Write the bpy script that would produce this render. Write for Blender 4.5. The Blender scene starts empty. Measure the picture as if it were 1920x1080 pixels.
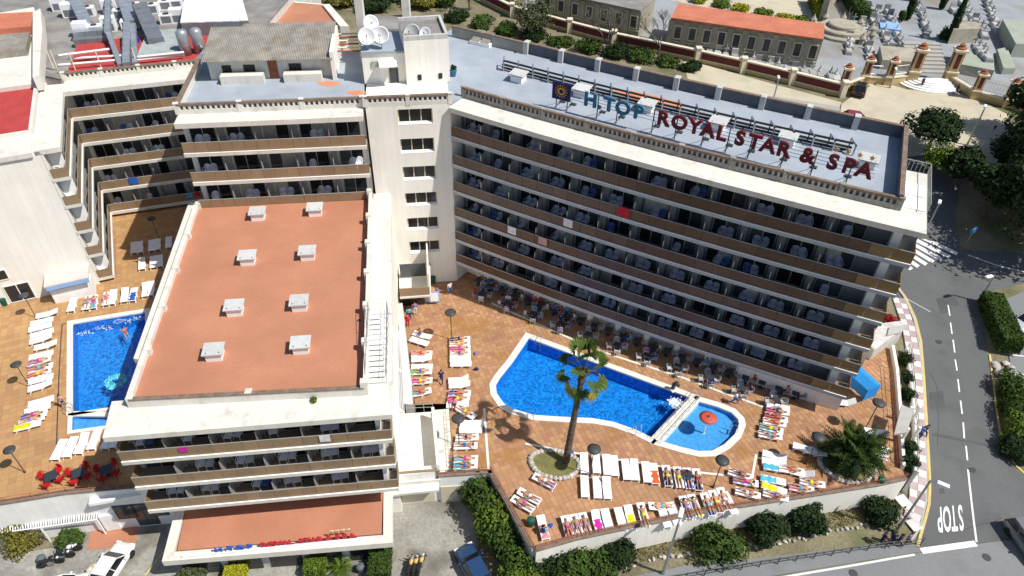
import bpy, bmesh, math, random
from mathutils import Vector, Matrix
random.seed(7)
S = bpy.context.scene
COL = S.collection
R = math.radians
# ------------------------------------------------------------------ camera
cam = bpy.data.objects.new('camera', bpy.data.cameras.new('camera')); COL.objects.link(cam)
cam.data.sensor_width = 36; cam.data.lens = 36*1346/1920; cam.data.clip_end = 2000
cam.location = (0, 0, 49.19)
_p, _r = R(40.412), R(1.581)
_f = Vector((0, math.cos(_p), -math.sin(_p))); _x = Vector((1, 0, 0)); _u = _x.cross(_f)
_x2 = _x*math.cos(_r) + _u*math.sin(_r); _u2 = _u*math.cos(_r) - _x*math.sin(_r)
cam.rotation_euler = Matrix((_x2, _u2, -_f)).transposed().to_euler()
S.camera = cam
# ------------------------------------------------------------------ sky, sun, exposure
SUN_AZ, SUN_EL = R(-21.5), R(54)
W = bpy.data.worlds.new('World'); S.world = W; W.use_nodes = True
_n = W.node_tree.nodes; _sky = _n.new('ShaderNodeTexSky'); _sky.sky_type = 'NISHITA'; _sky.sun_disc = False
_sky.sun_elevation = SUN_EL; _sky.sun_rotation = R(90) - SUN_AZ
W.node_tree.links.new(_sky.outputs[0], _n['Background'].inputs[0]); _n['Background'].inputs[1].default_value = 0.09
sun = bpy.data.objects.new('sun', bpy.data.lights.new('sun', 'SUN')); COL.objects.link(sun)
sun.data.energy = 4.9; sun.data.angle = R(0.5); sun.data.color = (1, 0.955, 0.88)
sun.location = (60, -30, 90)
_d = Vector((math.cos(SUN_EL)*math.cos(SUN_AZ), math.cos(SUN_EL)*math.sin(SUN_AZ), math.sin(SUN_EL)))
sun.rotation_euler = _d.to_track_quat('Z', 'Y').to_euler()
S.view_settings.view_transform = 'Standard'; S.view_settings.look = 'None'
S.view_settings.exposure = 0.12; S.view_settings.gamma = 1

# ------------------------------------------------------------------ helpers
def lin(c):
    return tuple((v/255/12.92 if v/255 <= .04045 else ((v/255+.055)/1.055)**2.4) for v in c)
MATS = {}
def mat(name, col, rough=.8, var=.12, scale=1.5, fine=0, fscale=30, bump=0, bscale=40, rnd=0, isl=0, metal=0, spec=.3, hue=0, stain=None, coat=0, streak=0):
    m = bpy.data.materials.new(name); m.use_nodes = True; MATS[name] = m
    nt = m.node_tree; N = nt.nodes; L = nt.links; b = N['Principled BSDF']
    b.inputs['Roughness'].default_value = rough; b.inputs['Metallic'].default_value = metal
    b.inputs['Specular IOR Level'].default_value = spec
    if coat: b.inputs['Coat Weight'].default_value = coat; b.inputs['Coat Roughness'].default_value = .05
    g = N.new('ShaderNodeNewGeometry')
    val = None
    def addv(sock, amt):           # value factor 1 +- amt
        nonlocal val
        mr = N.new('ShaderNodeMapRange'); mr.inputs[3].default_value = 1-amt; mr.inputs[4].default_value = 1+amt
        L.new(sock, mr.inputs[0])
        if val is None: val = mr.outputs[0]
        else:
            mm = N.new('ShaderNodeMath'); mm.operation = 'MULTIPLY'; L.new(val, mm.inputs[0]); L.new(mr.outputs[0], mm.inputs[1]); val = mm.outputs[0]
    def noise(sc, det=5, lo=.3, hi=.7):
        n = N.new('ShaderNodeTexNoise'); n.inputs['Scale'].default_value = sc; n.inputs['Detail'].default_value = det
        L.new(g.outputs['Position'], n.inputs['Vector'])
        mr = N.new('ShaderNodeMapRange'); mr.inputs[1].default_value = lo; mr.inputs[2].default_value = hi
        L.new(n.outputs[0], mr.inputs[0]); return mr.outputs[0]
    if var: addv(noise(scale), var)
    if fine: addv(noise(fscale, 3), fine)
    if streak:                     # rain streaks running down walls
        mp = N.new('ShaderNodeMapping'); mp.inputs['Scale'].default_value = (2.6,2.6,.12); L.new(g.outputs['Position'], mp.inputs['Vector'])
        sn = N.new('ShaderNodeTexNoise'); sn.inputs['Scale'].default_value = 1.0; sn.inputs['Detail'].default_value = 6; L.new(mp.outputs[0], sn.inputs['Vector'])
        sm = N.new('ShaderNodeMapRange'); sm.inputs[1].default_value = .68; sm.inputs[2].default_value = .36; L.new(sn.outputs[0], sm.inputs[0]); addv(sm.outputs[0], streak)
    if isl: addv(g.outputs['Random Per Island'], isl)
    oi = N.new('ShaderNodeObjectInfo')
    if rnd: addv(oi.outputs['Random'], rnd)
    hs = N.new('ShaderNodeHueSaturation'); hs.inputs['Color'].default_value = (*col, 1)
    if val is not None: L.new(val, hs.inputs['Value'])
    if hue:
        mr = N.new('ShaderNodeMapRange'); mr.inputs[3].default_value = .5-hue; mr.inputs[4].default_value = .5+hue
        L.new(g.outputs['Random Per Island'] if isl else (oi.outputs['Random'] if rnd else noise(scale*2.3)), mr.inputs[0]); L.new(mr.outputs[0], hs.inputs['Hue'])
    out = hs.outputs[0]
    if stain:
        c2, sc, lo, hi = stain
        mx = N.new('ShaderNodeMix'); mx.data_type = 'RGBA'; L.new(noise(sc, 6, lo, hi), mx.inputs[0]); L.new(out, mx.inputs[6]); mx.inputs[7].default_value = (*c2, 1); out = mx.outputs[2]
    L.new(out, b.inputs['Base Color'])
    if bump:
        n = N.new('ShaderNodeTexNoise'); n.inputs['Scale'].default_value = bscale; L.new(g.outputs['Position'], n.inputs['Vector'])
        bp = N.new('ShaderNodeBump'); bp.inputs['Strength'].default_value = bump; bp.inputs['Distance'].default_value = .05
        L.new(n.outputs[0], bp.inputs['Height']); L.new(bp.outputs[0], b.inputs['Normal'])
    return m

class MB:
    def __init__(s): s.v = []; s.f = []; s.m = []; s.mi = 0
    def add(s, vs, fs):
        o = len(s.v); s.v += [tuple(v) for v in vs]; s.f += [tuple(i+o for i in f) for f in fs]; s.m += [s.mi]*len(fs); return s
    def box(s, x0, y0, z0, x1, y1, z1):
        return s.add([(x0,y0,z0),(x1,y0,z0),(x1,y1,z0),(x0,y1,z0),(x0,y0,z1),(x1,y0,z1),(x1,y1,z1),(x0,y1,z1)],
                     [(3,2,1,0),(4,5,6,7),(0,1,5,4),(1,2,6,5),(2,3,7,6),(3,0,4,7)])
    def obox(s, c, sz, rz=0, rx=0, ry=0):
        M = Matrix.Translation(c) @ Matrix.Rotation(rz,4,'Z') @ Matrix.Rotation(ry,4,'Y') @ Matrix.Rotation(rx,4,'X')
        h = [d/2 for d in sz]
        vs = [M @ Vector((a*h[0], b*h[1], k*h[2])) for k in (-1,1) for a,b in ((-1,-1),(1,-1),(1,1),(-1,1))]
        return s.add(vs, [(3,2,1,0),(4,5,6,7),(0,1,5,4),(1,2,6,5),(2,3,7,6),(3,0,4,7)])
    def bbox(s, c, sz, rz=0, b=.02):       # box with chamfered upper rim
        M = Matrix.Translation(c) @ Matrix.Rotation(rz,4,'Z'); h = [d/2 for d in sz]
        vs = []
        for k,e in ((-1,0),(1-2*b/sz[2],0),(1,b)):
            for a,q in ((-1,-1),(1,-1),(1,1),(-1,1)): vs.append(M @ Vector((a*(h[0]-e), q*(h[1]-e), k*h[2])))
        fs = [(3,2,1,0),(8,9,10,11)]
        for r in (0,4):
            for i in range(4): j=(i+1)%4; fs.append((r+i,r+j,r+4+j,r+4+i))
        return s.add(vs, fs)
    def prism(s, pts, z0, z1, cap=True):
        n = len(pts)
        a = sum(pts[i][0]*pts[(i+1)%n][1]-pts[(i+1)%n][0]*pts[i][1] for i in range(n))
        if a < 0: pts = pts[::-1]
        f0 = z0 if callable(z0) else (lambda x,y: z0); f1 = z1 if callable(z1) else (lambda x,y: z1)
        vs = [(p[0],p[1],f0(p[0],p[1])) for p in pts]+[(p[0],p[1],f1(p[0],p[1])) for p in pts]
        fs = [(i,(i+1)%n,n+(i+1)%n,n+i) for i in range(n)]
        if cap: fs += [tuple(range(n-1,-1,-1)), tuple(range(n,2*n))]
        return s.add(vs, fs)
    def tube(s, p, q, r, r2=None, n=6):
        p, q = Vector(p), Vector(q); d = (q-p)
        if d.length < 1e-6: return s
        d.normalize(); r2 = r if r2 is None else r2
        a = d.cross(Vector((0,0,1)) if abs(d.z) < .9 else Vector((1,0,0))).normalized(); b = d.cross(a)
        vs = [p+(a*math.cos(t)+b*math.sin(t))*r for t in [2*math.pi*i/n for i in range(n)]]+[q+(a*math.cos(t)+b*math.sin(t))*r2 for t in [2*math.pi*i/n for i in range(n)]]
        return s.add(vs, [((i+1)%n,i,n+i,n+(i+1)%n) for i in range(n)]+[tuple(range(n)), tuple(range(2*n-1,n-1,-1))])
    def chain(s, pts, rs, n=8):
        rings = []
        for i, p in enumerate(pts):
            p = Vector(p); d = (Vector(pts[min(i+1,len(pts)-1)])-Vector(pts[max(i-1,0)])).normalized()
            a = d.cross(Vector((0,1,0)) if abs(d.y) < .9 else Vector((1,0,0))).normalized(); b = d.cross(a)
            rings.append([p+(a*math.cos(t)+b*math.sin(t))*rs[i] for t in [2*math.pi*k/n for k in range(n)]])
        vs = [v for r in rings for v in r]
        fs = [(i*n+(k+1)%n, i*n+k, (i+1)*n+k, (i+1)*n+(k+1)%n) for i in range(len(pts)-1) for k in range(n)]
        m = len(pts)-1
        return s.add(vs, fs+[tuple(range(n)), tuple(range(m*n+n-1, m*n-1, -1))])
    def lathe(s, c, prof, n=16):
        vs = []; c = Vector(c)
        for r, z in prof: vs += [c+Vector((r*math.cos(2*math.pi*k/n), r*math.sin(2*math.pi*k/n), z)) for k in range(n)]
        fs = [(i*n+k, i*n+(k+1)%n, (i+1)*n+(k+1)%n, (i+1)*n+k) for i in range(len(prof)-1) for k in range(n)]
        m = len(prof)-1
        return s.add(vs, fs+[tuple(range(n-1,-1,-1)), tuple(range(m*n, m*n+n))])
    def ribbon(s, pts, o0, o1, z0, z1):    # solid strip along a polyline, between two offsets (left of travel is +)
        A = offs(pts, o0); B = offs(pts, o1); n = len(pts)
        f0 = z0 if callable(z0) else (lambda x,y: z0); f1 = z1 if callable(z1) else (lambda x,y: z1)
        vs = []
        for a, b in zip(A, B): vs += [(a[0],a[1],f0(*a)),(b[0],b[1],f0(*b)),(b[0],b[1],f1(*b)),(a[0],a[1],f1(*a))]
        fs = [(0,1,2,3)]
        for i in range(n-1):
            o = i*4; fs += [(o+4,o+5,o+1,o),(o+5,o+6,o+2,o+1),(o+6,o+7,o+3,o+2),(o+7,o+4,o,o+3)]
        o = (n-1)*4; fs.append((o+3,o+2,o+1,o))
        return s.add(vs, fs)
    def mesh(s, name, mats, smooth=False):
        me = bpy.data.meshes.new(name); me.from_pydata(s.v, [], s.f)
        for m in (mats if isinstance(mats, (list,tuple)) else [mats]): me.materials.append(MATS[m])
        if any(s.m): me.polygons.foreach_set('material_index', s.m)
        if smooth: me.polygons.foreach_set('use_smooth', [True]*len(s.f))
        me.update(); return me
def fixn(me):
    bm = bmesh.new(); bm.from_mesh(me); bmesh.ops.recalc_face_normals(bm, faces=bm.faces); bm.to_mesh(me); bm.free(); return me

def offs(pts, d):
    out = []; n = len(pts)
    for i in range(n):
        a = Vector(pts[max(i-1,0)][:2]); b = Vector(pts[i][:2]); c = Vector(pts[min(i+1,n-1)][:2])
        ns = []
        if i > 0: t = (b-a).normalized(); ns.append(Vector((-t.y, t.x)))
        if i < n-1: t = (c-b).normalized(); ns.append(Vector((-t.y, t.x)))
        m = sum(ns, Vector((0,0))).normalized(); k = d/max(.35, m.dot(ns[0])); p = b+m*k
        out.append((p.x, p.y))
    return out
def lerp(a, b, t): return tuple(x+(y-x)*t for x, y in zip(a, b))
def resample(pts, n):                       # n segments of equal length
    ds = [0]
    for a, b in zip(pts, pts[1:]): ds.append(ds[-1]+math.dist(a, b))
    out = []
    for i in range(n+1):
        t = ds[-1]*i/n; k = 0
        while k < len(ds)-2 and ds[k+1] < t: k += 1
        out.append(lerp(pts[k], pts[k+1], (t-ds[k])/(ds[k+1]-ds[k])))
    return out
def tag(o, label=None, cat=None, group=None, kind=None):
    if label: o['label'] = label
    if cat: o['category'] = cat
    if group: o['group'] = group
    if kind: o['kind'] = kind
    return o
def thing(name, label, cat, loc=(0,0,0), rz=0, group=None):
    o = bpy.data.objects.new(name, None); COL.objects.link(o); o.location = loc; o.rotation_euler.z = rz; o.empty_display_size = .2
    return tag(o, label, cat, group)
def link(name, me, parent=None, loc=(0,0,0), rot=(0,0,0), scale=(1,1,1)):
    o = bpy.data.objects.new(name, me); COL.objects.link(o); o.parent = parent; o.location = loc; o.rotation_euler = rot; o.scale = scale
    return o
def wpart(name, mb, m, root, smooth=False, top=None):   # mesh given in world coordinates, parented below an unrotated Empty
    r = top or root
    t = Vector(r.location); mb.v = [(v[0]-t.x, v[1]-t.y, v[2]-t.z) for v in mb.v]
    return link(name, fixn(mb.mesh(name, m, smooth)), root)
def struct(name, mb, m, smooth=False):
    return tag(link(name, fixn(mb.mesh(name, m, smooth))), kind='structure')
def solo(name, label, cat, mb, m, loc=(0,0,0), rz=0, group=None, smooth=False):
    return tag(link(name, fixn(mb.mesh(name, m, smooth)), None, loc, (0,0,rz)), label, cat, group)
def copy_tree(o, parent=None, loc=None, rz=None):
    c = o.copy(); COL.objects.link(c); c.parent = parent
    if loc is not None: c.location = loc
    if rz is not None: c.rotation_euler.z = rz
    for ch in list(o.children): copy_tree(ch, c)
    return c
def own(o, *ms):                            # materials on the object, mesh data stays shared
    for i, m in enumerate(ms):
        o.material_slots[i].link = 'OBJECT'; o.material_slots[i].material = MATS[m]
    return o
ORD = ['first','second','third','fourth','fifth','sixth','seventh','eighth','ninth','tenth','eleventh','twelfth','thirteenth','fourteenth','fifteenth','sixteenth','seventeenth','eighteenth','nineteenth','twentieth']
def gz(x, y):                               # lie of the land
    fr = -2.6 if x > 30 else max(-3.3, -2.6-.02*(30-x))
    t = min(1, max(0, (y-31)/30.)); t = t*t*(3-2*t)
    s = min(1, max(0, (y-56)/32.)); s = s*s*(3-2*s)
    return fr*(1-t)+5*s
def inside(p, poly):
    r = False; j = len(poly)-1
    for i in range(len(poly)):
        a, b = poly[i], poly[j]
        if (a[1] > p[1]) != (b[1] > p[1]) and p[0] < (b[0]-a[0])*(p[1]-a[1])/(b[1]-a[1])+a[0]: r = not r
        j = i
    return r
def smooth_poly(pts, it=2):
    for _ in range(it):
        q = []
        for i in range(len(pts)):
            a, b = pts[i], pts[(i+1)%len(pts)]; q += [lerp(a,b,.25), lerp(a,b,.75)]
        pts = q
    return pts

# ------------------------------------------------------------------ materials
mat('cream_wall', (.82,.79,.72), .9, .04, .4, .03, 8, stain=((.66,.63,.56), .9, .62, .95), streak=.045)
mat('white_ledge', (.66,.635,.575), .9, .07, .5, .04, 12, stain=((.40,.375,.33), 1.1, .58, .9), streak=.04)
mat('white_paint', (.82,.81,.79), .7, .05, 1, streak=.04)
mat('white_plastic', (.86,.86,.86), .35, .03, 3, rnd=.04)
mat('grey_wall', (.50,.49,.47), .9, .1, .8, streak=.12)
mat('concrete', (.36,.35,.32), .9, .22, .7, .15, 9, stain=((.16,.15,.12), .35, .5, .8))
mat('terracotta_roof', (.455,.205,.122), .8, .08, .3, .05, 6, stain=((.385,.165,.098), .22, .45, .8))
mat('red_roof', (.42,.055,.05), .75, .12, .6, .08, 5)
mat('roof_membrane', (.33,.375,.435), .7, .10, .5, .06, 6, stain=((.38,.41,.45), .4, .5, .8))
mat('roof_bare', (.24,.23,.22), .9, .25, .5, .12, 6)
mat('parapet_shade', (.10,.11,.135), .8, .15, 1)  # dark tone carries the shade on the parapets' inner faces
mat('parapet_grey', (.30,.28,.25), .9, .2, 1, .15, 8)
mat('tan_panel', (.27,.185,.11), .45, .10, .8, rnd=.10, spec=.4)
mat('brown_panel_shaded', (.105,.062,.042), .35, .12, .8, rnd=.12, spec=.4)  # balcony panel darkened, the curved wing's shade is in the colour
mat('brown_panel_sunlit', (.23,.145,.065), .4, .1, .8, rnd=.08, spec=.4)  # same panel lightened, sunlight at the street end is in the colour
mat('glass_dark', (.018,.021,.024), .08, 0, spec=.5, rnd=.3)
mat('glass_mid', (.06,.07,.075), .1, 0, spec=.5, rnd=.3)
mat('alu', (.55,.55,.54), .45, 0, metal=.6)
mat('steel', (.45,.46,.47), .35, .1, 2, metal=.8)
mat('dark_metal', (.055,.058,.06), .5, .1, 2)
mat('black', (.02,.02,.022), .5, 0)
mat('coping_tile', (.20,.145,.11), .85, .25, 2, .2, 12)
mat('mauve_wall', (.22,.14,.14), .85, .08, .6)
mat('rust', (.30,.10,.05), .85, .2, 3)
# ------------------------------------------------------------------ ground, roads, terraces
mat('earth', (.20,.175,.11), .95, .25, .25, .25, 5, bump=.4, bscale=8, stain=((.07,.10,.03), .2, .5, .75))
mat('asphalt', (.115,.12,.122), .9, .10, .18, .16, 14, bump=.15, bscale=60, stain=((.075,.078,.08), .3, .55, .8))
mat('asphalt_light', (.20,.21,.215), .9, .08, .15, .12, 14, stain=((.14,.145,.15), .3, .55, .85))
mat('paving', (.36,.345,.32), .9, .08, .4, .1, 6)
mat('plaza_sand', (.50,.45,.34), .9, .07, .3, .06, 5, stain=((.38,.34,.25), .5, .5, .85))
mat('road_white', (.74,.74,.72), .7, .08, 2, .1, 20, stain=((.42,.42,.41), 2.2, .6, .85))
mat('road_yellow', (.58,.45,.16), .7, .1, 2, .1, 20, stain=((.36,.31,.18), 2.2, .55, .85))
mat('yard', (.30,.29,.26), .92, .22, .5, .18, 5, bump=.2, bscale=20, stain=((.13,.12,.09), .3, .48, .7))
def sheet(poly_or_rect, z, n=None):
    pass
# the land as one sheet reaching the horizon, denser near the hotel
mb = MB()
xs = [-900,-400,-200,-120]+[-90+6*i for i in range(31)]+[120,200,400,900]; ys = [-600,-200,-60,-20]+[4*i for i in range(0,31)]+[140,200,400,900]
for y in ys:
    for x in xs: mb.v.append((x, y, gz(x,y)-.06-(3 if -60 < x < 27 and 34 < y < 74 else 0)))
for j in range(len(ys)-1):
    for i in range(len(xs)-1): mb.f.append((j*len(xs)+i, j*len(xs)+i+1, (j+1)*len(xs)+i+1, (j+1)*len(xs)+i)); mb.m.append(0)
struct('ground', mb, 'earth')
def drape(poly, dz, step=2.0, z=None):      # polygon laid on the land as a fine sheet (clipped grid)
    bm = bmesh.new()
    f = bm.faces.new([bm.verts.new((p[0],p[1],0)) for p in poly])
    x0, x1 = min(p[0] for p in poly), max(p[0] for p in poly); y0, y1 = min(p[1] for p in poly), max(p[1] for p in poly)
    for ax, a, b in ((0,x0,x1),(1,y0,y1)):
        k = a+step
        while k < b:
            co = (k,0,0) if ax == 0 else (0,k,0); no = (1,0,0) if ax == 0 else (0,1,0)
            bmesh.ops.bisect_plane(bm, geom=bm.verts[:]+bm.edges[:]+bm.faces[:], plane_co=co, plane_no=no); k += step
    for v in bm.verts: v.co.z = (gz(v.co.x, v.co.y) if z is None else z)+dz
    for q in bm.faces:
        if q.normal.z < 0: q.normal_flip()
    bmesh.ops.recalc_face_normals(bm, faces=bm.faces)
    if sum(q.normal.z for q in bm.faces) < 0: bmesh.ops.reverse_faces(bm, faces=bm.faces)
    me = bpy.data.meshes.new('sheet'); bm.to_mesh(me); bm.free(); return me
def dsheet(name, poly, m, dz, step=2.0, parent=None, kind='structure', z=None):
    me = drape(poly, dz, step, z); me.materials.append(MATS[m]); o = link(name, me, parent)
    if kind and not parent: tag(o, kind=kind)
    return o
# ------------------------------------------------------------------ hotel
mat('chair_shaded', (.50,.53,.62), .4, .04, 3, rnd=.1)  # white chair dimmed bluish, the curved wing's shade is in the colour
mat('slab_shaded', (.40,.42,.45), .85, .08, 1)  # white slab painted blue-grey for the shaded front of the curved wing
mat('room_shaded', (.19,.195,.205), .9, .15, .6)  # room wall darkened, shade of the balcony recesses is in the colour
mat('balcony_floor', (.20,.17,.14), .8, .15, .8)
mat('curtain', (.42,.39,.33), .8, .1, 2, rnd=.3)
mat('divider', (.33,.32,.31), .7, .1, 1)
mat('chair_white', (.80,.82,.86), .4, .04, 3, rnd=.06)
mat('chair_blue', (.10,.16,.42), .5, .05, 3)
panel_me = fixn(MB().box(-.5,-.02,0,.5,.02,1).mesh('panel', 'tan_panel'))
mb = MB()
mb.box(-.62,0,0,.62,.07,.09).box(-.62,0,2.06,.62,.07,2.15).box(-1.22,0,0,-1.13,.07,2.15)
def door_mesh(w):
    b = MB(); h = w/2
    b.box(-h,0,0,h,.07,.08).box(-h,0,2.1,h,.07,2.18).box(-h,0,.08,-h+.07,.07,2.1).box(h-.07,0,.08,h,.07,2.1).box(-.035,.005,.08,.035,.065,2.1)
    f = fixn(b.mesh('door_frame', 'alu')); p = fixn(MB().box(-(h-.11)/2,-.015,.0,(h-.11)/2,.015,2.0).mesh('pane', 'glass_dark'))
    return f, p, w
DOOR = {}
def chair_mesh():
    b = MB()
    b.bbox((0,0,.42), (.50,.46,.05), 0, .012)
    for sx in (-1,1):
        for sy in (-1,1): b.tube((sx*.24,sy*.22,0), (sx*.21,sy*.19,.42), .022, .028, 4)
        b.tube((sx*.26,-.2,.63), (sx*.26,.22,.66), .028, .024, 4); b.tube((sx*.25,-.2,.4), (sx*.26,-.2,.63), .022, .022, 4)
    # round open back with splats
    arc = [(.25*math.cos(t)*1.04, .24+.06*math.sin(t), .62+.24*math.sin(t)) for t in [math.pi*i/8 for i in range(9)]]
    arc = [(.26,.21,.42)]+arc+[(-.26,.21,.42)]
    for p, q in zip(arc, arc[1:]): b.tube(p, q, .026, .026, 4)
    for k in (-.16,-.08,0,.08,.16): b.obox((k,.255,.64), (.065,.02,.44-abs(k)*.6), 0, R(-8))
    return fixn(b.mesh('armchair', 'chair_white'))
CHAIR = chair_mesh()
LEVELS = {}
def facade(root, pts, floors, depth=1.7, pmat='tan_panel', nper=2, doorw=2.2, floorname=None, side='wing', chairs=.8, chairmat='chair_white', rail=True, roomword='room', skip=(), slabmat='white_ledge', wallmat='cream_wall', end0=False, end1=False, first=0):
    t = Vector(root.location); nb = len(pts)-1
    inner = offs(pts, depth)
    if doorw not in DOOR: DOOR[doorw] = door_mesh(doorw)
    fr, pn, _ = DOOR[doorw]
    for fi, z in enumerate(floors):
        mb = MB(); mb.ribbon(pts, 0, depth+.15, z-.24, z); mb.ribbon(pts, -.05, .10, z-.30, z+.0)
        slab = wpart('floor_slab', mb, slabmat, root)
        mb = MB(); mb.ribbon(pts, -.06, .09, z+.001, z+.05); wpart('edge_trim', mb, 'white_paint', slab, top=root)
        mb = MB(); mb.ribbon(pts, .20, depth, z+.002, z+.012); wpart('floor_finish', mb, 'balcony_floor', slab, top=root)
        if rail:
            mb = MB(); q = offs(pts, .06)
            for a, b in zip(q, q[1:]): mb.tube((*a,z+1.03), (*b,z+1.03), .03, n=5)
            wpart('handrail', mb, 'alu', slab, top=root)
        q = offs(pts, .06)
        for i, (a, b) in enumerate(zip(q, q[1:])):
            for k in range(nper):
                p0, p1 = lerp(a,b,k/nper), lerp(a,b,(k+1)/nper); L = math.dist(p0,p1); c = lerp(p0,p1,.5)
                o = link('panel', panel_me, slab, (c[0]-t.x, c[1]-t.y, z+.06-t.z), (random.uniform(-.01,.01),0,math.atan2(p1[1]-p0[1],p1[0]-p0[0])), (L-.025,1,.94))
                pm = pmat(i*nper+k, nb*nper) if callable(pmat) else pmat
                if pm != 'tan_panel': own(o, pm)
        mb = MB(); mb.ribbon(pts, depth, depth+.2, z, z+2.62)
        wpart('room_wall', mb, wallmat, root)
        for i in range(nb):
            a, b = inner[i], inner[i+1]; ang = math.atan2(b[1]-a[1], b[0]-a[0]); L = math.dist(a,b)
            if i in skip: continue
            nrm = Vector((math.sin(ang), -math.cos(ang)))
            c = Vector(lerp(a,b,.5))+nrm*.09
            d = link('sliding_door', fr, root, (c.x-t.x, c.y-t.y, z+.02-t.z), (0,0,ang))
            w = (doorw/2-.09)
            for s in (-1,1):
                pp_ = link('pane', pn, d, (s*(w/2+.02), .035, .09)); rr_ = random.random()
                if rr_ < .16: own(pp_, 'curtain')
                elif rr_ < .4: own(pp_, 'glass_mid')
            # wing wall between rooms
            if i > 0 or end0:
                e = Vector(a); w2 = Vector(lerp(a,b,.0)); 
                mb = MB(); mb.obox((e.x+nrm.x*.13, e.y+nrm.y*.13, z+1.31), (.55,.24,2.6), ang)
                wpart('wall_pier', mb, 'divider', root)
                mb = MB(); m_ = Vector(a)+nrm*(depth*.55); mb.obox((m_.x,m_.y,z+.85), (.05,depth*.62,1.7), ang)
                wpart('partition', mb, 'alu', root)
            r = random.random()
            if chairs and r < chairs:
                fl = first+fi
                n2 = 2 if random.random() < .85 else 1
                x0 = random.uniform(-.45,.5)
                for k in range(n2):
                    cpos = Vector(lerp(a,b,.5))+nrm*random.uniform(.40,.5)+Vector((math.cos(ang),math.sin(ang)))*(x0+(k-.5)*.62)
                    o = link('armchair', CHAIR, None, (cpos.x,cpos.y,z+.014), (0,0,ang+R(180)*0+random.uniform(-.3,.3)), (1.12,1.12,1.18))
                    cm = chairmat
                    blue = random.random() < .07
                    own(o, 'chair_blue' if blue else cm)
                    which = '' if n2 == 1 else (', left one' if k == 0 else ', right one')
                    tag(o, '%s armchair on %s balcony, %s %s of the %s%s' % ('blue' if blue else 'white', floorname(fi), ORD[i], roomword, side, which), 'chair', 'armchairs on the balconies')
    return inner
def parapet(root, pts, z0, h=.95, pier=4.0, m='white_ledge'):
    mb = MB(); mb.ribbon(pts, 0, .22, z0, z0+h*.42); wpart('parapet_wall', mb, m, root)
    mb = MB(); mb.ribbon(pts, .15, .2, z0+h*.42, z0+h*.82); wpart('parapet_backing', mb, 'parapet_shade', root)  # dark strip painted in for the shade in the block openings
    mb = MB(); mb.ribbon(pts, -.04, .26, z0+h*.82, z0+h); wpart('parapet_coping', mb, 'coping_tile', root)
    tot = sum(math.dist(a,b) for a,b in zip(pts,pts[1:])); n = max(2, int(tot/.42))
    q = resample(pts, n); mb = MB()
    for a, b in zip(q, q[1:]):
        c = lerp(a,b,.5); ang = math.atan2(b[1]-a[1], b[0]-a[0]); k = Vector((-math.sin(ang), math.cos(ang)))*.11
        mb.obox((c[0]+k.x, c[1]+k.y, z0+h*.62), (.2,.2,h*.4), ang)
    tag(wpart('parapet_blocks', mb, m, root), kind='stuff')
    np_ = max(1, int(round(tot/pier))); q = resample(pts, np_)
    for i, a in enumerate(q):
        b = q[min(i+1,np_)] if i < np_ else q[i-1]; ang = math.atan2(b[1]-a[1], b[0]-a[0]); sg = 1 if i < np_ else -1
        k = Vector((-math.sin(ang), math.cos(ang)))*.11*sg
        mb = MB(); mb.obox((a[0]+k.x,a[1]+k.y,z0+h*.5+.03), (.36,.30,h+.02), ang); mb.obox((a[0]+k.x,a[1]+k.y,z0+h+.06), (.44,.38,.06), ang)
        wpart('parapet_pier', mb, m, root)

FLO = [2.75+2.9*i for i in range(6)]
fl_main = lambda i: ['first','second','third','fourth','fifth','top'][i]+'-floor'
# ---- curved main wing
A, B = (-5.9,58.55), (28.9,41.3)
def arc(n):
    o = []
    for i in range(n+1):
        t = i/n; p = lerp(A,B,t); s = .55*4*t*(1-t); o.append((p[0]-.444*s, p[1]-.896*s))
    return o
MP = arc(13)
wing = thing('hotel_wing', 'long curved white hotel wing with six rows of brown balconies beside the large pool', 'hotel', (11,56,0))
facade(wing, MP, FLO, 1.7, lambda i,n: 'brown_panel_sunlit' if i >= n-2 else 'brown_panel_shaded', 2, 2.1, fl_main, 'curved wing', .9, roomword='room', skip=(12,), slabmat='slab_shaded', wallmat='room_shaded', chairmat='chair_shaded')
inn = offs(MP, 1.7); bk = offs(MP, 14.0)
MPe = MP[:-1]+[lerp(MP[-2],MP[-1],.34)]
mb = MB(); mb.ribbon(MPe, 2.0, 14.0, -3.0, 20.1); wpart('wing_body', mb, 'cream_wall', wing)
mb = MB(); mb.ribbon(MP, -.25, 2.3, 19.75, 20.2); wpart('cornice', mb, 'white_ledge', wing)
mb = MB(); mb.ribbon(MPe, 2.25, 13.9, 20.1, 20.32); wpart('roof_deck', mb, 'roof_membrane', wing)
parapet(wing, offs(MPe, 2.05), 20.2, 1.0, 4.3, 'parapet_grey')
# end wall fins of each balcony at the street end
e0, e1 = Vector(MP[-1]), Vector(offs(MP,1.9)[-1]); ed = (e1-e0).normalized(); ew = math.atan2(ed.y, ed.x)
for z in FLO:
    mb = MB(); c = e0+ed*1.35+Vector((ed.y,-ed.x))*(-1.45); mb.obox((c.x,c.y,z+1.3), (.95,.62,2.6), ew); wpart('end_pier', mb, 'white_paint', wing)
    o = link('panel', panel_me, wing, (e0.x+ed.x*.9-wing.location.x-.05, e0.y+ed.y*.9-wing.location.y-.05, z+.06), (0,0,ew), (1.6,1,.94)); own(o, 'brown_panel_sunlit')
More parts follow.
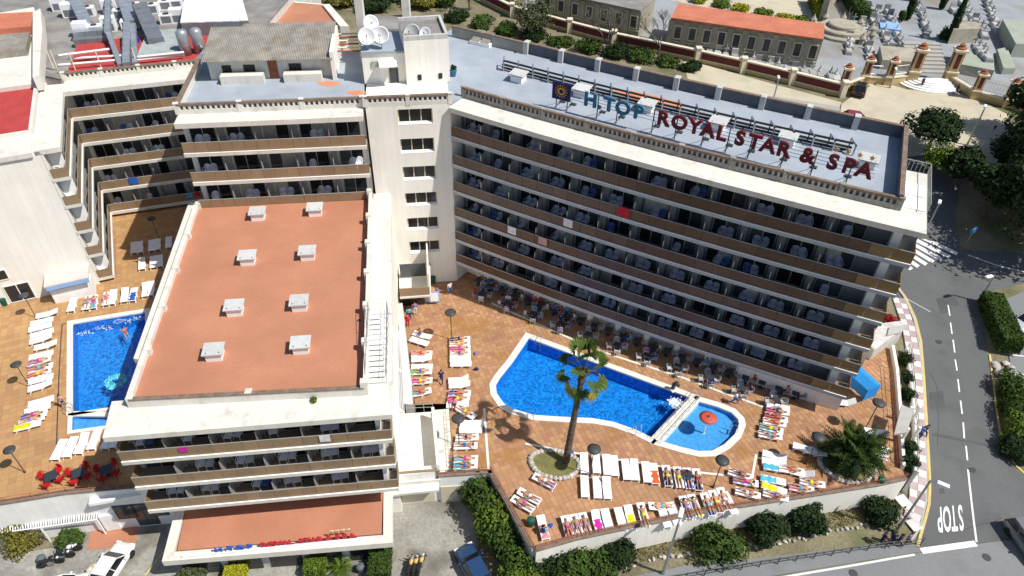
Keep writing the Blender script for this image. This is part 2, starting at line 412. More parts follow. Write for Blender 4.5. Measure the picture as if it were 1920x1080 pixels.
# ground-floor front: columns, glazing, white end wall
gl = offs(MP, 3.0)
mb = MB(); mb.ribbon(MP[:11], 2.9, 3.1, 0, 2.5); wpart('shop_glazing', mb, 'glass_dark', wing)
for i in range(1, 11):
    a, b = MP[i], MP[i+1]; ang = math.atan2(b[1]-a[1], b[0]-a[0]); p = offs(MP, 1.5)[i]
    mb = MB(); mb.obox((p[0],p[1],1.23), (.55,.6,2.46), ang); wpart('column', mb, 'cream_wall', wing)
mb = MB(); mb.ribbon(MP[10:], .9, 1.1, 0, 2.5); wpart('ground_wall', mb, 'white_paint', wing)
# back of the roof: parapet with piers
bp = offs(MPe, 13.7)
mb = MB(); mb.ribbon(bp, 0, .25, 20.3, 21.3); wpart('rear_parapet', mb, 'parapet_shade', wing)
mb = MB(); mb.ribbon(bp, -.06, .31, 21.3, 21.42); wpart('rear_coping', mb, 'coping_tile', wing)
for a, b in zip(resample(bp, 9), resample(bp, 9)[1:]):
    ang = math.atan2(b[1]-a[1], b[0]-a[0]); mb = MB(); mb.obox((a[0],a[1],20.92), (.5,.7,1.25), ang); wpart('rear_pier', mb, 'grey_wall', wing)
s0, s1 = offs(MPe,2.1)[-1], offs(MPe,13.9)[-1]
mb = MB(); mb.ribbon([s0,s1], .0, .25, 20.3, 21.35); wpart('end_parapet', mb, 'parapet_shade', wing)
mb = MB(); mb.ribbon([s0,s1], -.05, .3, 21.35, 21.47); wpart('end_coping', mb, 'coping_tile', wing)
# terrace on the street end of the roof, with railing
q = Vector(offs(MP,0)[-1]); nx = Vector((ed.y,-ed.x))
def EP(u, v): p = q+ed*u+nx*(v-1.95); return (p.x,p.y)
mb = MB(); mb.prism([EP(2.2,0),EP(2.2,1.95),EP(8.6,1.95),EP(8.6,0)], -3, 20.19); wpart('end_terrace', mb, 'white_ledge', wing)
for u0 in (2.7, 4.7):
    mb = MB(); mb.prism([EP(u0,.2),EP(u0,1.8),EP(u0+1.9,1.8),EP(u0+1.9,.2)], 20.17, 20.24); wpart('terrace_slab', mb, 'white_paint', wing)
mb = MB()
for i in range(21):
    p = EP(2.4+i*.3, 1.9); mb.tube((*p,20.1),(*p,21.1), .015, n=4)
for i in range(7):
    p = EP(8.55, .1+i*.3); mb.tube((*p,20.1),(*p,21.1), .015, n=4)
mb.tube((*EP(2.4,1.9),21.1),(*EP(8.6,1.9),21.1), .03); mb.tube((*EP(8.6,1.9),21.1),(*EP(8.6,.05),21.1), .03)
wpart('railing', mb, 'alu', wing)
# pipe rack running along the roof
pr = offs(MP, 9.2)[0:12]; mb = MB(); mb2 = MB()
for dz, dw in ((.25,-.3),(.55,-.3),(.85,-.1),(.3,.3),(.6,.45)):
    qq = offs(pr, dw)
    for a, b in zip(qq, qq[1:]): mb.tube((*a,20.32+dz),(*b,20.32+dz), .09, n=6)
wpart('pipe_run', mb, 'black', wing)
for a in resample(pr, 20):
    mb2 = MB(); mb2.box(a[0]-.05,a[1]-.6,20.32,a[0]+.05,a[1]-.5,21.3).box(a[0]-.05,a[1]+.5,20.32,a[0]+.05,a[1]+.6,21.3).box(a[0]-.05,a[1]-.6,21.2,a[0]+.05,a[1]+.6,21.3); wpart('pipe_frame', mb2, 'steel', wing)
# orange patch on the membrane
c0 = (11.85,60.94); mb = MB(); ang = R(-27)
mb.prism([(c0[0]+3.4*math.cos(t)*(1+.1*math.sin(3*t))*math.cos(ang)-.85*math.sin(t)*math.sin(ang), c0[1]+3.4*math.cos(t)*math.sin(ang)+.85*math.sin(t)*math.cos(ang)) for t in [2*math.pi*i/24 for i in range(24)]], 20.3, 20.33)
mat('orange_patch', (.60,.25,.13), .8, .08, 1); wpart('roof_patch', mb, 'orange_patch', wing)

# ---- stair tower
TL, TR = (-13.2,57.6), (-5.9,58.72)
tower = thing('stair_tower', 'tall white stair tower with six three-pane windows between the two hotel wings', 'tower', (-9.5,60,0))
td = Vector((TR[0]-TL[0],TR[1]-TL[1])); tl_ = td.length; td.normalize(); tn = Vector((td.y,-td.x)); ta = math.atan2(td.y,td.x)
def TP(u, v): p = Vector(TL)+td*u-tn*v; return (p.x,p.y)
mb = MB(); mb.ribbon([TL,TR], .4, 11, -3, 20.35); wpart('tower_body', mb, 'cream_wall', tower)
U0, U1 = 2.72, 5.78
mb = MB(); mb.prism([TP(0,0),TP(U0,0),TP(U0,.41),TP(0,.41)], -3, 20.35); mb.prism([TP(U1,0),TP(tl_,0),TP(tl_,.41),TP(U1,.41)], -3, 20.35)
zz = [-3]+[v for k in range(6) for v in (4.0+2.9*k, 5.5+2.9*k)]+[20.35]
for k in range(7): mb.prism([TP(U0,0),TP(U1,0),TP(U1,.41),TP(U0,.41)], zz[2*k], zz[2*k+1])
wpart('tower_face', mb, 'cream_wall', tower)
parapet(tower, [TL,TR], 20.35, .95, 4.0)
mat('frame_cream', (.62,.56,.42), .6, .04, 2)
hw = (U1-U0)/2; wfr = MB().box(-hw,-.03,0,hw,.05,.09).box(-hw,-.03,1.36,hw,.05,1.45)
for x in (-hw,-hw/3-.045,hw/3-.045,hw-.09): wfr.box(x,-.025,.09,x+.09,.045,1.36)
wfr = fixn(wfr.mesh('window_frame', 'frame_cream')); wpn = fixn(MB().box(-hw/3+.05,.0,0,hw/3-.05,.02,1.27).mesh('pane','glass_dark'))
wsl = fixn(MB().prism([(-hw,0),(hw,0),(hw,.33),(-hw,.33)], 0, lambda x,y: .06+.12*(y/.33)).mesh('window_sill','white_paint'))
for k in range(6):
    z = 4.0+2.9*k; c = TP((U0+U1)/2, .33); c2 = TP((U0+U1)/2, -.02)
    w = link('window', wfr, tower, (c[0]-tower.location.x, c[1]-tower.location.y, z+.03), (0,0,ta))
    for s_ in (-1,0,1): link('pane', wpn, w, (s_*hw*2/3,.0,.09))
    link('window_sill', wsl, w, (0,-.34,-.03))

mb = MB(); mb.prism([TP(tl_-.01,0),offs(MP,1.72)[0],offs(MP,13.9)[0],TP(tl_-.01,11)], -3, 19.9); wpart('junction_wall', mb, 'cream_wall', tower)
mb = MB(); mb.prism([TP(tl_-.02,.3),offs(MP,2.3)[0],offs(MP,13.8)[0],TP(tl_-.02,10.9)], 19.9, 20.305); wpart('roof_deck', mb, 'roof_membrane', tower)
# ---- middle wing behind the terracotta roof
RP = resample([(-28.6,54.1),(-13.25,56.38)], 5)
mid = thing('hotel_wing', 'middle white hotel wing with three tan balcony rows above the terracotta roof', 'hotel', (-21,60,0))
facade(mid, RP, FLO[3:], 1.6, 'tan_panel', 3, 2.2, lambda i: ['fourth','fifth','top'][i]+'-floor', 'middle wing', .75, roomword='room')
mb = MB(); mb.ribbon(RP, 1.8, 14, -3, 20.1); wpart('wing_body', mb, 'cream_wall', mid)
mb = MB(); mb.ribbon(RP, -.2, 2.2, 19.75, 20.2); wpart('cornice', mb, 'white_ledge', mid)
mb = MB(); mb.ribbon(RP, 2.1, 13.9, 20.1, 20.3); wpart('roof_deck', mb, 'roof_membrane', mid)
parapet(mid, offs(RP, 1.5), 20.2, .95, 5.2)
l0, l1 = offs(RP,1.5)[0], offs(RP,11.0)[0]
mb = MB(); mb.ribbon([l1,l0], -.1, .2, 20.2, 21.0); wpart('end_parapet', mb, 'white_ledge', mid)
mb = MB(); mb.ribbon([l1,l0], -.15, .25, 21.0, 21.12); wpart('end_coping', mb, 'coping_tile', mid)
# ---- left wing around the courtyard
FL = [2.2+2.9*i for i in range(5)]
n0, n1, n2 = (-40.4,55.5), (-45.5,66.4), (-32.0,71.0)
left = thing('hotel_wing', 'left white hotel wing with tan balconies stepping round the small pool courtyard', 'hotel', (-45,62,0))
fl_left = lambda i: ['first','second','third','fourth','top'][i]+'-floor'
LP1 = resample([n1,n2], 5); LP0 = resample([n0,n1], 4)
facade(left, LP1, FL, 1.5, 'tan_panel', 2, 2.0, fl_left, 'courtyard wing', .6, roomword='room')
facade(left, LP0, FL, 1.3, 'tan_panel', 2, 1.7, fl_left, 'courtyard wing flank', .35, roomword='room')
g0 = offs(LP0, 1.5); gdir = (Vector(n1)-Vector(n0)).normalized(); gl_ = Vector((-gdir.y, gdir.x))
# returns of the balconies on the near end
for z in FL:
    a = Vector(n0)-gdir*.03; b = a+gl_*1.35; c = (a+b)/2
    o = link('panel', panel_me, left, (c.x-left.location.x, c.y-left.location.y, z+.06), (0,0,math.atan2(gl_.y,gl_.x)), (1.3,1,.94))
    mb = MB(); e = Vector(n0)-gdir*.05; mb.prism([tuple(e),tuple(e+gl_*1.5),tuple(e+gl_*1.5+gdir*.1),tuple(e+gdir*.1)], z-.30, z+.045); wpart('slab_edge', mb, 'white_ledge', left)
    mb = MB(); c = Vector(n0)+gdir*1.0+gl_*.75; mb.obox((c.x,c.y,z+1.3), (.25,1.3,2.5), math.atan2(gdir.y,gdir.x)); wpart('end_pier', mb, 'white_paint', left)
w0 = Vector(n0)+gl_*1.45; w1 = w0+gl_*14; back = 13.5
body = [tuple(w0), tuple(Vector(n1)+gl_*1.45+gdir*3), tuple(Vector(n1)+gl_*14+gdir*3), tuple(w1)]
mb = MB(); mb.prism(body, -3, 16.65); wpart('wing_body', mb, 'cream_wall', left)
mb = MB(); mb.ribbon(LP1, 1.7, 13, -3, 16.65); wpart('wing_body', mb, 'cream_wall', left)
mb = MB(); mb.ribbon([n0,n1,n2], -.2, 1.9, 16.3, 16.75); wpart('cornice', mb, 'white_ledge', left)
mb = MB(); mb.ribbon([n1,n2], 1.85, 3.2, 16.31, 16.74); wpart('cornice', mb, 'white_ledge', left)
fx = Vector(n0)-gdir*.2
mb = MB(); mb.prism([tuple(fx+gl_*2.05),tuple(fx+gl_*15),tuple(fx+gl_*15+gdir*3.8),tuple(fx+gl_*2.05+gdir*3.8)], 16.31, 16.76); wpart('end_cornice', mb, 'white_ledge', left)
mb = MB(); mb.prism([tuple(fx+gl_*2.2+gdir*3.9),tuple(fx+gl_*14+gdir*3.9),tuple(fx+gl_*14+gdir*14.4),tuple(fx+gl_*2.2+gdir*14.4)], 16.6, 16.9); wpart('roof_deck', mb, 'red_roof', left)
mb = MB(); mb.ribbon([tuple(fx+gl_*2.0+gdir*3.7),tuple(fx+gl_*2.0+gdir*14.6)], .0, .3, 16.7, 17.2); wpart('roof_upstand', mb, 'white_ledge', left)
mb = MB(); mb.ribbon([tuple(fx+gl_*14+gdir*3.65),tuple(fx+gl_*2.1+gdir*3.65)], .0, .25, 16.7, 17.1); wpart('roof_upstand', mb, 'white_ledge', left)
parapet(left, [n1, n2] and offs(LP1, 2.6), 16.75, .8, 4.0)
mb = MB(); mb.ribbon(LP1, 2.9, 13, 16.6, 16.8); wpart('roof_deck', mb, 'red_roof', left)
# gable windows, awning and door on the near end
gn = Vector((gdir.y,-gdir.x)); ga = math.atan2(gl_.y, gl_.x)
def gable(px, z, w, h, door=False):
    f = MB(); f.box(-w/2,-.05,0,w/2,.03,.09).box(-w/2,-.05,h-.09,w/2,.03,h).box(-w/2,-.05,.09,-w/2+.08,.03,h-.09).box(w/2-.08,-.05,.09,w/2,.03,h-.09).box(-.04,-.05,.09,.04,.03,h-.09)
    o = link('window', fixn(f.mesh('gable_window','white_paint')), left, (px[0]-left.location.x, px[1]-left.location.y, z), (0,0,ga+math.pi))
    p = fixn(MB().box(.04,-.02,.09,w/2-.08,.0,h-.09).mesh('pane','glass_dark')); link('pane', p, o); link('pane', p, o, (-w/2+.04,0,0))
for u, z, w, h in ((9.3,4.4,1.9,1.2),(8.2,1.6,2.2,2.1),(10.9,7.3,1.9,1.2),(10.6,10.2,1.9,1.2)):
    p = Vector(n0)+gl_*u-gdir*.03; gable((p.x,p.y), z, w, h)
# blue bar counter with a flat roof against the gable
bar = thing('poolside_bar', 'small pool bar with grey flat roof and pale blue front against the left gable', 'kiosk', (-45,55,1.5))
bc = Vector(n0)+gl_*3.6-gdir*.9; mat('bar_blue', (.25,.42,.72), .7, .08, 2); mat('bar_roof', (.55,.52,.49), .9, .06, 1)
mb = MB(); mb.obox((bc.x,bc.y,2.3), (3.6,1.5,1.6), ga); wpart('counter', mb, 'white_paint', bar)
mb = MB(); mb.obox((bc.x,bc.y,4.0), (3.9,2.5,.16), ga); wpart('roof', mb, 'bar_roof', bar)
mb = MB(); mb.obox((bc.x-gdir.x*1.2,bc.y-gdir.y*1.2,3.72), (3.7,.08,.42), ga); wpart('fascia', mb, 'bar_blue', bar)
for s_ in (-1,1):
    p = bc+gl_*1.7*s_-gdir*.7; mb = MB(); mb.box(p.x-.06,p.y-.06,1.5,p.x+.06,p.y+.06,3.9); wpart('post', mb, 'white_paint', bar)
# ------------------------------------------------------------------ terracotta-roofed block in front
def dirs(a, b): d = Vector((b[0]-a[0], b[1]-a[1])).normalized(); return d, Vector((-d.y,d.x))
BP = resample([(-25.85,28.6),(-8.05,31.1)], 6)
blk = thing('hotel_block', 'three-storey white hotel block with flat terracotta roof between the two pools', 'hotel', (-18,42,0))
facade(blk, BP, FLO[:3], 1.6, 'tan_panel', 3, 2.2, lambda i: ['first','second','third'][i]+'-floor', 'terracotta block', .8, roomword='room')
bd, bn = dirs(BP[0], BP[-1])
def BL(u, v): p = Vector(BP[0])+bd*u+bn*v; return (p.x,p.y)
LB = 17.97
mb = MB(); mb.prism([BL(.2,1.8),BL(LB-.2,1.8),(-11.9,58.0),(-28.6,55.4)], -3.3, 11.4); wpart('block_body', mb, 'cream_wall', blk)
for z in FLO[:3]:   # side returns
    for u in (.03, LB-.03):
        c = BL(u,.85); o = link('panel', panel_me, blk, (c[0]-blk.location.x,c[1]-blk.location.y,z+.06), (0,0,math.atan2(bn.y,bn.x)), (1.6,1,.94))
    mb = MB(); c = BL(LB-.9,1.0); mb.obox((c[0],c[1],z+1.3), (.3,1.1,2.5), math.atan2(bd.y,bd.x)); wpart('end_pier', mb, 'white_paint', blk)
# cornice ledges round the roof
RA, RB, RC, RD = (-25.2,31.15), (-9.9,32.75), (-13.5,56.3), (-28.8,54.2)
mb = MB(); mb.prism([BL(-.2,-.2),BL(LB+.25,-.2),BL(LB+.0,2.9),BL(-.5,2.9)], 11.0, 11.45); wpart('cornice', mb, 'white_ledge', blk)
mb = MB(); mb.prism([BL(LB+.25,2.9),(-11.75,57.6),(-13.4,57.4),(-9.85,32.2)], 11.0, 11.46); wpart('cornice', mb, 'white_ledge', blk)
lo = [(-26.96,35.38),(-30.18,55.31),(-29.31,55.36),(-25.98,35.21)]; mb = MB(); mb.prism(lo, 11.0, 11.46); wpart('cornice', mb, 'white_ledge', blk)
mb = MB(); mb.prism([RA,RB,RC,RD], 11.38, 11.62); wpart('roof_deck', mb, 'terracotta_roof', blk)
def lowwall(root, pts, z0, z1, o0, o1, m, cope=None):
    mb = MB(); mb.ribbon(pts, o0, o1, z0, z1); wpart('parapet_wall', mb, m, root)
    if cope: mb = MB(); mb.ribbon(pts, o0-.04, o1+.04, z1, z1+.07); wpart('parapet_coping', mb, cope, root)
lowwall(blk, [RA,RB], 11.3, 12.15, -.25, 0, 'white_ledge', 'coping_tile')
lowwall(blk, [RB,RC], 11.3, 12.45, -.25, 0, 'white_ledge', 'white_ledge')
lowwall(blk, [RD,RA], 11.3, 12.0, -.3, .0, 'white_ledge', 'white_ledge')
for a, b, n, z1 in ((RA,RB,2,12.3),(RB,RC,6,12.75),(RD,RA,5,12.2)):
    for p in resample([a,b], n):
        mb = MB(); mb.bbox((p[0],p[1],(11.3+z1)/2), (.45,.45,z1-11.3), math.atan2(b[1]-a[1],b[0]-a[0])); wpart('parapet_pier', mb, 'white_ledge', blk)
# overlapping seams of the roof coating and two drains
for i in range(1,8):
    a_, b_ = lerp(RA,RD,i/8), lerp(RB,RC,i/8); mb = MB(); mb.ribbon([a_,b_], -.06, .06, 11.62, 11.626); wpart('roof_seam', mb, 'terracotta_roof', blk)
for t_ in (.3,.72):
    p_ = lerp(RB,RC,t_); mb = MB(); mb.lathe((p_[0]-.6,p_[1],11.62), [(.16,0),(.16,.02),(.02,.03)], 12); wpart('roof_drain', mb, 'dark_metal', blk)
# roof vents
mat('vent_grey', (.52,.53,.52), .7, .08, 3, rnd=.06)
vb = fixn(MB().bbox((0,0,.3), (1.1,1.0,.6)).mesh('vent_box','white_paint')); vl = fixn(MB().prism([(-.72,-.62),(.72,-.62),(.72,.62),(-.72,.62)], lambda x,y: .72+.06*y, lambda x,y: .82+.06*y).mesh('vent_lid','vent_grey'))
vs = fixn(MB().box(-.5,-.45,.55,-.42,.45,.8).box(.42,-.45,.55,.5,.45,.8).mesh('vent_stand','dark_metal'))
def vent(root, p, z, rz, name='roof_vent', s=1):
    o = link(name, vb, root, (p[0]-root.location.x,p[1]-root.location.y,z), (0,0,rz), (s,s,s)); link('lid', vl, o); link('lid_stand', vs, o)
for p in ((-22.96,52.9),(-18.03,53.81),(-21.97,46.52),(-17.2,47.38),(-21.12,40.35),(-16.35,41.1),(-21.11,35.64),(-15.14,36.57)): vent(blk, p, 11.6, R(8))
for p in ((.06,63.9),(5.8,61.1),(11.4,58.5),(17.04,55.48),(22.3,53.2),(27.7,49.9)): vent(wing, p, 20.3, R(-27), s=1.05)
# small plant growing on the ledge is part of the planting section
# ---- service stair, lattice and side wall on the block's right flank
st = thing('service_stair', 'white metal service stair with railings on the ledge beside the terracotta roof', 'staircase', (*(-9.69,37.75), 11.46))
sp = [(-10.05,40.06), (-9.24,33.56)]; d_, n_ = dirs(*sp); L_ = math.dist(*sp); an = math.atan2(d_.y,d_.x)
for i in range(14):
    p = lerp(sp[0], sp[1], (i+.5)/14); mb = MB(); mb.obox((p[0],p[1],11.6+.07*(13-i)), (L_/14*.8,1.3,.05), an); wpart('tread', mb, 'white_paint', st)
mb = MB()
for s_ in (-.7,.7):
    q = [(p[0]+n_.x*s_, p[1]+n_.y*s_) for p in sp]
    mb.tube((*q[0],13.4),(*q[1],12.5), .025); mb.tube((*q[0],12.95),(*q[1],12.05), .02)
    for i in range(8): p = lerp(q[0],q[1],i/7); mb.tube((*p,11.5),(*p,13.4-.9*i/7), .02, n=4)
wpart('railing', mb, 'steel', st)
mb = MB()
for i in range(9):
    a = (-10.64,40.64); b = (-8.92,40.71); p = lerp(a,b,i/8); mb.tube((*p,11.5),(*p,12.7), .02, n=4)
mb.tube((*(-10.64,40.64),12.7),(*(-8.92,40.71),12.7), .03); wpart('landing_railing', mb, 'white_paint', st)
# sloping lattice screen over the side yard
lat = thing('lattice_screen', 'long sloping white lattice screen along the flank of the terracotta block', 'trellis', (-8,40,0))
a0, a1, b0, b1 = Vector((*(-10.16,42.20),9.5)), Vector((*(-9.04,42.24),8.0)), Vector((*(-8.49,32.92),5.2)), Vector((*(-7.73,33.37),3.6))
mb = MB()
for i in range(71):
    t = i/70; p, q = a0.lerp(b0,t), a1.lerp(b1,t); mb.tube(p, q, .022, n=4)
for i in range(9):
    t = i/8; mb.tube(a0.lerp(a1,t), b0.lerp(b1,t), .02, n=4)
tag(wpart('lattice_bars', mb, 'white_paint', lat), kind='stuff')
for t in (0,.33,.66,1):
    mb = MB(); p, q = a0.lerp(b0,t), a1.lerp(b1,t); mb.tube(p,q,.06); wpart('frame_bar', mb, 'white_paint', lat)
# white flank wall beside the terrace
fw = thing('flank_wall', 'low white flank wall running along the left edge of the pool terrace', 'wall', (*(-9.63,45.20), 0))
mb = MB(); mb.prism([(-11.32,53.14),(-10.84,53.16),(-8.42,41.72),(-9.17,41.69)], -3.2, 1.6); wpart('wall_body', mb, 'grey_wall', fw)
mb = MB(); mb.prism([(-11.04,51.35),(-10.58,51.37),(-8.21,40.20),(-8.94,40.17)], 1.6, 1.7); wpart('wall_coping', mb, 'white_ledge', fw)
# ---- lobby with its own flat roof and letters
lob = thing('lobby_building', 'low hotel lobby with terracotta flat roof and white rim below the block', 'building', (-17,29,-3.3))
L0, L1, L2, L3 = (-24.1,27.05), (-9.2,28.85), (-9.75,32.6), (-24.6,30.6)
mb = MB(); mb.prism([L0,L1,L2,L3], -3.3, -.35); wpart('lobby_wall', mb, 'grey_wall', lob)
mb = MB(); mb.prism([(L0[0]+.1,L0[1]+.1),(L1[0]-.1,L1[1]+.1),L2,L3], -.35, -.08); wpart('roof_deck', mb, 'terracotta_roof', lob)
ld, ln = dirs(L0, L1)
mb = MB(); mb.ribbon([L3,(L0[0],L0[1]),L1,L2], -.75, -.05, -.6, .02); wpart('roof_rim', mb, 'white_ledge', lob)
mb = MB(); mb.ribbon([(L0[0]+.7,L0[1]-.42),(L1[0]-1.1,L1[1]-.42)], -.12, .06, .02, .2); wpart('gutter_lip', mb, 'white_paint', lob)
mb = MB(); mb.ribbon([L3,L2], .0, .3, -.1, 2.4); wpart('rear_wall', mb, 'mauve_wall', lob)
for i in range(5):
    p = lerp(L0, L1, (i+.5)/5); mb = MB(); mb.obox((p[0]+.05,p[1]-.06,-1.9), (2.4,.06,2.5), math.atan2(ld.y,ld.x)); wpart('lobby_window', mb, 'glass_dark', lob)
def letter(ch, h, ext, name='letter', off=.02):
    cu = bpy.data.curves.new('letter', 'FONT'); cu.body = ch; cu.size = h/.69; cu.extrude = ext; cu.offset = off; cu.align_x = 'CENTER'; cu.resolution_u = 3
    o = bpy.data.objects.new('letter', cu); COL.objects.link(o); dg = bpy.context.evaluated_depsgraph_get(); dg.update()
    me = bpy.data.meshes.new_from_object(o.evaluated_get(dg)); bpy.data.objects.remove(o); bpy.data.curves.remove(cu); me.materials.clear(); return me
mat('sign_blue', (.035,.16,.27), .4, .06, 2); mat('sign_red', (.16,.012,.022), .4, .1, 2); mat('sign_navy', (.018,.016,.10), .4, 0); mat('sign_orange', (.75,.36,.03), .5, 0); mat('sign_gold', (.55,.37,.12), .4, 0)
mat('letter_blue', (.03,.10,.45), .4, .05, 2); mat('letter_red', (.50,.01,.03), .4, .05, 2); mat('letter_cream', (.72,.62,.38), .5, 0)
def star_mesh(r, t, m):
    pts = [((r if i % 2 == 0 else r*.42)*math.sin(math.pi*i/5), (r if i % 2 == 0 else r*.42)*math.cos(math.pi*i/5)) for i in range(10)]
    me = fixn(MB().prism(pts, -t, t).mesh('star', m)); return me
def sign_letters(root, o, ang, data, h, ext, z, tilt=0, off=.02):
    for ch, u, m in data:
        me = letter(ch, h, ext, off=off); me.materials.append(MATS[m])
        link('letter', me, root, (o[0]+u*math.cos(ang)-root.location.x, o[1]+u*math.sin(ang)-root.location.y, z-root.location.z), (R(90)-tilt,0,ang))
s0 = (-21.3,26.95); sa = math.atan2(1.506,10.08); ltr = []
ls = thing('rooftop_sign', 'row of small blue and red standing letters along the lobby roof rim', 'sign', (-16,27.6,.02))
for ch, u in (('H',.5),('.',.95),('T',1.35),('O',2.0),('P',2.7)): ltr.append((ch,u,'letter_blue'))
for ch, u in (('R',3.7),('O',4.25),('Y',4.75),('A',5.2),('L',5.65),('S',6.35),('T',6.8),('A',7.25),('R',7.7),('&',8.35),('S',9.0),('P',9.5),('A',10.05)): ltr.append((ch,u,'letter_red'))
sign_letters(ls, s0, sa, ltr, .55, .07, .12)
me = star_mesh(.16,.03,'letter_cream')
for i in range(4):
    u = 8.6+.4*i; link('star', me, ls, (s0[0]+u*math.cos(sa)-ls.location.x, s0[1]+u*math.sin(sa)+.25-ls.location.y, .88), (R(90),0,sa))
mb = MB(); mb.tube((s0[0]+.2*math.cos(sa),s0[1]+.03,.1),(s0[0]+10.3*math.cos(sa),s0[1]+10.3*math.sin(sa)+.03,.1), .03); mb.tube((s0[0]+8.4*math.cos(sa),s0[1]+8.4*math.sin(sa)+.26,.72),(s0[0]+10*math.cos(sa),s0[1]+10*math.sin(sa)+.26,.72), .02); wpart('sign_rail', mb, 'dark_metal', ls)
# ---- big roof sign
bs = thing('rooftop_sign', 'large blue and maroon letter sign with sun emblem on the curved wing roof', 'sign', (14,53,20.32))
so = (3.364,58.42); sa = math.atan2(-.46885,.88328)
big = [(c,u,'sign_blue') for c,u in (('H',3.25),('.',4.1),('T',4.95),('O',6.2),('P',7.6))]+[(c,u,'sign_red') for c,u in (('R',9.75),('O',11.12),('Y',12.42),('A',13.5),('L',14.62),('S',16.1),('T',17.25),('A',18.3),('R',19.5),('&',21.3),('S',23.15),('P',24.3),('A',25.4))]
sign_letters(bs, so, sa, big, 1.15, .1, 21.42, off=.06)
def SP(u, v): return (so[0]+u*math.cos(sa)-v*math.sin(sa), so[1]+u*math.sin(sa)+v*math.cos(sa))
mb = MB(); c = SP(.5,0); mb.obox((c[0],c[1],22.05), (1.75,.1,1.55), sa); lg = wpart('emblem_panel', mb, 'sign_navy', bs)
mb = MB()
def SV(u, v, z): p = SP(u,v); return (p[0],p[1],z)
def disc(mb, u, z, r0, r1, a0, a1, n=20, v=-.07):
    o = len(mb.v)
    for i in range(n+1):
        t = a0+(a1-a0)*i/n
        for r in (r0,r1): mb.v.append(SV(u+r*math.cos(t), v, z+r*math.sin(t)))
    for i in range(n): mb.f.append((o+2*i,o+2*i+1,o+2*i+3,o+2*i+2)); mb.m.append(0)
disc(mb, .5, 22.08, .2, .34, 0, 2*math.pi)
for i in range(14):
    t = 2*math.pi*i/14; p = [(.40,t-.09),(.60,t-.05),(.60,t+.05),(.40,t+.09)]
    o = len(mb.v); mb.v += [SV(.5+r*math.cos(a), -.07, 22.08+r*math.sin(a)) for r,a in p]; mb.f.append((o,o+1,o+2,o+3)); mb.m.append(0)
wpart('sun_emblem', mb, 'sign_orange', lg, top=bs)
for z in (21.5,21.8,22.1,22.4): mb = MB(); mb.tube(SV(1.4,.14,z), SV(26.2,.14,z), .025, n=4); wpart('sign_rail', mb, 'steel', bs)
for u in (0,1.05,3.9,5.7,8.9,10.9,13.2,15.2,17.0,19.6,21.9,24.5):
    mb = MB(); mb.tube(SV(u,.16,20.32), SV(u,.16,22.5), .05, n=5); mb.tube(SV(u,1.5,20.35), SV(u,.16,21.7), .035, n=4); mb.tube(SV(u,.16,20.6), SV(u,1.5,20.4), .03, n=4); mb.obox(SV(u,1.5,20.38), (.5,.35,.12), sa); wpart('sign_post', mb, 'dark_metal', bs)
me = star_mesh(.24,.04,'sign_gold')
for i in range(4):
    u = 23.06+.85*i; p = SP(u,0); link('star', me, bs, (p[0]-bs.location.x,p[1]-bs.location.y,23.05-bs.location.z), (R(90),0,sa))
    mb = MB(); mb.tube(SV(u,.06,22.4), SV(u,.06,22.9), .02, n=4); wpart('star_post', mb, 'steel', bs)
# ------------------------------------------------------------------ pool terraces
from mathutils.geometry import tessellate_polygon
mat('terrace_tile', (.40,.22,.12), .75, .12, .35, isl=.15, hue=.010, rnd=.1, stain=((.33,.165,.05), .26, .53, .68))
mat('terrace_grout', (.33,.19,.105), .9, .12, 1)
mat('court_tile', (.43,.25,.115), .75, .08, .35, isl=.10, hue=.008, rnd=.06)
mat('pool_stone', (.72,.69,.62), .8, .06, 1.2, .05, 10)
mat('pool_tile', (.010,.215,.60), .4, .05, 2, isl=.4)  # brightness spread between tiles paints in the caustic speckle of the water
mat('pool_tile_light', (.075,.32,.66), .4, .05, 2, isl=.15)
def water_mat(name, tint, br=4.0):
    m = bpy.data.materials.new(name); MATS[name] = m; m.use_nodes = True; nt = m.node_tree; N = nt.nodes; L = nt.links
    for n in list(N):
        if n.type != 'OUTPUT_MATERIAL': N.remove(n)
    out = [n for n in N if n.type == 'OUTPUT_MATERIAL'][0]
    tr = N.new('ShaderNodeBsdfTransparent'); tr.inputs[0].default_value = (*tint,1)
    gl = N.new('ShaderNodeBsdfGlossy'); gl.inputs['Roughness'].default_value = .06
    g = N.new('ShaderNodeNewGeometry'); no = N.new('ShaderNodeTexNoise'); no.inputs['Scale'].default_value = br; no.inputs['Detail'].default_value = 3
    vo = N.new('ShaderNodeTexVoronoi'); vo.feature = 'SMOOTH_F1'; vo.inputs['Scale'].default_value = br*.55; vo.inputs['Smoothness'].default_value = .6
    L.new(g.outputs['Position'], no.inputs['Vector']); L.new(g.outputs['Position'], vo.inputs['Vector'])
    ad = N.new('ShaderNodeMath'); ad.operation = 'ADD'; L.new(no.outputs[0], ad.inputs[0]); L.new(vo.outputs['Distance'], ad.inputs[1])
    bp = N.new('ShaderNodeBump'); bp.inputs['Strength'].default_value = 1.0; bp.inputs['Distance'].default_value = .05; L.new(ad.outputs[0], bp.inputs['Height']); L.new(bp.outputs[0], gl.inputs['Normal'])
    fr = N.new('ShaderNodeFresnel'); fr.inputs[0].default_value = 1.33; L.new(bp.outputs[0], fr.inputs['Normal'])
    mx = N.new('ShaderNodeMixShader'); L.new(fr.outputs[0], mx.inputs[0]); L.new(tr.outputs[0], mx.inputs[1]); L.new(gl.outputs[0], mx.inputs[2]); L.new(mx.outputs[0], out.inputs[0])
water_mat('pool_water', (.80,.94,1.0)); water_mat('pool_water_shallow', (.90,.98,1.0), 3.0)
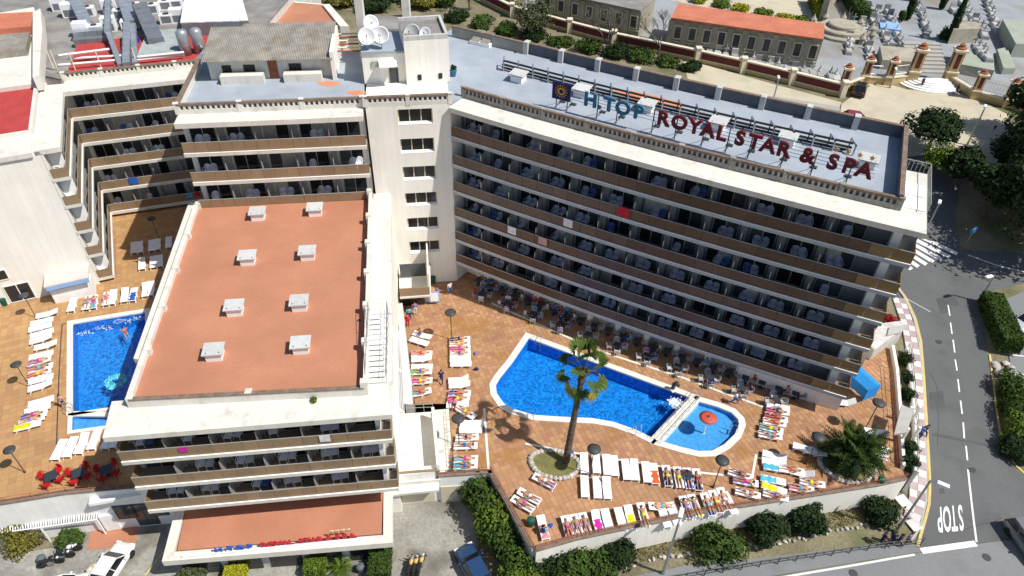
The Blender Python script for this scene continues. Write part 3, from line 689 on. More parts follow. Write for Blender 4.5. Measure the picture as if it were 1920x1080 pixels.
def face_sheet(outer, holes, z):
    loops = [[Vector((p[0],p[1],z)) for p in lp] for lp in [outer]+holes]; tri = tessellate_polygon(loops)
    mb = MB(); mb.v = [tuple(v) for lp in loops for v in lp]
    for t in tri:
        a, b, c = [Vector(mb.v[i]) for i in t]; t = tuple(t) if (b-a).cross(c-a).z > 0 else tuple(t)[::-1]
        mb.f.append(t); mb.m.append(0)
    return mb
def seg_d(p, poly):
    m = 1e9
    for i in range(len(poly)):
        a, b = Vector(poly[i]), Vector(poly[(i+1)%len(poly)]); d = b-a; t = max(0,min(1,(Vector(p)-a).dot(d)/max(1e-9,d.dot(d)))); m = min(m,(Vector(p)-a-d*t).length)
    return m
def tiled(name, outer, holes, z, m, grout, size, ang, ntile=300, gap=.035):
    ms = face_sheet(outer, holes, z); base = tag(link(name, ms.mesh(name, grout)), kind='structure')
    ca, sa_ = math.cos(ang), math.sin(ang); pts = []
    us = [p[0]*ca+p[1]*sa_ for p in outer]; vs_ = [-p[0]*sa_+p[1]*ca for p in outer]
    iu0, iu1 = int(min(us)//size), int(max(us)//size)+1; iv0, iv1 = int(min(vs_)//size), int(max(vs_)//size)+1
    for i in range(iu0, iu1):
        for j in range(iv0, iv1):
            u, v = (i+.5)*size, (j+.5*(1+(i%2)*.0))*size; x, y = u*ca-v*sa_, u*sa_+v*ca
            if inside((x,y), outer) and seg_d((x,y), outer) > size*.62 and not any(inside((x,y),h) for h in holes) and all(seg_d((x,y),h) > size*.4 for h in holes): pts.append((x,y))
    pts.sort(key=lambda p: p[0]**2+p[1]**2)
    h = size/2-gap/2
    tm = fixn(MB().bbox((0,0,.009), (2*h,2*h,.018), 0, .006).mesh('tile', m))
    for p in pts[:ntile]: link('tile', tm, base, (p[0],p[1],z), (0,0,ang))
    mb = MB()
    for p in pts[ntile:]:
        zz = z+.018+random.uniform(-.003,.003)
        q = [(p[0]+a*h*ca-b*h*sa_, p[1]+a*h*sa_+b*h*ca) for a,b in ((-1,-1),(1,-1),(1,1),(-1,1))]
        mb.add([(x,y,z) for x,y in q]+[(x,y,zz) for x,y in q], [(4,5,6,7),(0,1,5,4),(1,2,6,5),(2,3,7,6),(3,0,4,7)])
    if mb.v: tag(link('tile_field', mb.mesh('tile_field', m), base), kind='stuff')
    return base
def closed_ribbon(mb, pts, o0, o1, z0, z1):
    n = len(pts); P = [Vector(p) for p in pts]
    def of(d):
        out = []
        for i in range(n):
            t0 = (P[i]-P[i-1]).normalized(); t1 = (P[(i+1)%n]-P[i]).normalized(); a = Vector((-t0.y,t0.x)); b = Vector((-t1.y,t1.x)); m = (a+b).normalized(); out.append(P[i]+m*(d/max(.4,m.dot(a))))
        return out
    A_, B_ = of(o0), of(o1); vs = []
    for a, b in zip(A_, B_): vs += [(a.x,a.y,z0),(b.x,b.y,z0),(b.x,b.y,z1),(a.x,a.y,z1)]
    fs = []
    for i in range(n):
        o = i*4; k = ((i+1)%n)*4; fs += [(k,k+1,o+1,o),(k+1,k+2,o+2,o+1),(k+2,k+3,o+3,o+2),(k+3,k,o,o+3)]
    mb.add(vs, fs); return [tuple(v) for v in B_]
def ccw(pts): return pts if sum(pts[i][0]*pts[(i+1)%len(pts)][1]-pts[(i+1)%len(pts)][0]*pts[i][1] for i in range(len(pts))) > 0 else pts[::-1]
def pool(pts, z, depth, tmat, wmat, level=.14, coping=.55, size=.18):
    pts = ccw(pts)
    mb = MB(); closed_ribbon(mb, pts, -coping, .02, z-.1, z+.07); struct('pool_coping', mb, 'pool_stone')
    # basin tiled in squares
    mb = MB(); n = len(pts)
    for i in range(n):
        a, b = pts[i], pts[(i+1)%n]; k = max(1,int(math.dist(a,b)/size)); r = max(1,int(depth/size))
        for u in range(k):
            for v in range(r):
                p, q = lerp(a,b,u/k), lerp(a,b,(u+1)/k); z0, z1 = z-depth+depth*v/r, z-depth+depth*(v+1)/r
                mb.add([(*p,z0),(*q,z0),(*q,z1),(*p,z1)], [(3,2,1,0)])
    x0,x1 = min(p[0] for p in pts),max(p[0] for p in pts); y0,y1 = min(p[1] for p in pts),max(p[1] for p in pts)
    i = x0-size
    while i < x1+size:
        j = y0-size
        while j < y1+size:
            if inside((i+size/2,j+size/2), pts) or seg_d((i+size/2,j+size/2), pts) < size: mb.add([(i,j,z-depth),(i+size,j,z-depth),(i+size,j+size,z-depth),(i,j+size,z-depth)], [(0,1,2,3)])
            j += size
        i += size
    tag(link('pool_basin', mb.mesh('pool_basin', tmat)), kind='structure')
    ws = face_sheet(pts, [], z-level); tag(link('pool_water', ws.mesh('pool_water', wmat)), kind='structure')
    return pts
T0 = [(-5.51,34.12),(-1.23,34.61),(-0.41,33.03),(2.23,27.90),(5.33,28.94),(8.61,29.79),(15.86,31.62),(23.36,33.11),(29.77,34.40),(32.38,35.09),(33.32,37.12),(34.88,41.74),(36.48,46.92),(37.20,50.12),(36.03,51.18)]
back_t = [(30.6,44.0),(28.0,47.0),(14.0,54.0),(0.0,61.0),(-6.0,61.5),(-12.5,59.0),(-10.84,53.16),(-8.31,41.60),(-5.48,41.70),(-4.52,34.56)]
MAINT = T0+back_t
WP = [(1.75,50.28),(0.19,46.93),(-0.90,44.99),(-1.26,44.06),(-1.13,43.04),(-0.47,41.88),(0.29,41.30),(2.17,40.65),(4.97,40.51),(7.30,40.47),(9.13,40.12),(10.90,39.37),(12.22,38.56),(16.38,43.17)]
KP = [(17.03,42.76),(18.60,42.20),(19.74,41.57),(20.16,40.86),(20.13,40.33),(19.50,39.15),(18.35,38.04),(17.18,37.34),(16.04,37.25),(14.75,37.59),(12.99,38.19)]
MAINT = ccw(MAINT); WP = ccw(WP); KP = ccw(KP)
hole = ccw([(1.75,50.28),(0.19,46.93),(-0.90,44.99),(-1.26,44.06),(-1.13,43.04),(-0.47,41.88),(0.29,41.30),(2.17,40.65),(4.97,40.51),(7.30,40.47),(9.13,40.12),(10.90,39.37),(12.22,38.56),(12.99,38.19),(14.75,37.59),(16.04,37.25),(17.18,37.34),(18.35,38.04),(19.50,39.15),(20.13,40.33),(20.16,40.86),(19.74,41.57),(18.60,42.20),(17.03,42.76),(16.38,43.17)])
tiled('pool_terrace', MAINT, [hole], 0, 'terrace_tile', 'terrace_grout', .45, R(22))
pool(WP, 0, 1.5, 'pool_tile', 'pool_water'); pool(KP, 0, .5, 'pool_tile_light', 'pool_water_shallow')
a, b = (16.74,43.00), (12.64,38.29); mb = MB(); mb.ribbon([a,b], -.42, .42, -1.5, .075); struct('pool_divider', mb, 'pool_stone')
# painted white lines on the tiles
def line(pts, w, z=.022, m='road_white', name='painted_line'):
    mb = MB(); mb.ribbon(pts, -w/2, w/2, z, z+.004); return struct(name, mb, m)
mat('line_white', (.70,.68,.62), .8, .08, 2)
line([(-2.04,55.22),(2.23,52.59),(7.39,49.47),(8.87,48.66),(12.28,47.18),(16.06,45.62),(19.64,43.80),(22.77,42.34)], .22, m='line_white')
line([(-2.15,41.27),(-1.82,38.02),(-1.50,34.91)], .2, m='line_white'); line([(1.49,37.58),(6.15,36.65),(10.52,35.99),(14.81,35.24),(19.94,34.79)], .2, m='line_white'); line([(19.94,34.79),(20.85,37.14)], .2, m='line_white')
# left courtyard terrace and pool
LT = ccw([(-53.59,49.78),(-50.37,52.24),(-45.83,53.65),(-42.89,56.30),(-41.22,56.63),(-46.80,67.73),(-38.86,70.33)]+[(-28.9,56.5),(-26.4,33.0),(-26.2,31.6)]+[(-33.02,30.66),(-37.63,29.55),(-40.76,28.82)])
LPW = ccw([(-41.65,48.99),(-35.53,50.90),(-29.90,38.51),(-36.54,38.44)]); LPK = ccw([(-36.37,37.99),(-30.27,39.54),(-29.59,37.84),(-35.67,36.46)])
lhole = ccw([(-41.65,48.99),(-35.53,50.90),(-29.59,37.84),(-35.67,36.46)])
tiled('courtyard_terrace', LT, [lhole], 1.5, 'court_tile', 'terrace_grout', .55, R(24), 200, .02)
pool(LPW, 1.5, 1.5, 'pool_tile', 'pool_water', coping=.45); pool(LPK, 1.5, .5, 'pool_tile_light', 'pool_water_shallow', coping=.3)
mb = MB(); mb.ribbon([(-41.96,47.46),(-42.56,48.88),(-40.30,49.57),(-35.60,51.05),(-34.32,51.49)], -.05, .05, 1.52, 1.525); mb.ribbon([(-41.96,47.46),(-39.78,42.68),(-36.16,35.00)], -.05, .05, 1.52, 1.525); struct('drain_channel', mb, 'dark_metal')
# terrace edges: white retaining wall, brown coping and railing
def retaining(name, label, pts, ztop, zb, cope='coping_tile', th=.28, rail=True, m='cream_wall', ph=.35):
    t = thing(name, label, 'wall', (*pts[0][:2], ztop))
    mb = MB(); mb.ribbon(pts, -th, 0, zb, ztop+ph); wpart('wall_body', mb, m, t)
    mb = MB(); mb.ribbon(pts, -th-.07, .07, ztop+ph, ztop+ph+.09); wpart('coping', mb, cope, t)
    if rail:
        mb = MB(); q = offs(pts, -th/2)
        for a, b in zip(q, q[1:]):
            n = max(1,int(math.dist(a,b)/1.6))
            for i in range(n+1): p = lerp(a,b,i/n); mb.tube((*p,ztop+ph),(*p,ztop+ph+.6), .025, n=4)
            for dz in (.3,.6): mb.tube((*a,ztop+ph+dz),(*b,ztop+ph+dz), .025, n=4)
        wpart('railing', mb, 'rust' if cope == 'coping_tile' else 'dark_metal', t)
    return t
retaining('retaining_wall', 'long white retaining wall with tiled coping below the front row of loungers', T0[3:10], 0, gz)
retaining('retaining_wall', 'short grey retaining wall at the angled corner beside the tall hedge', T0[1:4], 0, gz, m='grey_wall')
retaining('retaining_wall', 'white terrace wall above the cream garage door', T0[0:2], 0, gz, m='white_paint')
retaining('retaining_wall', 'white wall edge of the left courtyard beside the red chairs', [(-40.76,28.82),(-37.63,29.55),(-33.02,30.66)]+[(-26.3,31.6)], 1.5, -3.3, m='white_paint')
# ------------------------------------------------------------------ streets
mat('kerb', (.40,.39,.37), .9, .1, 1)
mat('paver_white', (.62,.60,.58), .85, .1, 1, rnd=.08); mat('paver_pink', (.40,.31,.31), .85, .1, 1, rnd=.08)
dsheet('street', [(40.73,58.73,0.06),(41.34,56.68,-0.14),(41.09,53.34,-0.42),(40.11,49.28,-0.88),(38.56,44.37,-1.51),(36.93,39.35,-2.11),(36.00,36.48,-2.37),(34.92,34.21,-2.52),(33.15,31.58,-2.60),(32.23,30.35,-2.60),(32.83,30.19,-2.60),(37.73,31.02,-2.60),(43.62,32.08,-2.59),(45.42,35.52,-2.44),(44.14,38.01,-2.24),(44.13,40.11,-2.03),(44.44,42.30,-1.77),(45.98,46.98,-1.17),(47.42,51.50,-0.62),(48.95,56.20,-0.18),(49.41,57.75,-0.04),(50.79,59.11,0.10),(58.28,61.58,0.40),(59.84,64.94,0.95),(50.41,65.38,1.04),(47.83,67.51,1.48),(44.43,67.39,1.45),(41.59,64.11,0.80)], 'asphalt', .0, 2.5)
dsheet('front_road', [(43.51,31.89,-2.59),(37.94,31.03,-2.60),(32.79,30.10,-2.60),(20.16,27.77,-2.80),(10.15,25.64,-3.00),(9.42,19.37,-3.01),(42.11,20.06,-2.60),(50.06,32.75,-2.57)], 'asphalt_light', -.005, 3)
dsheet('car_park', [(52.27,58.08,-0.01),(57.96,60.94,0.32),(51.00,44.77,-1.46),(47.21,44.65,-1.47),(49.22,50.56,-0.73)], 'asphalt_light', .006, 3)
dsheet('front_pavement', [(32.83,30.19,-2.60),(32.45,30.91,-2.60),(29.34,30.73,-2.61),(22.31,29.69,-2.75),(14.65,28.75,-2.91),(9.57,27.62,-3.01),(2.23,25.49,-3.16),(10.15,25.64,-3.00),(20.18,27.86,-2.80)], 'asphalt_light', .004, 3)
# road up to the cemetery, in the shade of the trees, and the plaza
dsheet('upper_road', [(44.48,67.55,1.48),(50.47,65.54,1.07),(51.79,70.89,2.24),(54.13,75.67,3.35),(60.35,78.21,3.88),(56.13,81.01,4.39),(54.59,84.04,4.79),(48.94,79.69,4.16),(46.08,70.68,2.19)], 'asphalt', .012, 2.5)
dsheet('plaza', [(45.02,93.22,5.00),(52.65,101.50,5.00),(56.16,98.49,5.00),(62.97,98.21,5.00),(65.41,95.29,5.00),(67.17,91.34,5.00),(64.93,84.77,4.86),(62.54,80.25,4.26),(60.00,78.96,4.03),(56.34,81.54,4.47),(52.02,80.83,4.36),(45.56,79.55,4.14),(42.14,86.18,4.95)], 'plaza_sand', .02, 3)
dsheet('lane', [(16.38,101.00,5.00),(27.32,96.67,5.00),(36.81,95.21,5.00),(44.79,93.20,5.00),(42.28,86.18,4.95),(35.28,89.45,5.00),(24.80,95.31,5.00),(13.85,99.00,5.00)], 'paving', .01, 3)
dsheet('sand_strip', [(25.27,107.41,5.00),(36.41,99.55,5.00),(45.18,93.72,5.00),(44.44,92.37,5.00),(36.72,94.86,5.00),(27.32,96.67,5.00),(24.79,99.70,5.00)], 'plaza_sand', .016, 3)
dsheet('garden_strip', [(-11.55,115.61,5.00),(1.06,107.79,5.00),(24.64,98.79,5.00),(25.58,99.75,5.00),(26.28,108.50,5.00),(7.59,117.01,5.00),(1.01,121.31,5.00),(-12.16,122.80,5.00)], 'earth', .012, 4)
# yard by the garages, forecourt on the left
dsheet('yard', [(-9.50,33.87,-3.22),(-5.79,34.63,-3.17),(-1.13,35.72,-3.01),(-0.64,34.48,-3.09),(-2.03,31.08,-3.24),(-2.52,25.40,-3.25),(-8.85,25.25,-3.30),(-9.39,30.43,-3.30)], 'yard', .004, 3)
dsheet('forecourt', [(-42.21,29.44,-3.30),(-33.74,30.16,-3.30),(-30.78,32.15,-3.29),(-27.26,33.23,-3.25),(-26.26,32.29,-3.28),(-25.61,27.70,-3.30),(-9.50,29.51,-3.30),(-8.43,22.55,-3.30),(-37.64,21.76,-3.30)], 'yard', -.003, 3)
# kerbs
def kerb(pts, w=.16, h=.13, inner=0):
    mb = MB(); q = [p[:2] for p in pts]
    mb.ribbon(q, inner, inner+w, lambda x,y: gz(x,y)-.1, lambda x,y: gz(x,y)+h); return struct('kerb', mb, 'kerb')
KL = [(41.18,59.37,0.13),(41.43,58.14,-0.00),(41.30,54.79,-0.29),(40.53,51.26,-0.64),(39.14,46.76,-1.20),(37.62,42.08,-1.80),(36.18,37.76,-2.26),(34.94,34.70,-2.49),(33.43,32.25,-2.59),(32.27,31.09,-2.60)]
kerb(KL)
# checkered pavement: one paver beside the other, two wide
pav = [(40.86,57.81,-0.04),(40.47,54.03,-0.36),(39.69,50.56,-0.73),(38.57,46.74,-1.20),(37.03,42.06,-1.80),(35.57,37.74,-2.27),(34.26,34.68,-2.49),(33.10,32.95,-2.57)]
pav = resample([p[:2] for p in pav], 34); pbase = MB(); pbase.ribbon(pav, -.62, .62, lambda x,y: gz(x,y)-.3, lambda x,y: gz(x,y)+.085); pv = struct('pavement', pbase, 'kerb')
for i in range(34):
    a, b = pav[i], pav[i+1]; d, n = dirs(a, b); L = math.dist(a,b); c = lerp(a,b,.5); z = (gz(*a)+gz(*b))/2; sl = math.atan2(gz(*b)-gz(*a), L)
    for k in (-1,1):
        me = MB(); me.obox((c[0]+n.x*.31*k,c[1]+n.y*.31*k,z+.1), (L*.97,.59,.05), math.atan2(d.y,d.x), 0, -sl)
        link('paver', fixn(me.mesh('paver', 'paver_pink' if (i+(k > 0)) % 2 else 'paver_white')), pv)
for p in [(33.04,34.65,-2.49),(33.52,33.59,-2.55),(33.17,32.48,-2.58)]:
    me = MB(); me.obox((p[0],p[1],p[2]+.1), (1.0,1.0,.05), R(20)); link('paver', fixn(me.mesh('paver','paver_white')), pv)
# painted markings
def mark(pts, w, m='road_white', dz=.012):
    pts = [p[:2] for p in pts]; pts = resample(pts, max(1,int(sum(math.dist(a,b) for a,b in zip(pts,pts[1:]))/1.5)))
    mb = MB(); mb.ribbon(pts, -w/2, w/2, lambda x,y: gz(x,y)+dz-.01, lambda x,y: gz(x,y)+dz); return struct('road_marking', mb, m)
mark([(41.46,59.53,0.15),(41.77,57.84,-0.03),(41.67,55.17,-0.26),(41.05,51.95,-0.57),(39.85,48.01,-1.04),(38.33,43.22,-1.66),(37.07,39.36,-2.11),(36.09,36.48,-2.37),(35.10,34.22,-2.52),(33.78,32.26,-2.59),(32.72,30.64,-2.60)], .22, 'road_yellow')
mark([(47.30,50.50,-0.73),(46.36,47.61,-1.09),(44.94,43.43,-1.63),(43.99,40.21,-2.02),(44.20,38.63,-2.18),(45.04,37.01,-2.33)], .2, 'road_yellow')
for a, b, c_, d in ((1777.5,572,1781,592),(1782,605,1785,626),(1787,637,1790,661),(1791,674,1794.5,695),(1796,711,1799,735),(1801,751,1804,776),(1806,792,1808,822),(1811,836,1814,863)): pass
for pr_ in ([(45.84,57.08,-0.11),(45.39,55.54,-0.23)], [(45.05,54.56,-0.31),(44.59,53.04,-0.45)], [(44.38,52.27,-0.53),(43.89,50.64,-0.72)], [(43.59,49.78,-0.82),(43.23,48.44,-0.99)], [(42.91,47.43,-1.11),(42.47,45.97,-1.30)], [(42.19,45.01,-1.43),(41.75,43.56,-1.61)], [(41.48,42.65,-1.73),(40.89,40.98,-1.93)], [(40.72,40.21,-2.01),(40.25,38.77,-2.17)]): mark(pr_, .13)
mark([(39.92,37.88,-2.25),(38.80,34.57,-2.50),(37.62,31.16,-2.60)], .15); mark([(32.81,30.23,-2.60),(37.51,31.02,-2.60)], .5); mark([(32.17,29.90,-2.60),(27.02,28.89,-2.66),(21.83,27.93,-2.76),(18.39,27.15,-2.83)], .16)
for pr_ in ([(45.87,67.68,1.51),(49.86,64.73,0.91)], [(45.02,67.33,1.44),(48.84,64.22,0.82)], [(44.30,66.99,1.36),(47.78,63.79,0.74)], [(43.68,66.57,1.28),(46.70,63.43,0.68)], [(43.14,65.99,1.16),(45.78,63.01,0.61)], [(42.67,65.26,1.01),(44.77,62.65,0.56)], [(42.22,64.61,0.89),(43.86,62.22,0.49)]): mark(pr_, .55)
mark([(51.02,64.62,0.89),(53.69,63.14,0.64),(56.79,62.15,0.48)], .12); mark([(41.77,57.84,-0.03),(43.59,56.00,-0.19)], .06)
for pr_ in ([(50.85,55.52,-0.23),(55.09,55.15,-0.26)], [(49.28,50.56,-0.72),(52.64,50.22,-0.77)], [(48.51,48.30,-1.00),(51.57,48.03,-1.04)]): mark(pr_, .12)
# STOP painted on the road, to be read by drivers coming down
so_ = Vector((36.41,33.15,-2.56)); su = (Vector((35.22,33.02,-2.57))-Vector((37.63,33.33,-2.56))).xy; sv_ = (Vector((35.97,31.95,-2.59))-Vector((36.84,34.37,-2.51))).xy
stop = tag(bpy.data.objects.new('road_lettering', None), kind='structure'); COL.objects.link(stop)
for ch, u in zip('STOP', (-.375,-.125,.125,.375)):
    me = letter(ch, 1.0, .004, off=.03); me.materials.append(MATS['road_white'])
    for v in me.vertices:
        q = so_.xy+su*(v.co.x*.25+u)+sv_*(v.co.y*.92-.46); v.co = (q.x, q.y, gz(q.x,q.y)+.014+v.co.z)
    link('letter', me, stop)
# repairs, cracks and covers in the asphalt, and one painted shadow band
mat('asphalt_patch_and_shadow', (.085,.088,.09), .9, .12, .6, .15, 14); mat('manhole', (.06,.06,.062), .6, .1, 4)
for q_ in ([(39.57,45.87,-1.32),(40.94,46.04,-1.30),(40.41,44.15,-1.54),(38.94,43.93,-1.57)], [(44.92,57.96,-0.02),(47.19,58.66,0.05),(47.02,56.89,-0.12),(44.56,55.66,-0.22)], [(45.74,48.21,-1.02),(46.16,48.22,-1.01),(45.05,44.58,-1.48),(44.64,44.45,-1.50)], [(36.83,36.50,-2.37),(37.20,36.52,-2.37),(36.96,35.51,-2.44),(36.49,35.44,-2.45)]): dsheet('road_patch_and_shadow', q_, 'asphalt_patch_and_shadow', .006, 2)
for q_ in ([(38.10,41.43,-1.88),(38.76,41.40,-1.88),(40.50,40.96,-1.93),(43.89,40.21,-2.02),(43.86,39.94,-2.05),(40.39,40.69,-1.96),(37.99,41.16,-1.91)],): dsheet('road_patch_and_shadow', q_, 'asphalt_patch_and_shadow', .005, 2)  # long band across the street is a cast shadow painted dark
for q_ in ((42.84,52.01,-0.56), (40.25,37.89,-2.25), (26.80,28.24,-2.66), (37.79,29.84,-2.60)):
    mb = MB(); mb.lathe((q_[0],q_[1],q_[2]+.004), [(.33,0),(.33,.012),(.3,.014)], 18); struct('manhole_cover', mb, 'manhole')
random.seed(5)
for pts_ in ([(33.26,31.21,-2.60),(34.92,31.92,-2.59),(36.63,31.87,-2.59),(38.93,32.65,-2.58),(41.84,33.70,-2.54)], [(40.79,48.04,-1.04),(40.47,45.61,-1.35),(39.16,42.69,-1.72),(38.26,39.39,-2.10)]):
    c2 = []
    for a_, b_ in zip(pts_, pts_[1:]):
        for k in range(6): q_ = lerp(a_,b_,k/6); c2.append((q_[0]+random.uniform(-.25,.25), q_[1]+random.uniform(-.25,.25)))
    mark(c2, .05, 'manhole', .008)
# garages under the terrace
gar = thing('garage', 'white garage front with two cream shutters below the pool terrace', 'garage', (*(-6.56,33.47), -3.2))
mat('shutter_cream', (.62,.57,.43), .7, .05, 1)
g0, g1 = (-9.15,33.40), (-5.50,33.97); gd, gn2 = dirs(g0, g1)
mb = MB(); mb.ribbon([g0,g1], 0, .6, -3.4, .9); wpart('garage_wall', mb, 'white_paint', gar)
mb = MB(); mb.ribbon([g0,g1], -.9, .05, -.6, -.35); wpart('garage_canopy', mb, 'white_ledge', gar)
for t, w in ((.45,3.2),):
    p = lerp(g0,g1,t); mb = MB(); mb.obox((p[0]-gn2.x*.04,p[1]-gn2.y*.04,-2.0), (w,.05,2.3), math.atan2(gd.y,gd.x)); wpart('shutter', mb, 'shutter_cream', gar)
p = lerp(T0[0],T0[1],.5); mb = MB(); mb.obox((p[0]+.1,p[1]-.32,-2.1), (4.2,.06,2.2), math.atan2(T0[1][1]-T0[0][1],T0[1][0]-T0[0][0])); wpart('shutter', mb, 'shutter_cream', gar)
# stepped side yard between block and terrace: cream box with tan front, stair with white treads
sy = thing('side_yard', 'sunken cream service yard with tan front panel beside the white steps', 'yard', (*(-7.48,37.39), 0))
mb = MB(); mb.prism([(-9.38,40.48),(-5.88,40.90),(-4.97,34.29),(-8.76,33.66)], -3.2, -.05); wpart('yard_floor', mb, 'white_ledge', sy)
mb = MB(); mb.ribbon([(-8.55,33.67),(-5.46,34.07)], -.1, .1, .0, 1.0); wpart('panel', mb, 'tan_panel', sy)
mb = MB(); mb.ribbon([(-8.89,33.65),(-5.34,34.12)], -.3, .2, -.35, 0); wpart('slab_edge', mb, 'white_ledge', sy)
mb = MB(); mb.ribbon([(-6.48,39.93),(-5.46,34.07)], -.12, .12, -.05, 1.6); wpart('side_wall', mb, 'cream_wall', sy)
mb = MB()
for y in (.5,.9): mb.tube((*(-8.94,40.67),y),(*(-6.63,40.87),y), .025)
for t in (0,.33,.66,1): p = lerp((-8.94,40.67),(-6.63,40.87),t); mb.tube((*p,-.05),(*p,.9), .025, n=4)
wpart('railing', mb, 'alu', sy)
stp = thing('outdoor_steps', 'flight of white steps with thin railing descending beside the lounger row', 'steps', (*(-5.56,37.45), 0))
q0, q1 = (-5.81,40.60), (-4.98,34.90); d, n = dirs(q0,q1); L = math.dist(q0,q1); na = 15
for i in range(na):
    p = lerp(q0,q1,(i+.5)/na); z = .55-.06*i
    mb = MB(); mb.obox((p[0],p[1],z/2-.3), (L/na*.98,1.25,z+.6), math.atan2(d.y,d.x)); wpart('step', mb, 'white_ledge', stp)
mb = MB(); e0 = (q0[0]-n.x*-.62,q0[1]-n.y*-.62); e1 = (q1[0]+n.x*.62,q1[1]+n.y*.62)
mb.tube((*e0,1.45),(*e1,.6), .025); mb.tube((*e0,1.1),(*e1,.25), .02)
for i in range(6): p = lerp(e0,e1,i/5); mb.tube((*p,.5-.8*i/5),(*p,1.45-.85*i/5), .02, n=4)
wpart('railing', mb, 'dark_metal', stp)
# little annex at the foot of the stair tower
an_ = thing('entrance_annex', 'small cream annex with tan panel and dark opening at the foot of the stair tower', 'annex', (*(-10.01,55.64), 0))
mb = MB(); mb.prism([(-11.32,54.76),(-8.42,55.21),(-8.88,59.61),(-12.04,59.20)], 0, 2.4); wpart('annex_wall', mb, 'cream_wall', an_)
mb = MB(); mb.prism([(-10.97,52.81),(-7.97,53.25),(-8.81,60.19),(-12.14,59.76)], 2.4, 2.6); wpart('annex_roof', mb, 'white_ledge', an_)
mb = MB(); mb.ribbon([(-10.98,52.96),(-8.09,53.40)], -.05, .05, 2.6, 3.6); wpart('panel', mb, 'tan_panel', an_)
mb = MB(); mb.ribbon([(-8.14,53.39),(-8.97,59.71)], -.08, .08, 2.6, 5.2); wpart('side_screen', mb, 'white_ledge', an_)
mb = MB(); mb.ribbon([(-11.18,54.52),(-8.87,54.86)], -.1, .05, .05, 2.1); wpart('dark_opening', mb, 'glass_dark', an_)
mb = MB(); mb.obox((*(-10.00,55.90),3.6), (2.6,.1,1.6), R(8)); wpart('window', mb, 'glass_mid', an_)
# right end: planter trench and street wall of the terrace
retaining('boundary_wall', 'cream boundary wall with dark railing beside the checkered pavement', [(33.25,35.50),(35.25,40.40),(36.95,45.42),(38.37,49.97)], 0, gz, cope='white_ledge', ph=.5)
pt = thing('planter_trench', 'long brown walled planter trench along the street edge of the pool terrace', 'planter', (*(35.08,42.97), 0))
mb = MB(); mb.ribbon([(32.57,36.03),(34.54,41.73),(36.27,46.91),(37.10,50.11)], -.15, .1, -.2, .6); wpart('planter_wall', mb, 'cream_wall', pt)
mb = MB(); mb.ribbon([(33.05,35.79),(35.21,41.75),(36.88,46.94),(37.73,50.14)], -.6, .6, -.6, -.1); wpart('soil', mb, 'earth', pt)
mb = MB()
qq = [(32.19,36.28),(33.96,41.71),(35.82,47.58)]
for a, b in zip(qq, qq[1:]):
    for i in range(5): p = lerp(a,b,i/4); mb.tube((*p,0),(*p,.95), .025, n=4)
    for z in (.5,.95): mb.tube((*a,z),(*b,z), .025, n=4)
wpart('railing', mb, 'rust', pt)
eb = thing('entrance_portal', 'white street entrance portal with small roof in the boundary wall', 'gate', (*(34.83,41.14), -1))
mb = MB(); mb.prism([(31.99,38.01),(33.88,41.23),(34.71,40.67),(33.14,38.22)], 1.9, 2.1); wpart('portal_roof', mb, 'kerb', eb)
for p in [(33.57,38.78),(34.59,38.93),(35.54,41.16),(34.78,41.13)]: mb = MB(); mb.box(p[0]-.1,p[1]-.1,-1.6,p[0]+.1,p[1]+.1,1.95); wpart('portal_post', mb, 'white_paint', eb)
# garden room with a ramp roof at the wing's street corner
cr = thing('corner_building', 'small cream corner structure with sloping roof beside the street bend', 'building', (*(37.58,52.76), -1))
mb = MB(); mb.prism([(34.43,48.53),(38.63,51.84),(38.63,52.76),(36.34,52.28),(34.21,49.59)], -1.5, 1.4); wpart('wall_body', mb, 'grey_wall', cr)
mb = MB(); mb.prism([(37.01,51.67),(38.77,51.89),(37.88,50.96),(36.34,50.45)], 1.4, 1.55); wpart('flat_roof', mb, 'kerb', cr)
# ------------------------------------------------------------------ cemetery on the rise behind
mat('ochre', (.52,.40,.20), .85, .08, .8); mat('maroon', (.13,.03,.028), .8, .15, 1); mat('cap_cream', (.70,.63,.48), .85, .06, 1)
mat('grave_stone', (.36,.36,.35), .7, .15, .6, rnd=.35); mat('grave_path', (.29,.31,.33), .9, .12, .3, .1, 5, stain=((.22,.20,.15), .12, .5, .75)); mat('sandstone', (.36,.33,.26), .9, .18, .5, .15, 5)
mat('niche_wall', (.33,.31,.24), .9, .15, .5, .12, 4); mat('green_stone', (.33,.36,.30), .9, .1, .6); mat('tile_red', (.50,.17,.10), .85, .12, .4, .12, 4)
ZC = 5.0
def boxw(name, label, cat, pts): ...
dsheet('cemetery_ground', [(0.98,129.59,5.00),(27.48,110.67,5.00),(47.20,99.34,5.00),(52.79,101.88,5.00),(63.83,101.85,5.00),(69.63,94.72,5.00),(74.10,89.43,5.00),(114.71,160.60,5.00),(0.90,150.43,5.00)], 'grave_path', .03, 6)
cw = [(-7.12,130.59),(-1.27,123.12),(8.18,116.59),(15.03,112.16),(27.18,106.14),(33.35,102.86),(39.57,99.21),(45.75,95.42)]
wl = thing('cemetery_wall', 'ochre cemetery wall with maroon panels and cream cap along the lane', 'wall', (*cw[4], ZC))
mb = MB(); mb.ribbon(cw, 0, .4, 4, 6.7); wpart('wall_body', mb, 'ochre', wl)
mb = MB(); mb.ribbon(cw, -.12, .5, 6.7, 6.9); wpart('wall_cap', mb, 'cap_cream', wl)
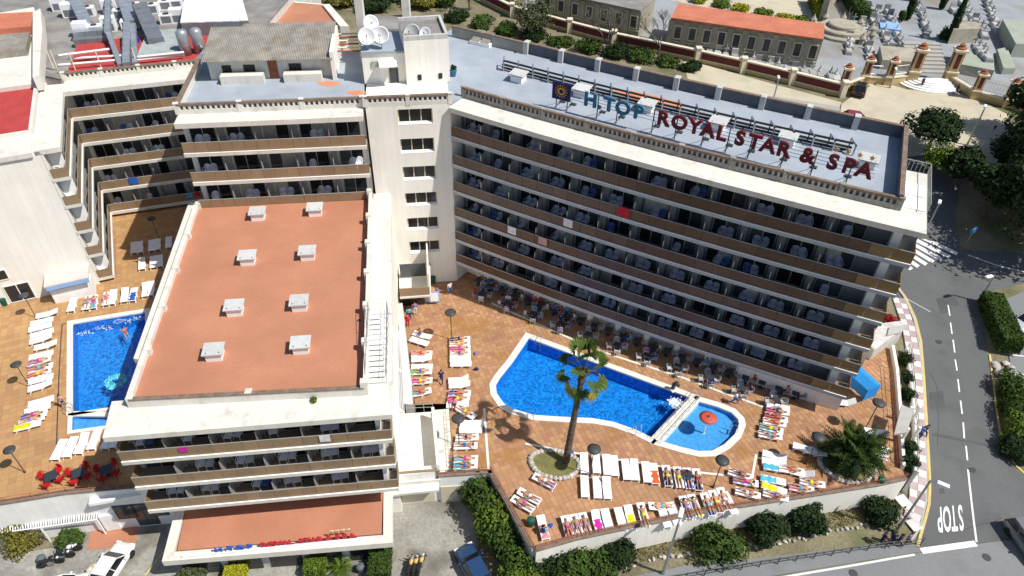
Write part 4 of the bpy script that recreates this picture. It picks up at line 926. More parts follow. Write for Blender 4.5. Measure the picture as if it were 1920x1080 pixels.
for a, b in zip(cw, cw[1:]):
    d, n = dirs(a,b); L = math.dist(a,b); c = lerp(a,b,.5); an = math.atan2(d.y,d.x)
    mb = MB(); mb.obox((c[0]-n.x*.03,c[1]-n.y*.03,6.15), (L-1.2,.08,.95), an); wpart('wall_panel', mb, 'maroon', wl)
    mb = MB(); mb.obox((c[0]-n.x*.06,c[1]-n.y*.06,5.62), (L-1.0,.1,.1), an); wpart('panel_sill', mb, 'cap_cream', wl)
for p in cw[1:]:
    mb = MB(); mb.bbox((p[0],p[1]+.1,5.9), (.7,.8,2.6)); mb.bbox((p[0],p[1]+.1,7.28), (.9,1.0,.16)); wpart('wall_pier', mb, 'cap_cream', wl)
def gatepost(p, h, w, label, name='gate_pillar'):
    t = thing(name, label, 'pillar', (p[0],p[1],ZC), R(-12), 'cemetery gate pillars')
    B_ = lambda nm, mb, m: link(nm, fixn(mb.mesh(nm, m)), t)
    B_('base', MB().bbox((0,0,h*.14), (w*1.15,w*1.15,h*.28)), 'ochre')
    B_('band', MB().bbox((0,0,h*.295), (w*1.3,w*1.3,h*.035)), 'cap_cream')
    B_('shaft', MB().bbox((0,0,h*.56), (w,w,h*.5)), 'ochre')
    for rz in (0,90): B_('inset', MB().obox((0,0,h*.57), (w*.5,w*1.04,h*.36), R(rz)), 'maroon')
    B_('cornice', MB().bbox((0,0,h*.83), (w*1.4,w*1.4,h*.05)), 'cap_cream')
    B_('cap', MB().lathe((0,0,h*.855), [(w*.55,0),(w*.62,h*.03),(w*.3,h*.06),(w*.34,h*.1),(w*.1,h*.13),(w*.02,h*.15)], 8), 'rust')
    return t
P5 = [(46.25,97.16),(50.48,100.27),(53.86,100.12),(57.75,101.28),(63.33,101.46),(64.66,96.25),(67.97,93.79)]
lab = ['first pillar where the maroon panelled wall ends', 'second small pillar above the parked black car', 'third small pillar left of the round steps', 'tall gate pillar left of the cemetery steps', 'tall gate pillar right of the cemetery steps', 'small pillar right of the round steps', 'rightmost small pillar of the curved cemetery wall']
for i, p in enumerate(P5): gatepost(p, 5.9 if i in (3,4) else 4.3, 1.25 if i in (3,4) else .95, 'ochre and maroon '+lab[i])
cv = thing('gate_wall', 'low curved ochre wall between the cemetery gate pillars', 'wall', (*P5[2], ZC))
for seg in (P5[:4], P5[4:]+[(P5[6][0]+6,P5[6][1]-6)]):
    mb = MB(); mb.ribbon(seg, -.2, .2, 4, 6.0); wpart('wall_body', mb, 'ochre', cv)
    mb = MB(); mb.ribbon(seg, -.3, .3, 6.0, 6.15); wpart('wall_cap', mb, 'cap_cream', cv)
    mb = MB()
    for a, b in zip(seg, seg[1:]):
        n = int(math.dist(a,b)/.35)
        for i in range(1,n): q = lerp(a,b,i/n); mb.tube((*q,6.15),(*q,7.9), .02, n=4)
        for z in (6.5,7.7): mb.tube((*a,z),(*b,z), .025, n=4)
    wpart('iron_fence', mb, 'steel', cv)
# fan of semicircular steps
sc = lerp(P5[3], P5[4], .5); st_ = thing('fan_steps', 'white semicircular steps fanning out below the cemetery gate', 'steps', (*sc, ZC))
for i in range(5):
    r = 6.0-.75*i; ptsx = [(sc[0]+r*.78*math.cos(t), sc[1]-.3+r*.62*math.sin(t)) for t in [math.pi+math.pi*k/20 for k in range(21)]]
    mb = MB(); mb.prism(ptsx, ZC-.05, ZC+.15*(i+1)); wpart('step', mb, 'white_paint' if i % 1 == 0 else 'kerb', st_)
    mb = MB(); 
s2 = thing('upper_steps', 'grey flight of steps climbing into the cemetery behind the gate', 'steps', (sc[0]+2,sc[1]+4,ZC))
for i in range(8): mb = MB(); mb.box(sc[0]-1.6+.2*i,sc[1]+3+1.0*i,ZC,sc[0]+4.2+.2*i,sc[1]+4.05+1.0*i,ZC+.22*(i+1)); wpart('step', mb, 'paving', s2)
mb = MB()
# terraces inside
def slab(pxl, z0, z1, m, name, label, cat): 
    t = MB(); t.prism(pxl, z0, z1); return solo(name, label, cat, t, m)
slab([(54.77,105.44),(59.39,104.97),(61.36,110.39),(56.48,111.10)], 5, 6.5, 'sandstone', 'retaining_terrace', 'brown stone retaining terrace left of the cemetery gate', 'terrace')
slab([(65.40,104.98),(70.23,102.62),(73.20,109.12),(68.05,110.85)], 5, 6.5, 'green_stone', 'retaining_terrace', 'green-grey stone terrace right of the cemetery gate', 'terrace')
# two long niche buildings with tiled roofs
def niche(name, label, f0, f1, depth, h, n, roofm='tile_red', ov=.5):
    d, nn = dirs(f0,f1); t = thing(name, label, 'building', (*f0, ZC)); an = math.atan2(d.y,d.x)
    mb = MB(); mb.ribbon([f0,f1], 0, depth, 4, ZC+h); wpart('wall', mb, 'niche_wall', t)
    mb = MB(); mb.ribbon([f0,f1], -ov, depth+ov*.5, ZC+h, lambda x,y: ZC+h+.25+.0*x); r = wpart('roof', mb, roofm, t)
    mb = MB(); mb.ribbon([f0,f1], -.1, .0, ZC+.9, ZC+1.0); wpart('plinth_ledge', mb, 'cap_cream', t)
    for i in range(n):
        p = lerp(f0,f1,(i+.6)/n); w = MB(); w.obox((p[0]-nn.x*.06,p[1]-nn.y*.06,ZC+h*.55), (1.3,.14,h*.5), an); o = wpart('niche_frame', w, 'cap_cream', t)
        w = MB(); w.obox((p[0]-nn.x*.12,p[1]-nn.y*.12,ZC+h*.55), (.95,.08,h*.42), an); wpart('niche_door', w, 'glass_mid', o, top=t)
        q = lerp(f0,f1,(i+.1)/n); w = MB(); w.obox((q[0]-nn.x*.1,q[1]-nn.y*.1,ZC+h*.48), (.9,.2,h*.94), an); wpart('pilaster', w, 'sandstone', t)
    return t
niche('niche_building', 'long stone niche building with flat orange roof in the cemetery', (23.53,112.32), (44.86,105.16), 6.0, 4.4, 10)
niche('niche_building', 'stone niche building with weathered roof left of the orange-roofed one', (3.29,124.49), (19.32,115.57), 6.0, 4.2, 7, 'roof_bare')
# rows of graves
gk = 0
def grave(p, rz, kind, label):
    t = thing('grave', label, 'grave', (p[0],p[1],p[2]), rz, 'graves'); s = random.uniform(.85,1.15)
    link('slab', GM[0], t, (0,0,0), (0,0,0), (s,s,1)); link('headstone' if kind < 2 else 'cross', GM[1+kind], t, (0,1.0*s,0))
    return t
GM = [fixn(MB().bbox((0,0,.25), (1.1,2.1,.5)).bbox((0,0,.55), (.9,1.8,.12)).mesh('slab','grave_stone')), fixn(MB().bbox((0,0,.7), (1.0,.22,1.4)).mesh('headstone','grave_stone')),
      fixn(MB().lathe((0,0,0), [(.3,0),(.25,.6),(.35,.7),(.15,1.0),(.05,1.6)], 8).mesh('headstone','grave_stone')), fixn(MB().box(-.09,-.09,0,.09,.09,1.7).box(-.4,-.08,1.1,.4,.08,1.28).mesh('cross','grave_stone'))]
rows = [([(28.64,110.12),(37.71,104.68)], 9, 'behind the maroon panelled wall'), ([(37.71,104.68),(46.90,100.76)], 9, 'near the end of the maroon panelled wall'), ([(60.61,131.40),(54.90,109.49)], 9, 'in the row left of the centre graves'), ([(63.19,129.60),(58.97,111.49)], 8, 'in the centre row left of the cypresses'), ([(65.32,129.77),(61.30,111.66)], 8, 'in the row beside the left cypress'), ([(77.76,131.30),(77.12,122.94)], 6, 'in the row behind the right cypress'), ([(70.86,110.63),(70.95,106.54)], 4, 'on the green-grey terrace'), ([(52.04,111.32),(58.70,128.23)], 8, 'beside the round monument'), ([(73.24,136.19),(67.78,119.07)], 8, 'along the centre path'), ([(81.35,135.42),(77.61,119.78)], 8, 'right of the right cypress'), ([(86.55,137.25),(80.96,122.39)], 7, 'near the mausoleum'), ([(63.12,135.38),(60.29,120.87)], 8, 'in the second row from the monument')]
for pts, n, where in rows:
    for i in range(n):
        p = lerp(pts[0],pts[1],i/(n-1)); grave((p[0]+random.uniform(-.3,.3),p[1],6.5 if 'terrace' in where else 5.03), R(-12)+random.uniform(-.1,.1), random.randrange(3), '%s grave %s, %s from its near end' % (random.choice(['pale stone','grey stone']), where, ORD[i] if pts[0][1] < pts[1][1] else ORD[n-1-i]))
slab([(60.29,120.48),(63.30,119.51),(64.39,123.21),(61.32,123.72)], 5, 5.9, 'bar_blue', 'tomb', 'wide tomb with blue slab among the centre graves', 'tomb')
# round sandstone monument
mc = (53.61,119.91); mo = thing('round_monument', 'circular stepped sandstone monument beside the orange roof', 'monument', (*mc, ZC))
for i, (r, z0, z1) in enumerate(((4.6,0,.5),(3.6,.5,1.1),(2.3,1.1,1.7))):
    mb = MB(); mb.lathe((*mc,ZC), [(r,z0),(r,z1-.12),(r-.15,z1)], 28); wpart('tier', mb, 'sandstone', mo)
for i in range(9):
    a = -1.2+i*.6; mb = MB(); mb.lathe((mc[0]+5.0*math.cos(a),mc[1]+5.0*math.sin(a),ZC), [(.5,0),(.4,.8),(.6,1.0),(.2,1.5),(.05,1.9)], 8); wpart('urn', mb, 'sandstone', mo)
ch = thing('chapel_wall', 'curved sandstone chapel front rising behind the round monument', 'monument', (*(56.45,129.37), ZC))
mb = MB(); mb.ribbon([(52.59,125.20),(55.41,131.17),(58.38,135.85),(61.62,139.61)], 0, 1.0, 5, 8.5); wpart('wall_body', mb, 'sandstone', ch); mb = MB(); mb.ribbon([(52.59,125.20),(55.41,131.17),(58.38,135.85),(61.62,139.61)], -.2, 1.2, 8.5, 8.8); wpart('cornice', mb, 'cap_cream', ch)
slab([(80.97,122.29),(90.67,122.04),(84.75,111.56),(77.62,111.48)], 5, 7.2, 'green_stone', 'mausoleum', 'flat-roofed grey-green mausoleum at the far right', 'building')
slab([(75.61,112.20),(72.85,104.70),(74.76,104.83),(77.64,113.20)], 5, 6.0, 'green_stone', 'retaining_terrace', 'narrow sloping green stone wall beside the mausoleum', 'wall')
slab([(71.60,119.94),(75.62,120.25),(74.65,117.12),(69.96,116.31)], 5, 7.4, 'sandstone', 'mausoleum', 'low curved sandstone tomb right of the cypresses', 'tomb')
dsheet('dry_field', [(26.68,133.87,5.00),(56.05,136.24,5.00),(50.57,120.16,5.00),(39.59,126.77,5.00)], 'plaza_sand', .06, 6)
# ------------------------------------------------------------------ planting
def leafmat(name, col, isl=.45, hue=.02, rough=.6):
    return mat(name, col, rough, .15, .6, isl=isl, hue=hue, spec=.08)
leafmat('leaf_green', (.05,.085,.018)); leafmat('leaf_dark', (.022,.04,.014)); leafmat('leaf_bright', (.10,.15,.02)); leafmat('leaf_yellow', (.30,.30,.02)); leafmat('leaf_olive', (.13,.12,.025)); leafmat('leaf_grey', (.07,.085,.04))
leafmat('palm_leaf', (.075,.115,.025)); leafmat('palm_yellow', (.24,.22,.04)); mat('bark', (.10,.075,.055), .95, .25, 2, .25, 14, bump=.5, bscale=14); mat('twig', (.13,.115,.095), .9, .2, 2)
mat('rockery', (.42,.40,.36), .9, .2, 1.5, rnd=.15, isl=.25); leafmat('dry_grass', (.20,.165,.06), .4)
def rv(): 
    while True:
        v = Vector((random.uniform(-1,1),random.uniform(-1,1),random.uniform(-1,1)))
        if .01 < v.length < 1: return v.normalized()
def leaf(mb, p, n, s, asp=.55):
    a = n.cross(rv()).normalized()*s; b = n.cross(a).normalized()*s*asp; k = n*s*.22
    mb.add([p-a, p-b+k*.3, p+a-k, p+b+k*.3], [(0,1,2,3)])
def clumps(n, rx, ry, rz, zc, lumps=7, shell=.55, s=.16, seedv=0, flat=0):
    """leaf faces spread over several lobes, uneven outline"""
    rnd = random.Random(seedv); mb = MB()
    L = [(Vector((rnd.uniform(-.5,.5)*rx, rnd.uniform(-.5,.5)*ry, zc+rnd.uniform(-.35,.45)*rz)), rnd.uniform(.45,.72)) for _ in range(lumps)]
    for i in range(n):
        c, r = L[i % lumps]; d = rv(); q = (shell+(1-shell)*random.random()**.6); q *= 1+.18*math.sin(d.x*5+i%lumps)*math.cos(d.y*4)
        p = c+Vector((d.x*rx*r*q, d.y*ry*r*q, d.z*rz*r*q))
        if p.z < .05: p.z = .05+random.random()*.2
        leaf(mb, p, (d+rv()*.7+Vector((0,0,.35))).normalized(), s*random.uniform(.7,1.35))
    return mb
def boxleaf(n, sx, sy, h, s=.13):
    mb = MB()
    for i in range(n):
        f = random.random(); x, y, z = random.uniform(-.5,.5)*sx, random.uniform(-.5,.5)*sy, random.uniform(.05,1)*h
        if f < .4: z = h+random.uniform(-.15,.08); nn = Vector((0,0,1))
        elif f < .7: y = (sy/2+random.uniform(-.12,.06))*random.choice((-1,1)); nn = Vector((0,y,0)).normalized()
        else: x = (sx/2+random.uniform(-.12,.06))*random.choice((-1,1)); nn = Vector((x,0,0)).normalized()
        leaf(mb, Vector((x,y,z)), (nn+rv()*.8).normalized(), s*random.uniform(.7,1.3))
    return mb
BUSH = {}
def bush(loc, r, h, m, label, cat='bush', name='shrub', n=1500, s=.15, group=None, lumps=9):
    n = int(n*1.5)
    t = thing(name, label, cat, loc, random.uniform(0,6.28), group)
    mb = clumps(n, r, r, h*.62, h*.5, lumps, .5, s, int(loc[0]*97+loc[1]*13)); link('foliage', mb.mesh('foliage', m), t)
    tr = MB()
    for i in range(4): a = i*1.6; tr.tube((0,0,-.1), (r*.4*math.cos(a), r*.4*math.sin(a), h*.6), .06, .025, 5)
    link('stem', tr.mesh('stem','bark'), t); return t
def tree(loc, th, r, h, m, label, name='tree', n=3000, s=.22, lumps=10, cat='tree', lean=(0,0)):
    t = thing(name, label, cat, loc); mb = clumps(n, r, r, h*.6, th+h*.4, lumps, .45, s, int(loc[0]*31+loc[1]*7)); link('crown', mb.mesh('crown', m), t)
    tr = MB(); tr.chain([(0,0,-.2),(.05,0,th*.5),(lean[0],lean[1],th)], [.28,.2,.16]); 
    for i in range(7):
        a = i*.9+.3; tr.chain([(lean[0],lean[1],th*.85), (lean[0]+r*.3*math.cos(a), lean[1]+r*.3*math.sin(a), th+h*.25), (lean[0]+r*.62*math.cos(a), lean[1]+r*.62*math.sin(a), th+h*.5)], [.12,.08,.03], 5)
    link('trunk', tr.mesh('trunk','bark'), t); return t
def bare_tree(loc, h, r, label, leafy=0):
    t = thing('bare_tree', label, 'tree', loc); mb = MB(); rnd = random.Random(int(loc[0]*10)); tips = []
    def grow(p, d, L, rad, k):
        q = p+d*L; mb.tube(p, q, rad, rad*.65, 5 if k > 2 else 3); tips.append(q)
        if k == 0: return
        for i in range(3 if k > 1 else 4):
            nd = (d+Vector((rnd.uniform(-1,1),rnd.uniform(-1,1),rnd.uniform(-.35,.75)))*.75).normalized(); grow(q, nd, L*rnd.uniform(.62,.85), rad*.6, k-1)
    grow(Vector((0,0,-.2)), Vector((0,0,1)), h*.34, .2, 5)
    link('branches', mb.mesh('branches','twig'), t)
    if leafy:
        lm = MB()
        for q in tips[-leafy:]:
            for _ in range(2): leaf(lm, q+rv()*.3, rv(), .16)
        link('crown', lm.mesh('crown','leaf_grey'), t)
    return t
# tall hedge shrubs at the terrace corner
for i, (p, r, h, m, lb) in enumerate((((-2.15,33.48,-3.18),1.9,3.4,'leaf_green','leafy green shrub below the terrace corner beside the garage'), ((-0.95,30.87,-3.22),2.0,3.2,'leaf_bright','bright green shrub behind the parked blue car'), ((0.91,29.52,-3.18),2.3,2.8,'leaf_green','dense green shrub at the foot of the angled wall'), ((3.47,27.81,-3.13),2.3,2.4,'leaf_dark','dark green shrub below the red and pink towels'), ((6.16,28.42,-3.08),2.3,2.6,'leaf_green','green shrub below the yellow towel'), ((8.88,28.91,-3.02),1.9,2.4,'leaf_dark','dark shrub at the right end of the corner hedge'), ((1.63,26.92,-3.17),2.2,2.2,'leaf_bright','bright shrub beside the parked blue car'), ((5.46,26.78,-3.09),2.2,2.0,'leaf_green','green shrub at the bottom edge right of the blue car'))):
    bush((p[0],p[1],p[2]-.1), r, h, m, lb, n=2400, group='hedge shrubs below the terrace')
for p, r, h, lb in (((16.76,30.50,-2.86),2.2,2.4,'large round dark bush below the front terrace wall'), ((21.10,31.51,-2.78),2.0,2.1,'dark bush between the large round bush and the next one'), ((24.52,32.28,-2.70),1.7,2.0,'dark bush in the middle of the front verge'), ((30.63,33.36,-2.55),1.6,1.7,'low dark bush near the street corner lamp')):
    bush((p[0],p[1],p[2]-.1), r, h, 'leaf_dark' if r < 2.1 else 'leaf_green', lb, n=2600, group='bushes on the front verge')
# rock edging and dry verge
ed_ = [(9.02,28.21,-3.02),(11.80,29.05,-2.96),(14.82,29.78,-2.90),(19.12,30.31,-2.82),(22.63,30.84,-2.75),(26.28,31.70,-2.67),(30.05,32.72,-2.58),(32.43,33.27,-2.56)]
ed2 = resample([p[:2] for p in ed_], 52)
rk = [fixn(MB().lathe((0,0,0), [(.2,0),(.27,.09),(.2,.2),(.05,.25)], 6).mesh('rock','rockery')), fixn(MB().lathe((0,0,0), [(.16,0),(.25,.07),(.24,.14),(.1,.2)], 5).mesh('rock','rockery'))]
re_ = thing('rock_edging', 'line of pale rocks edging the dry verge below the bushes', 'rocks', (*ed2[0], gz(*ed2[0])))
for p in ed2: link('rock', rk[random.randrange(2)], re_, (p[0]-re_.location.x+random.uniform(-.15,.15),p[1]-re_.location.y+random.uniform(-.2,.2),gz(*p)-re_.location.z-.03), (0,0,random.random()*6), (random.uniform(.4,.9),random.uniform(.4,.9),random.uniform(.5,.9)))
mb = MB(); vg = [(9.25,28.48,-3.01),(14.86,30.01,-2.90),(22.69,31.07,-2.75),(32.49,33.41,-2.55),(33.14,35.14,-2.47),(24.28,33.72,-2.65),(16.53,32.13,-2.86),(9.02,30.36,-3.02)]
vg = [p[:2] for p in vg]
for i in range(5000):
    while True:
        x, y = random.uniform(min(p[0] for p in vg),max(p[0] for p in vg)), random.uniform(min(p[1] for p in vg),max(p[1] for p in vg))
        if inside((x,y),vg): break
    leaf(mb, Vector((x,y,gz(x,y)+.05)), (rv()*.7+Vector((0,0,.5))).normalized(), random.uniform(.05,.14), .35)
tag(link('dry_grass', mb.mesh('dry_grass','dry_grass')), 'dry yellowish grass on the verge below the terrace wall', 'grass', kind='stuff')
# clipped hedge by the car park and shrubs down the street
hp = (49.50,54.00,-0.36); hd = Vector((48.94,50.75,-0.70))-Vector((50.21,57.78,-0.04)); hl = hd.length
t = thing('clipped_hedge', 'long clipped hedge between the street and the parked white car', 'hedge', (hp[0],hp[1],hp[2]-.1), math.atan2(hd.y,hd.x))
link('foliage', boxleaf(6500, hl, 2.0, 1.9, .13).mesh('foliage','leaf_green'), t); mb = MB(); mb.box(-hl/2+.3,-.7,0,hl/2-.3,.7,1.6); link('core', mb.mesh('core','leaf_dark'), t)
for p, r, h, m, lb in (((47.28,46.12,-1.28),1.6,2.0,'leaf_green','green street shrub just below the clipped hedge gap'), ((46.43,43.48,-1.62),1.7,2.2,'leaf_green','middle green shrub on the right edge of the street'), ((46.12,41.52,-1.86),1.8,2.2,'leaf_bright','brighter green shrub at the right picture edge'), ((44.89,39.60,-2.08),1.6,1.8,'leaf_dark','lowest dark shrub at the right picture edge')):
    bush((p[0],p[1],p[2]-.1), r, h, m, lb, n=2200, group='shrubs along the street')
p = (47.75,48.90,-0.93); t = thing('rock_planter', 'small rock bed between the hedge and the street shrubs', 'rocks', p)
for i in range(9): link('rock', rk[i%2], t, (random.uniform(-.8,.8),random.uniform(-1,1),0), (0,0,i), (1.6,1.6,1.6))
# trees at the upper right
tree((*(52.19,81.68,4.49)[:2], 4.2), 2.6, 3.5, 3.4, 'leaf_dark', 'broad dark tree spreading over the sandy plaza', n=3800, s=.24, lumps=9)
for p, th, r, h, lb in (((57.98,65.50,1.06),3.5,6.5,7,'huge dark tree shading the road at the right edge'), ((57.68,69.47,1.91),3.5,4.6,6,'dark tree over the upper road beside the blue sign'), ((63.90,76.49,3.53),3,6,7,'tall dark tree at the far right of the plaza'), ((52.99,75.18,3.24),2.0,2.2,3.2,'small dark tree behind the roof railing'), ((62.44,70.87,2.23),3,5.5,7,'dark tree cut by the right edge above the road'), ((59.48,75.25,3.25),3,4.2,5.5,'dark tree at the lower rim of the plaza'), ((66.23,83.88,4.77),3,4.5,5.5,'dark tree behind the right rim of the plaza'), ((54.81,70.59,2.17),2.5,3.0,4.5,'dark tree on the inner side of the upper road')):
    tree((p[0],p[1],p[2]-.1), th, r, h, 'leaf_dark', lb, n=5200, s=.3, lumps=12)
tree((*(50.78,76.90,3.61)[:2], 3.0), 1.8, 1.8, 3.4, 'leaf_bright', 'bright green slender tree against the roof corner', n=1500, s=.2)
for p, h, lb in (((67.53,126.84),7.5,'tall dark cypress left of the cemetery steps'), ((70.60,117.44),8.0,'tall dark cypress right of the cemetery steps'), ((76.08,132.78),7.0,'dark cypress at the top edge of the cemetery'), ((72.79,137.01),7,'dark cypress behind the left one, at the top edge')):
    t = thing('cypress', lb, 'tree', (*p,5)); mb = MB()
    for i in range(2200):
        z = random.random(); a = random.uniform(0,6.28); rr = .75*math.sin(math.pi*min(1,.12+z*.9))**.6*(1-.55*z)*random.uniform(.7,1.1); leaf(mb, Vector((rr*math.cos(a),rr*math.sin(a),.3+z*h)), (Vector((math.cos(a),math.sin(a),.5))+rv()*.4).normalized(), .2)
    link('crown', mb.mesh('crown','leaf_dark'), t); link('trunk', MB().tube((0,0,-.1),(0,0,h*.8),.14,.04).mesh('trunk','bark'), t)
for p, r, h, lb in (((66.16,125.72),.8,2.0,'small green shrub beside the left cypress'), ((70.11,118.31),.8,2.0,'small green shrub beside the right cypress')): bush((*p,5), r, h, 'leaf_green', lb, n=600, s=.16)
# trees and hedge behind the hotel
bare_tree((*(13.60,109.01),4), 7.5, 3, 'bare grey tree in front of the weathered niche building'); bare_tree((*(21.50,107.51),4), 8.5, 3, 'larger bare grey tree before the orange roof', 0)
bare_tree((*(-8.74,125.86),4), 7, 3, 'half-leaved tree behind the satellite dish house', 300)
tree((*(2.62,114.68),4), 3, 3.3, 3.6, 'leaf_grey', 'pale green leafy tree behind the curved wing roof', n=2200, s=.2, lumps=9)
tree((*(-2.32,129.52),4), 2.5, 3.0, 3.2, 'leaf_grey', 'pale leafy tree left of the weathered niche building', n=1600, s=.2, lumps=9)
for i, p in enumerate([(-10.22,120.73),(-6.04,118.18),(-1.99,115.48),(2.36,113.33),(6.58,111.25),(10.71,109.43),(14.74,107.66),(18.69,106.12),(22.59,104.82),(25.61,103.48)]):
    bush((*p, gz(*p)-.1), 2.3 if i < 8 else 1.6, 1.7 if i < 8 else 1.2, 'leaf_green' if i % 3 else 'leaf_dark', 'low green shrub behind the roof parapet, %s from the left' % ORD[i], n=1300, s=.2, group='shrubs behind the hotel')
for i, p in enumerate([(-31.13,126.21),(-25.27,124.59),(-22.64,128.74),(-17.19,126.51),(-13.60,128.11)]): bush((*p, gz(*p)), 3.0, 2.0, ('leaf_olive','leaf_dark','leaf_green','leaf_olive','leaf_green')[i], 'wild shrub on the slope behind the roof houses, %s from the left' % ORD[i], n=1400, s=.24, group='wild shrubs behind the roofs')
for i, p in enumerate([(32.38,133.20),(35.85,131.26),(39.13,128.83),(42.44,126.99),(45.68,125.18),(48.20,124.37)]): bush((*p,5), 1.7, 1.2, 'leaf_bright' if i % 2 else 'leaf_yellow', 'yellow-green hedge bush behind the orange roof, %s from the left' % ORD[i], n=700, s=.2, group='hedge behind the orange roof')
for p, sx, sy, lb in (((59.45,130.41),2.2,12,'tall clipped hedge beside the sandstone monument'), ((52.60,130.41),1.6,8,'yellow hedge left of the sandstone chapel')):
    t = thing('clipped_hedge', lb, 'hedge', (*p,5), R(-8)); m = 'leaf_yellow' if 'yellow' in lb else 'leaf_green'; link('foliage', boxleaf(2500, sx, sy, 2.4, .2).mesh('foliage', m), t); link('core', MB().box(-sx/2+.2,-sy/2+.2,0,sx/2-.2,sy/2-.2,2.1).mesh('core','leaf_dark'), t)
# planting by the entrance at the bottom left
for p, r, h, m, lb in (((-37.39,29.22,-3.30),1.35,2.5,'leaf_olive','yellow-green shrub in front of the white lattice'), ((-33.85,29.23,-3.30),.95,1.5,'leaf_green','round dark green shrub beside the lattice and motorcycles'), ((-23.17,26.82,-3.30),1.0,1.5,'leaf_grey','greyish shrub in front of the lobby'), ((-24.13,26.46,-3.30),.5,.9,'leaf_yellow','small yellow shrub at the lobby corner')):
    bush((p[0],p[1],p[2]-.1), r, h, m, lb, n=1600, s=.12)
for p, sx, sy, h, m, lb in (((-14.40,27.94,-3.30),1.6,1.9,1.2,'leaf_bright','bright clipped bush left of the small palm'), ((-9.49,28.08,-3.30),1.6,2.6,1.4,'leaf_green','dark clipped hedge at the lobby end'), ((-20.21,26.78,-3.30),1.5,1.2,1.1,'leaf_yellow','bright yellow clipped bush in front of the lobby')):
    t = thing('clipped_bush', lb, 'bush', p, R(5)); link('foliage', boxleaf(2600, sx, sy, h, .09).mesh('foliage', m), t); link('core', MB().box(-sx/2+.15,-sy/2+.15,0,sx/2-.15,sy/2-.15,h-.12).mesh('core','leaf_dark'), t)
# ---- palms
def frond(L, wd, droop, n=16, fan=False):
    mb = MB(); pts = []
    for i in range(n+1): t = i/n; pts.append(Vector((L*t*(1-.18*droop*t), 0, L*(.35*t-droop*.75*t*t))))
    for i in range(n): mb.tube(pts[i], pts[i+1], .03*(1-i/n)+.008, .03*(1-(i+1)/n)+.008, 3)
    for i in range(2, n+1):
        t = i/n; w = wd*math.sin(math.pi*min(1,.15+.85*t))**.7
        for s in (-1,1):
            a = pts[i]; tip = a+Vector((.28*w+.1, s*w, -.25*w-.12*random.random())); mid = (a+tip)/2+Vector((0,0,.06)); k = Vector((.055,0,0))
            mb.add([a-k, a+k, mid+k, tip, mid-k], [(0,1,2,3,4)])
    return mb.mesh('frond', 'palm_leaf')
def fan_leaf(L, r, droop):
    mb = MB(); tip = Vector((L, 0, L*(.45-.6*droop))); mb.tube((0,0,0), tip, .025, .018, 4)
    d = Vector((1,0,.2-droop)).normalized(); s = Vector((0,1,0)); u = d.cross(s)
    for i in range(19):
        a = R(-115+i*230/18); q = d*math.cos(a)+s*math.sin(a); e = tip+q*r*(1-.12*abs(math.sin(a)))+Vector((0,0,-.35*droop*r)); w = q.cross(u)*.075*r
        m_ = tip+q*r*.55; mb.add([tip, m_-w, e, m_+w], [(0,1,2,3)])
    return mb.mesh('fan_leaf', 'palm_leaf')
FR = [fan_leaf(1.5,.82,d) for d in (-.3,.1,.5,.9,1.2)]
pb, ptp = (4.83,35.75), (5.58,37.48)
palm = thing('palm_tree', 'tall slender palm tree with rough trunk beside the large pool', 'palm', (*pb, .2))
tr = MB(); tv = Vector((ptp[0]-pb[0],ptp[1]-pb[1],9.1)); chp, chr_ = [], []
for i in range(38):
    t = i/37; chp.append((tv.x*t**1.15, tv.y*t**1.15, tv.z*t)); chr_.append((.30-.10*t)*(1.0+.09*(i % 2))+(.08 if t > .88 else 0))
tr.chain(chp, chr_, 10); link('trunk', tr.mesh('trunk','bark'), palm)
for i in range(21):
    k = min(4,int(i/21*5)); el = R(70-i*6.5); o = link('frond', FR[k], palm, tuple(tv), (0,-max(-.5,el*.75),i*2.4+random.uniform(-.2,.2)), (random.uniform(.95,1.25),)*3)
    if i > 15: own(o, 'palm_yellow')
def ring_bed(c, rx, ry, rz, label, n, ground):
    t = thing('stone_planter', label, 'planter', (*c, 0)); ps = [(rx*math.cos(a)*(1+.06*math.sin(3*a)), ry*math.sin(a)) for a in [2*math.pi*i/n for i in range(n)]]
    M_ = Matrix.Rotation(rz,2); ps = [M_ @ Vector(p) for p in ps]
    link('soil', MB().prism([(p.x,p.y) for p in ps], 0.02, .16).mesh('soil', ground), t)
    for p in ps: link('stone', rk[random.randrange(2)], t, (p.x,p.y,0), (0,0,random.random()*6), (1.0,.9,1.5))
mat('bed_grass', (.16,.15,.055), .95, .2, 1.2, .2, 8)
ring_bed((3.90,35.51), 2.0, 1.35, R(-8), 'kidney-shaped stone-edged bed round the tall palm', 34, 'bed_grass')
ring_bed((28.26,36.31), 2.3, 1.8, R(10), 'stone-edged bed round the bushy palm', 34, 'bed_grass')
bpm = thing('bushy_palm', 'low bushy dark palm clump in the stone bed near the street', 'palm', (*(28.33,36.53), .1))
FR2 = [frond(2.6,.42,d) for d in (.15,.5,.9,1.3)]
for i in range(190):
    o = link('frond', FR2[i % 4], bpm, (random.uniform(-.8,.8),random.uniform(-.8,.8),random.uniform(.4,1.9)), (0,R(random.uniform(-75,5)),i*2.4), (random.uniform(.75,1.1),)*3); own(o, random.choice(('palm_leaf','leaf_dark','leaf_green')))
link('trunk', MB().chain([(0,0,-.1),(.1,0,.8),(0,.1,1.6)], [.35,.3,.2]).mesh('trunk','bark'), bpm)
sp_ = thing('small_palm', 'small spiky palm between the clipped bushes by the lobby', 'palm', (-12.51,27.73,-3.30))
for i in range(40): o = link('frond', FR2[i % 4], sp_, (0,0,.25), (0,R(random.uniform(-70,0)),i*2.4), (.42,.42,.42)); own(o, 'leaf_bright' if i % 3 else 'palm_leaf')
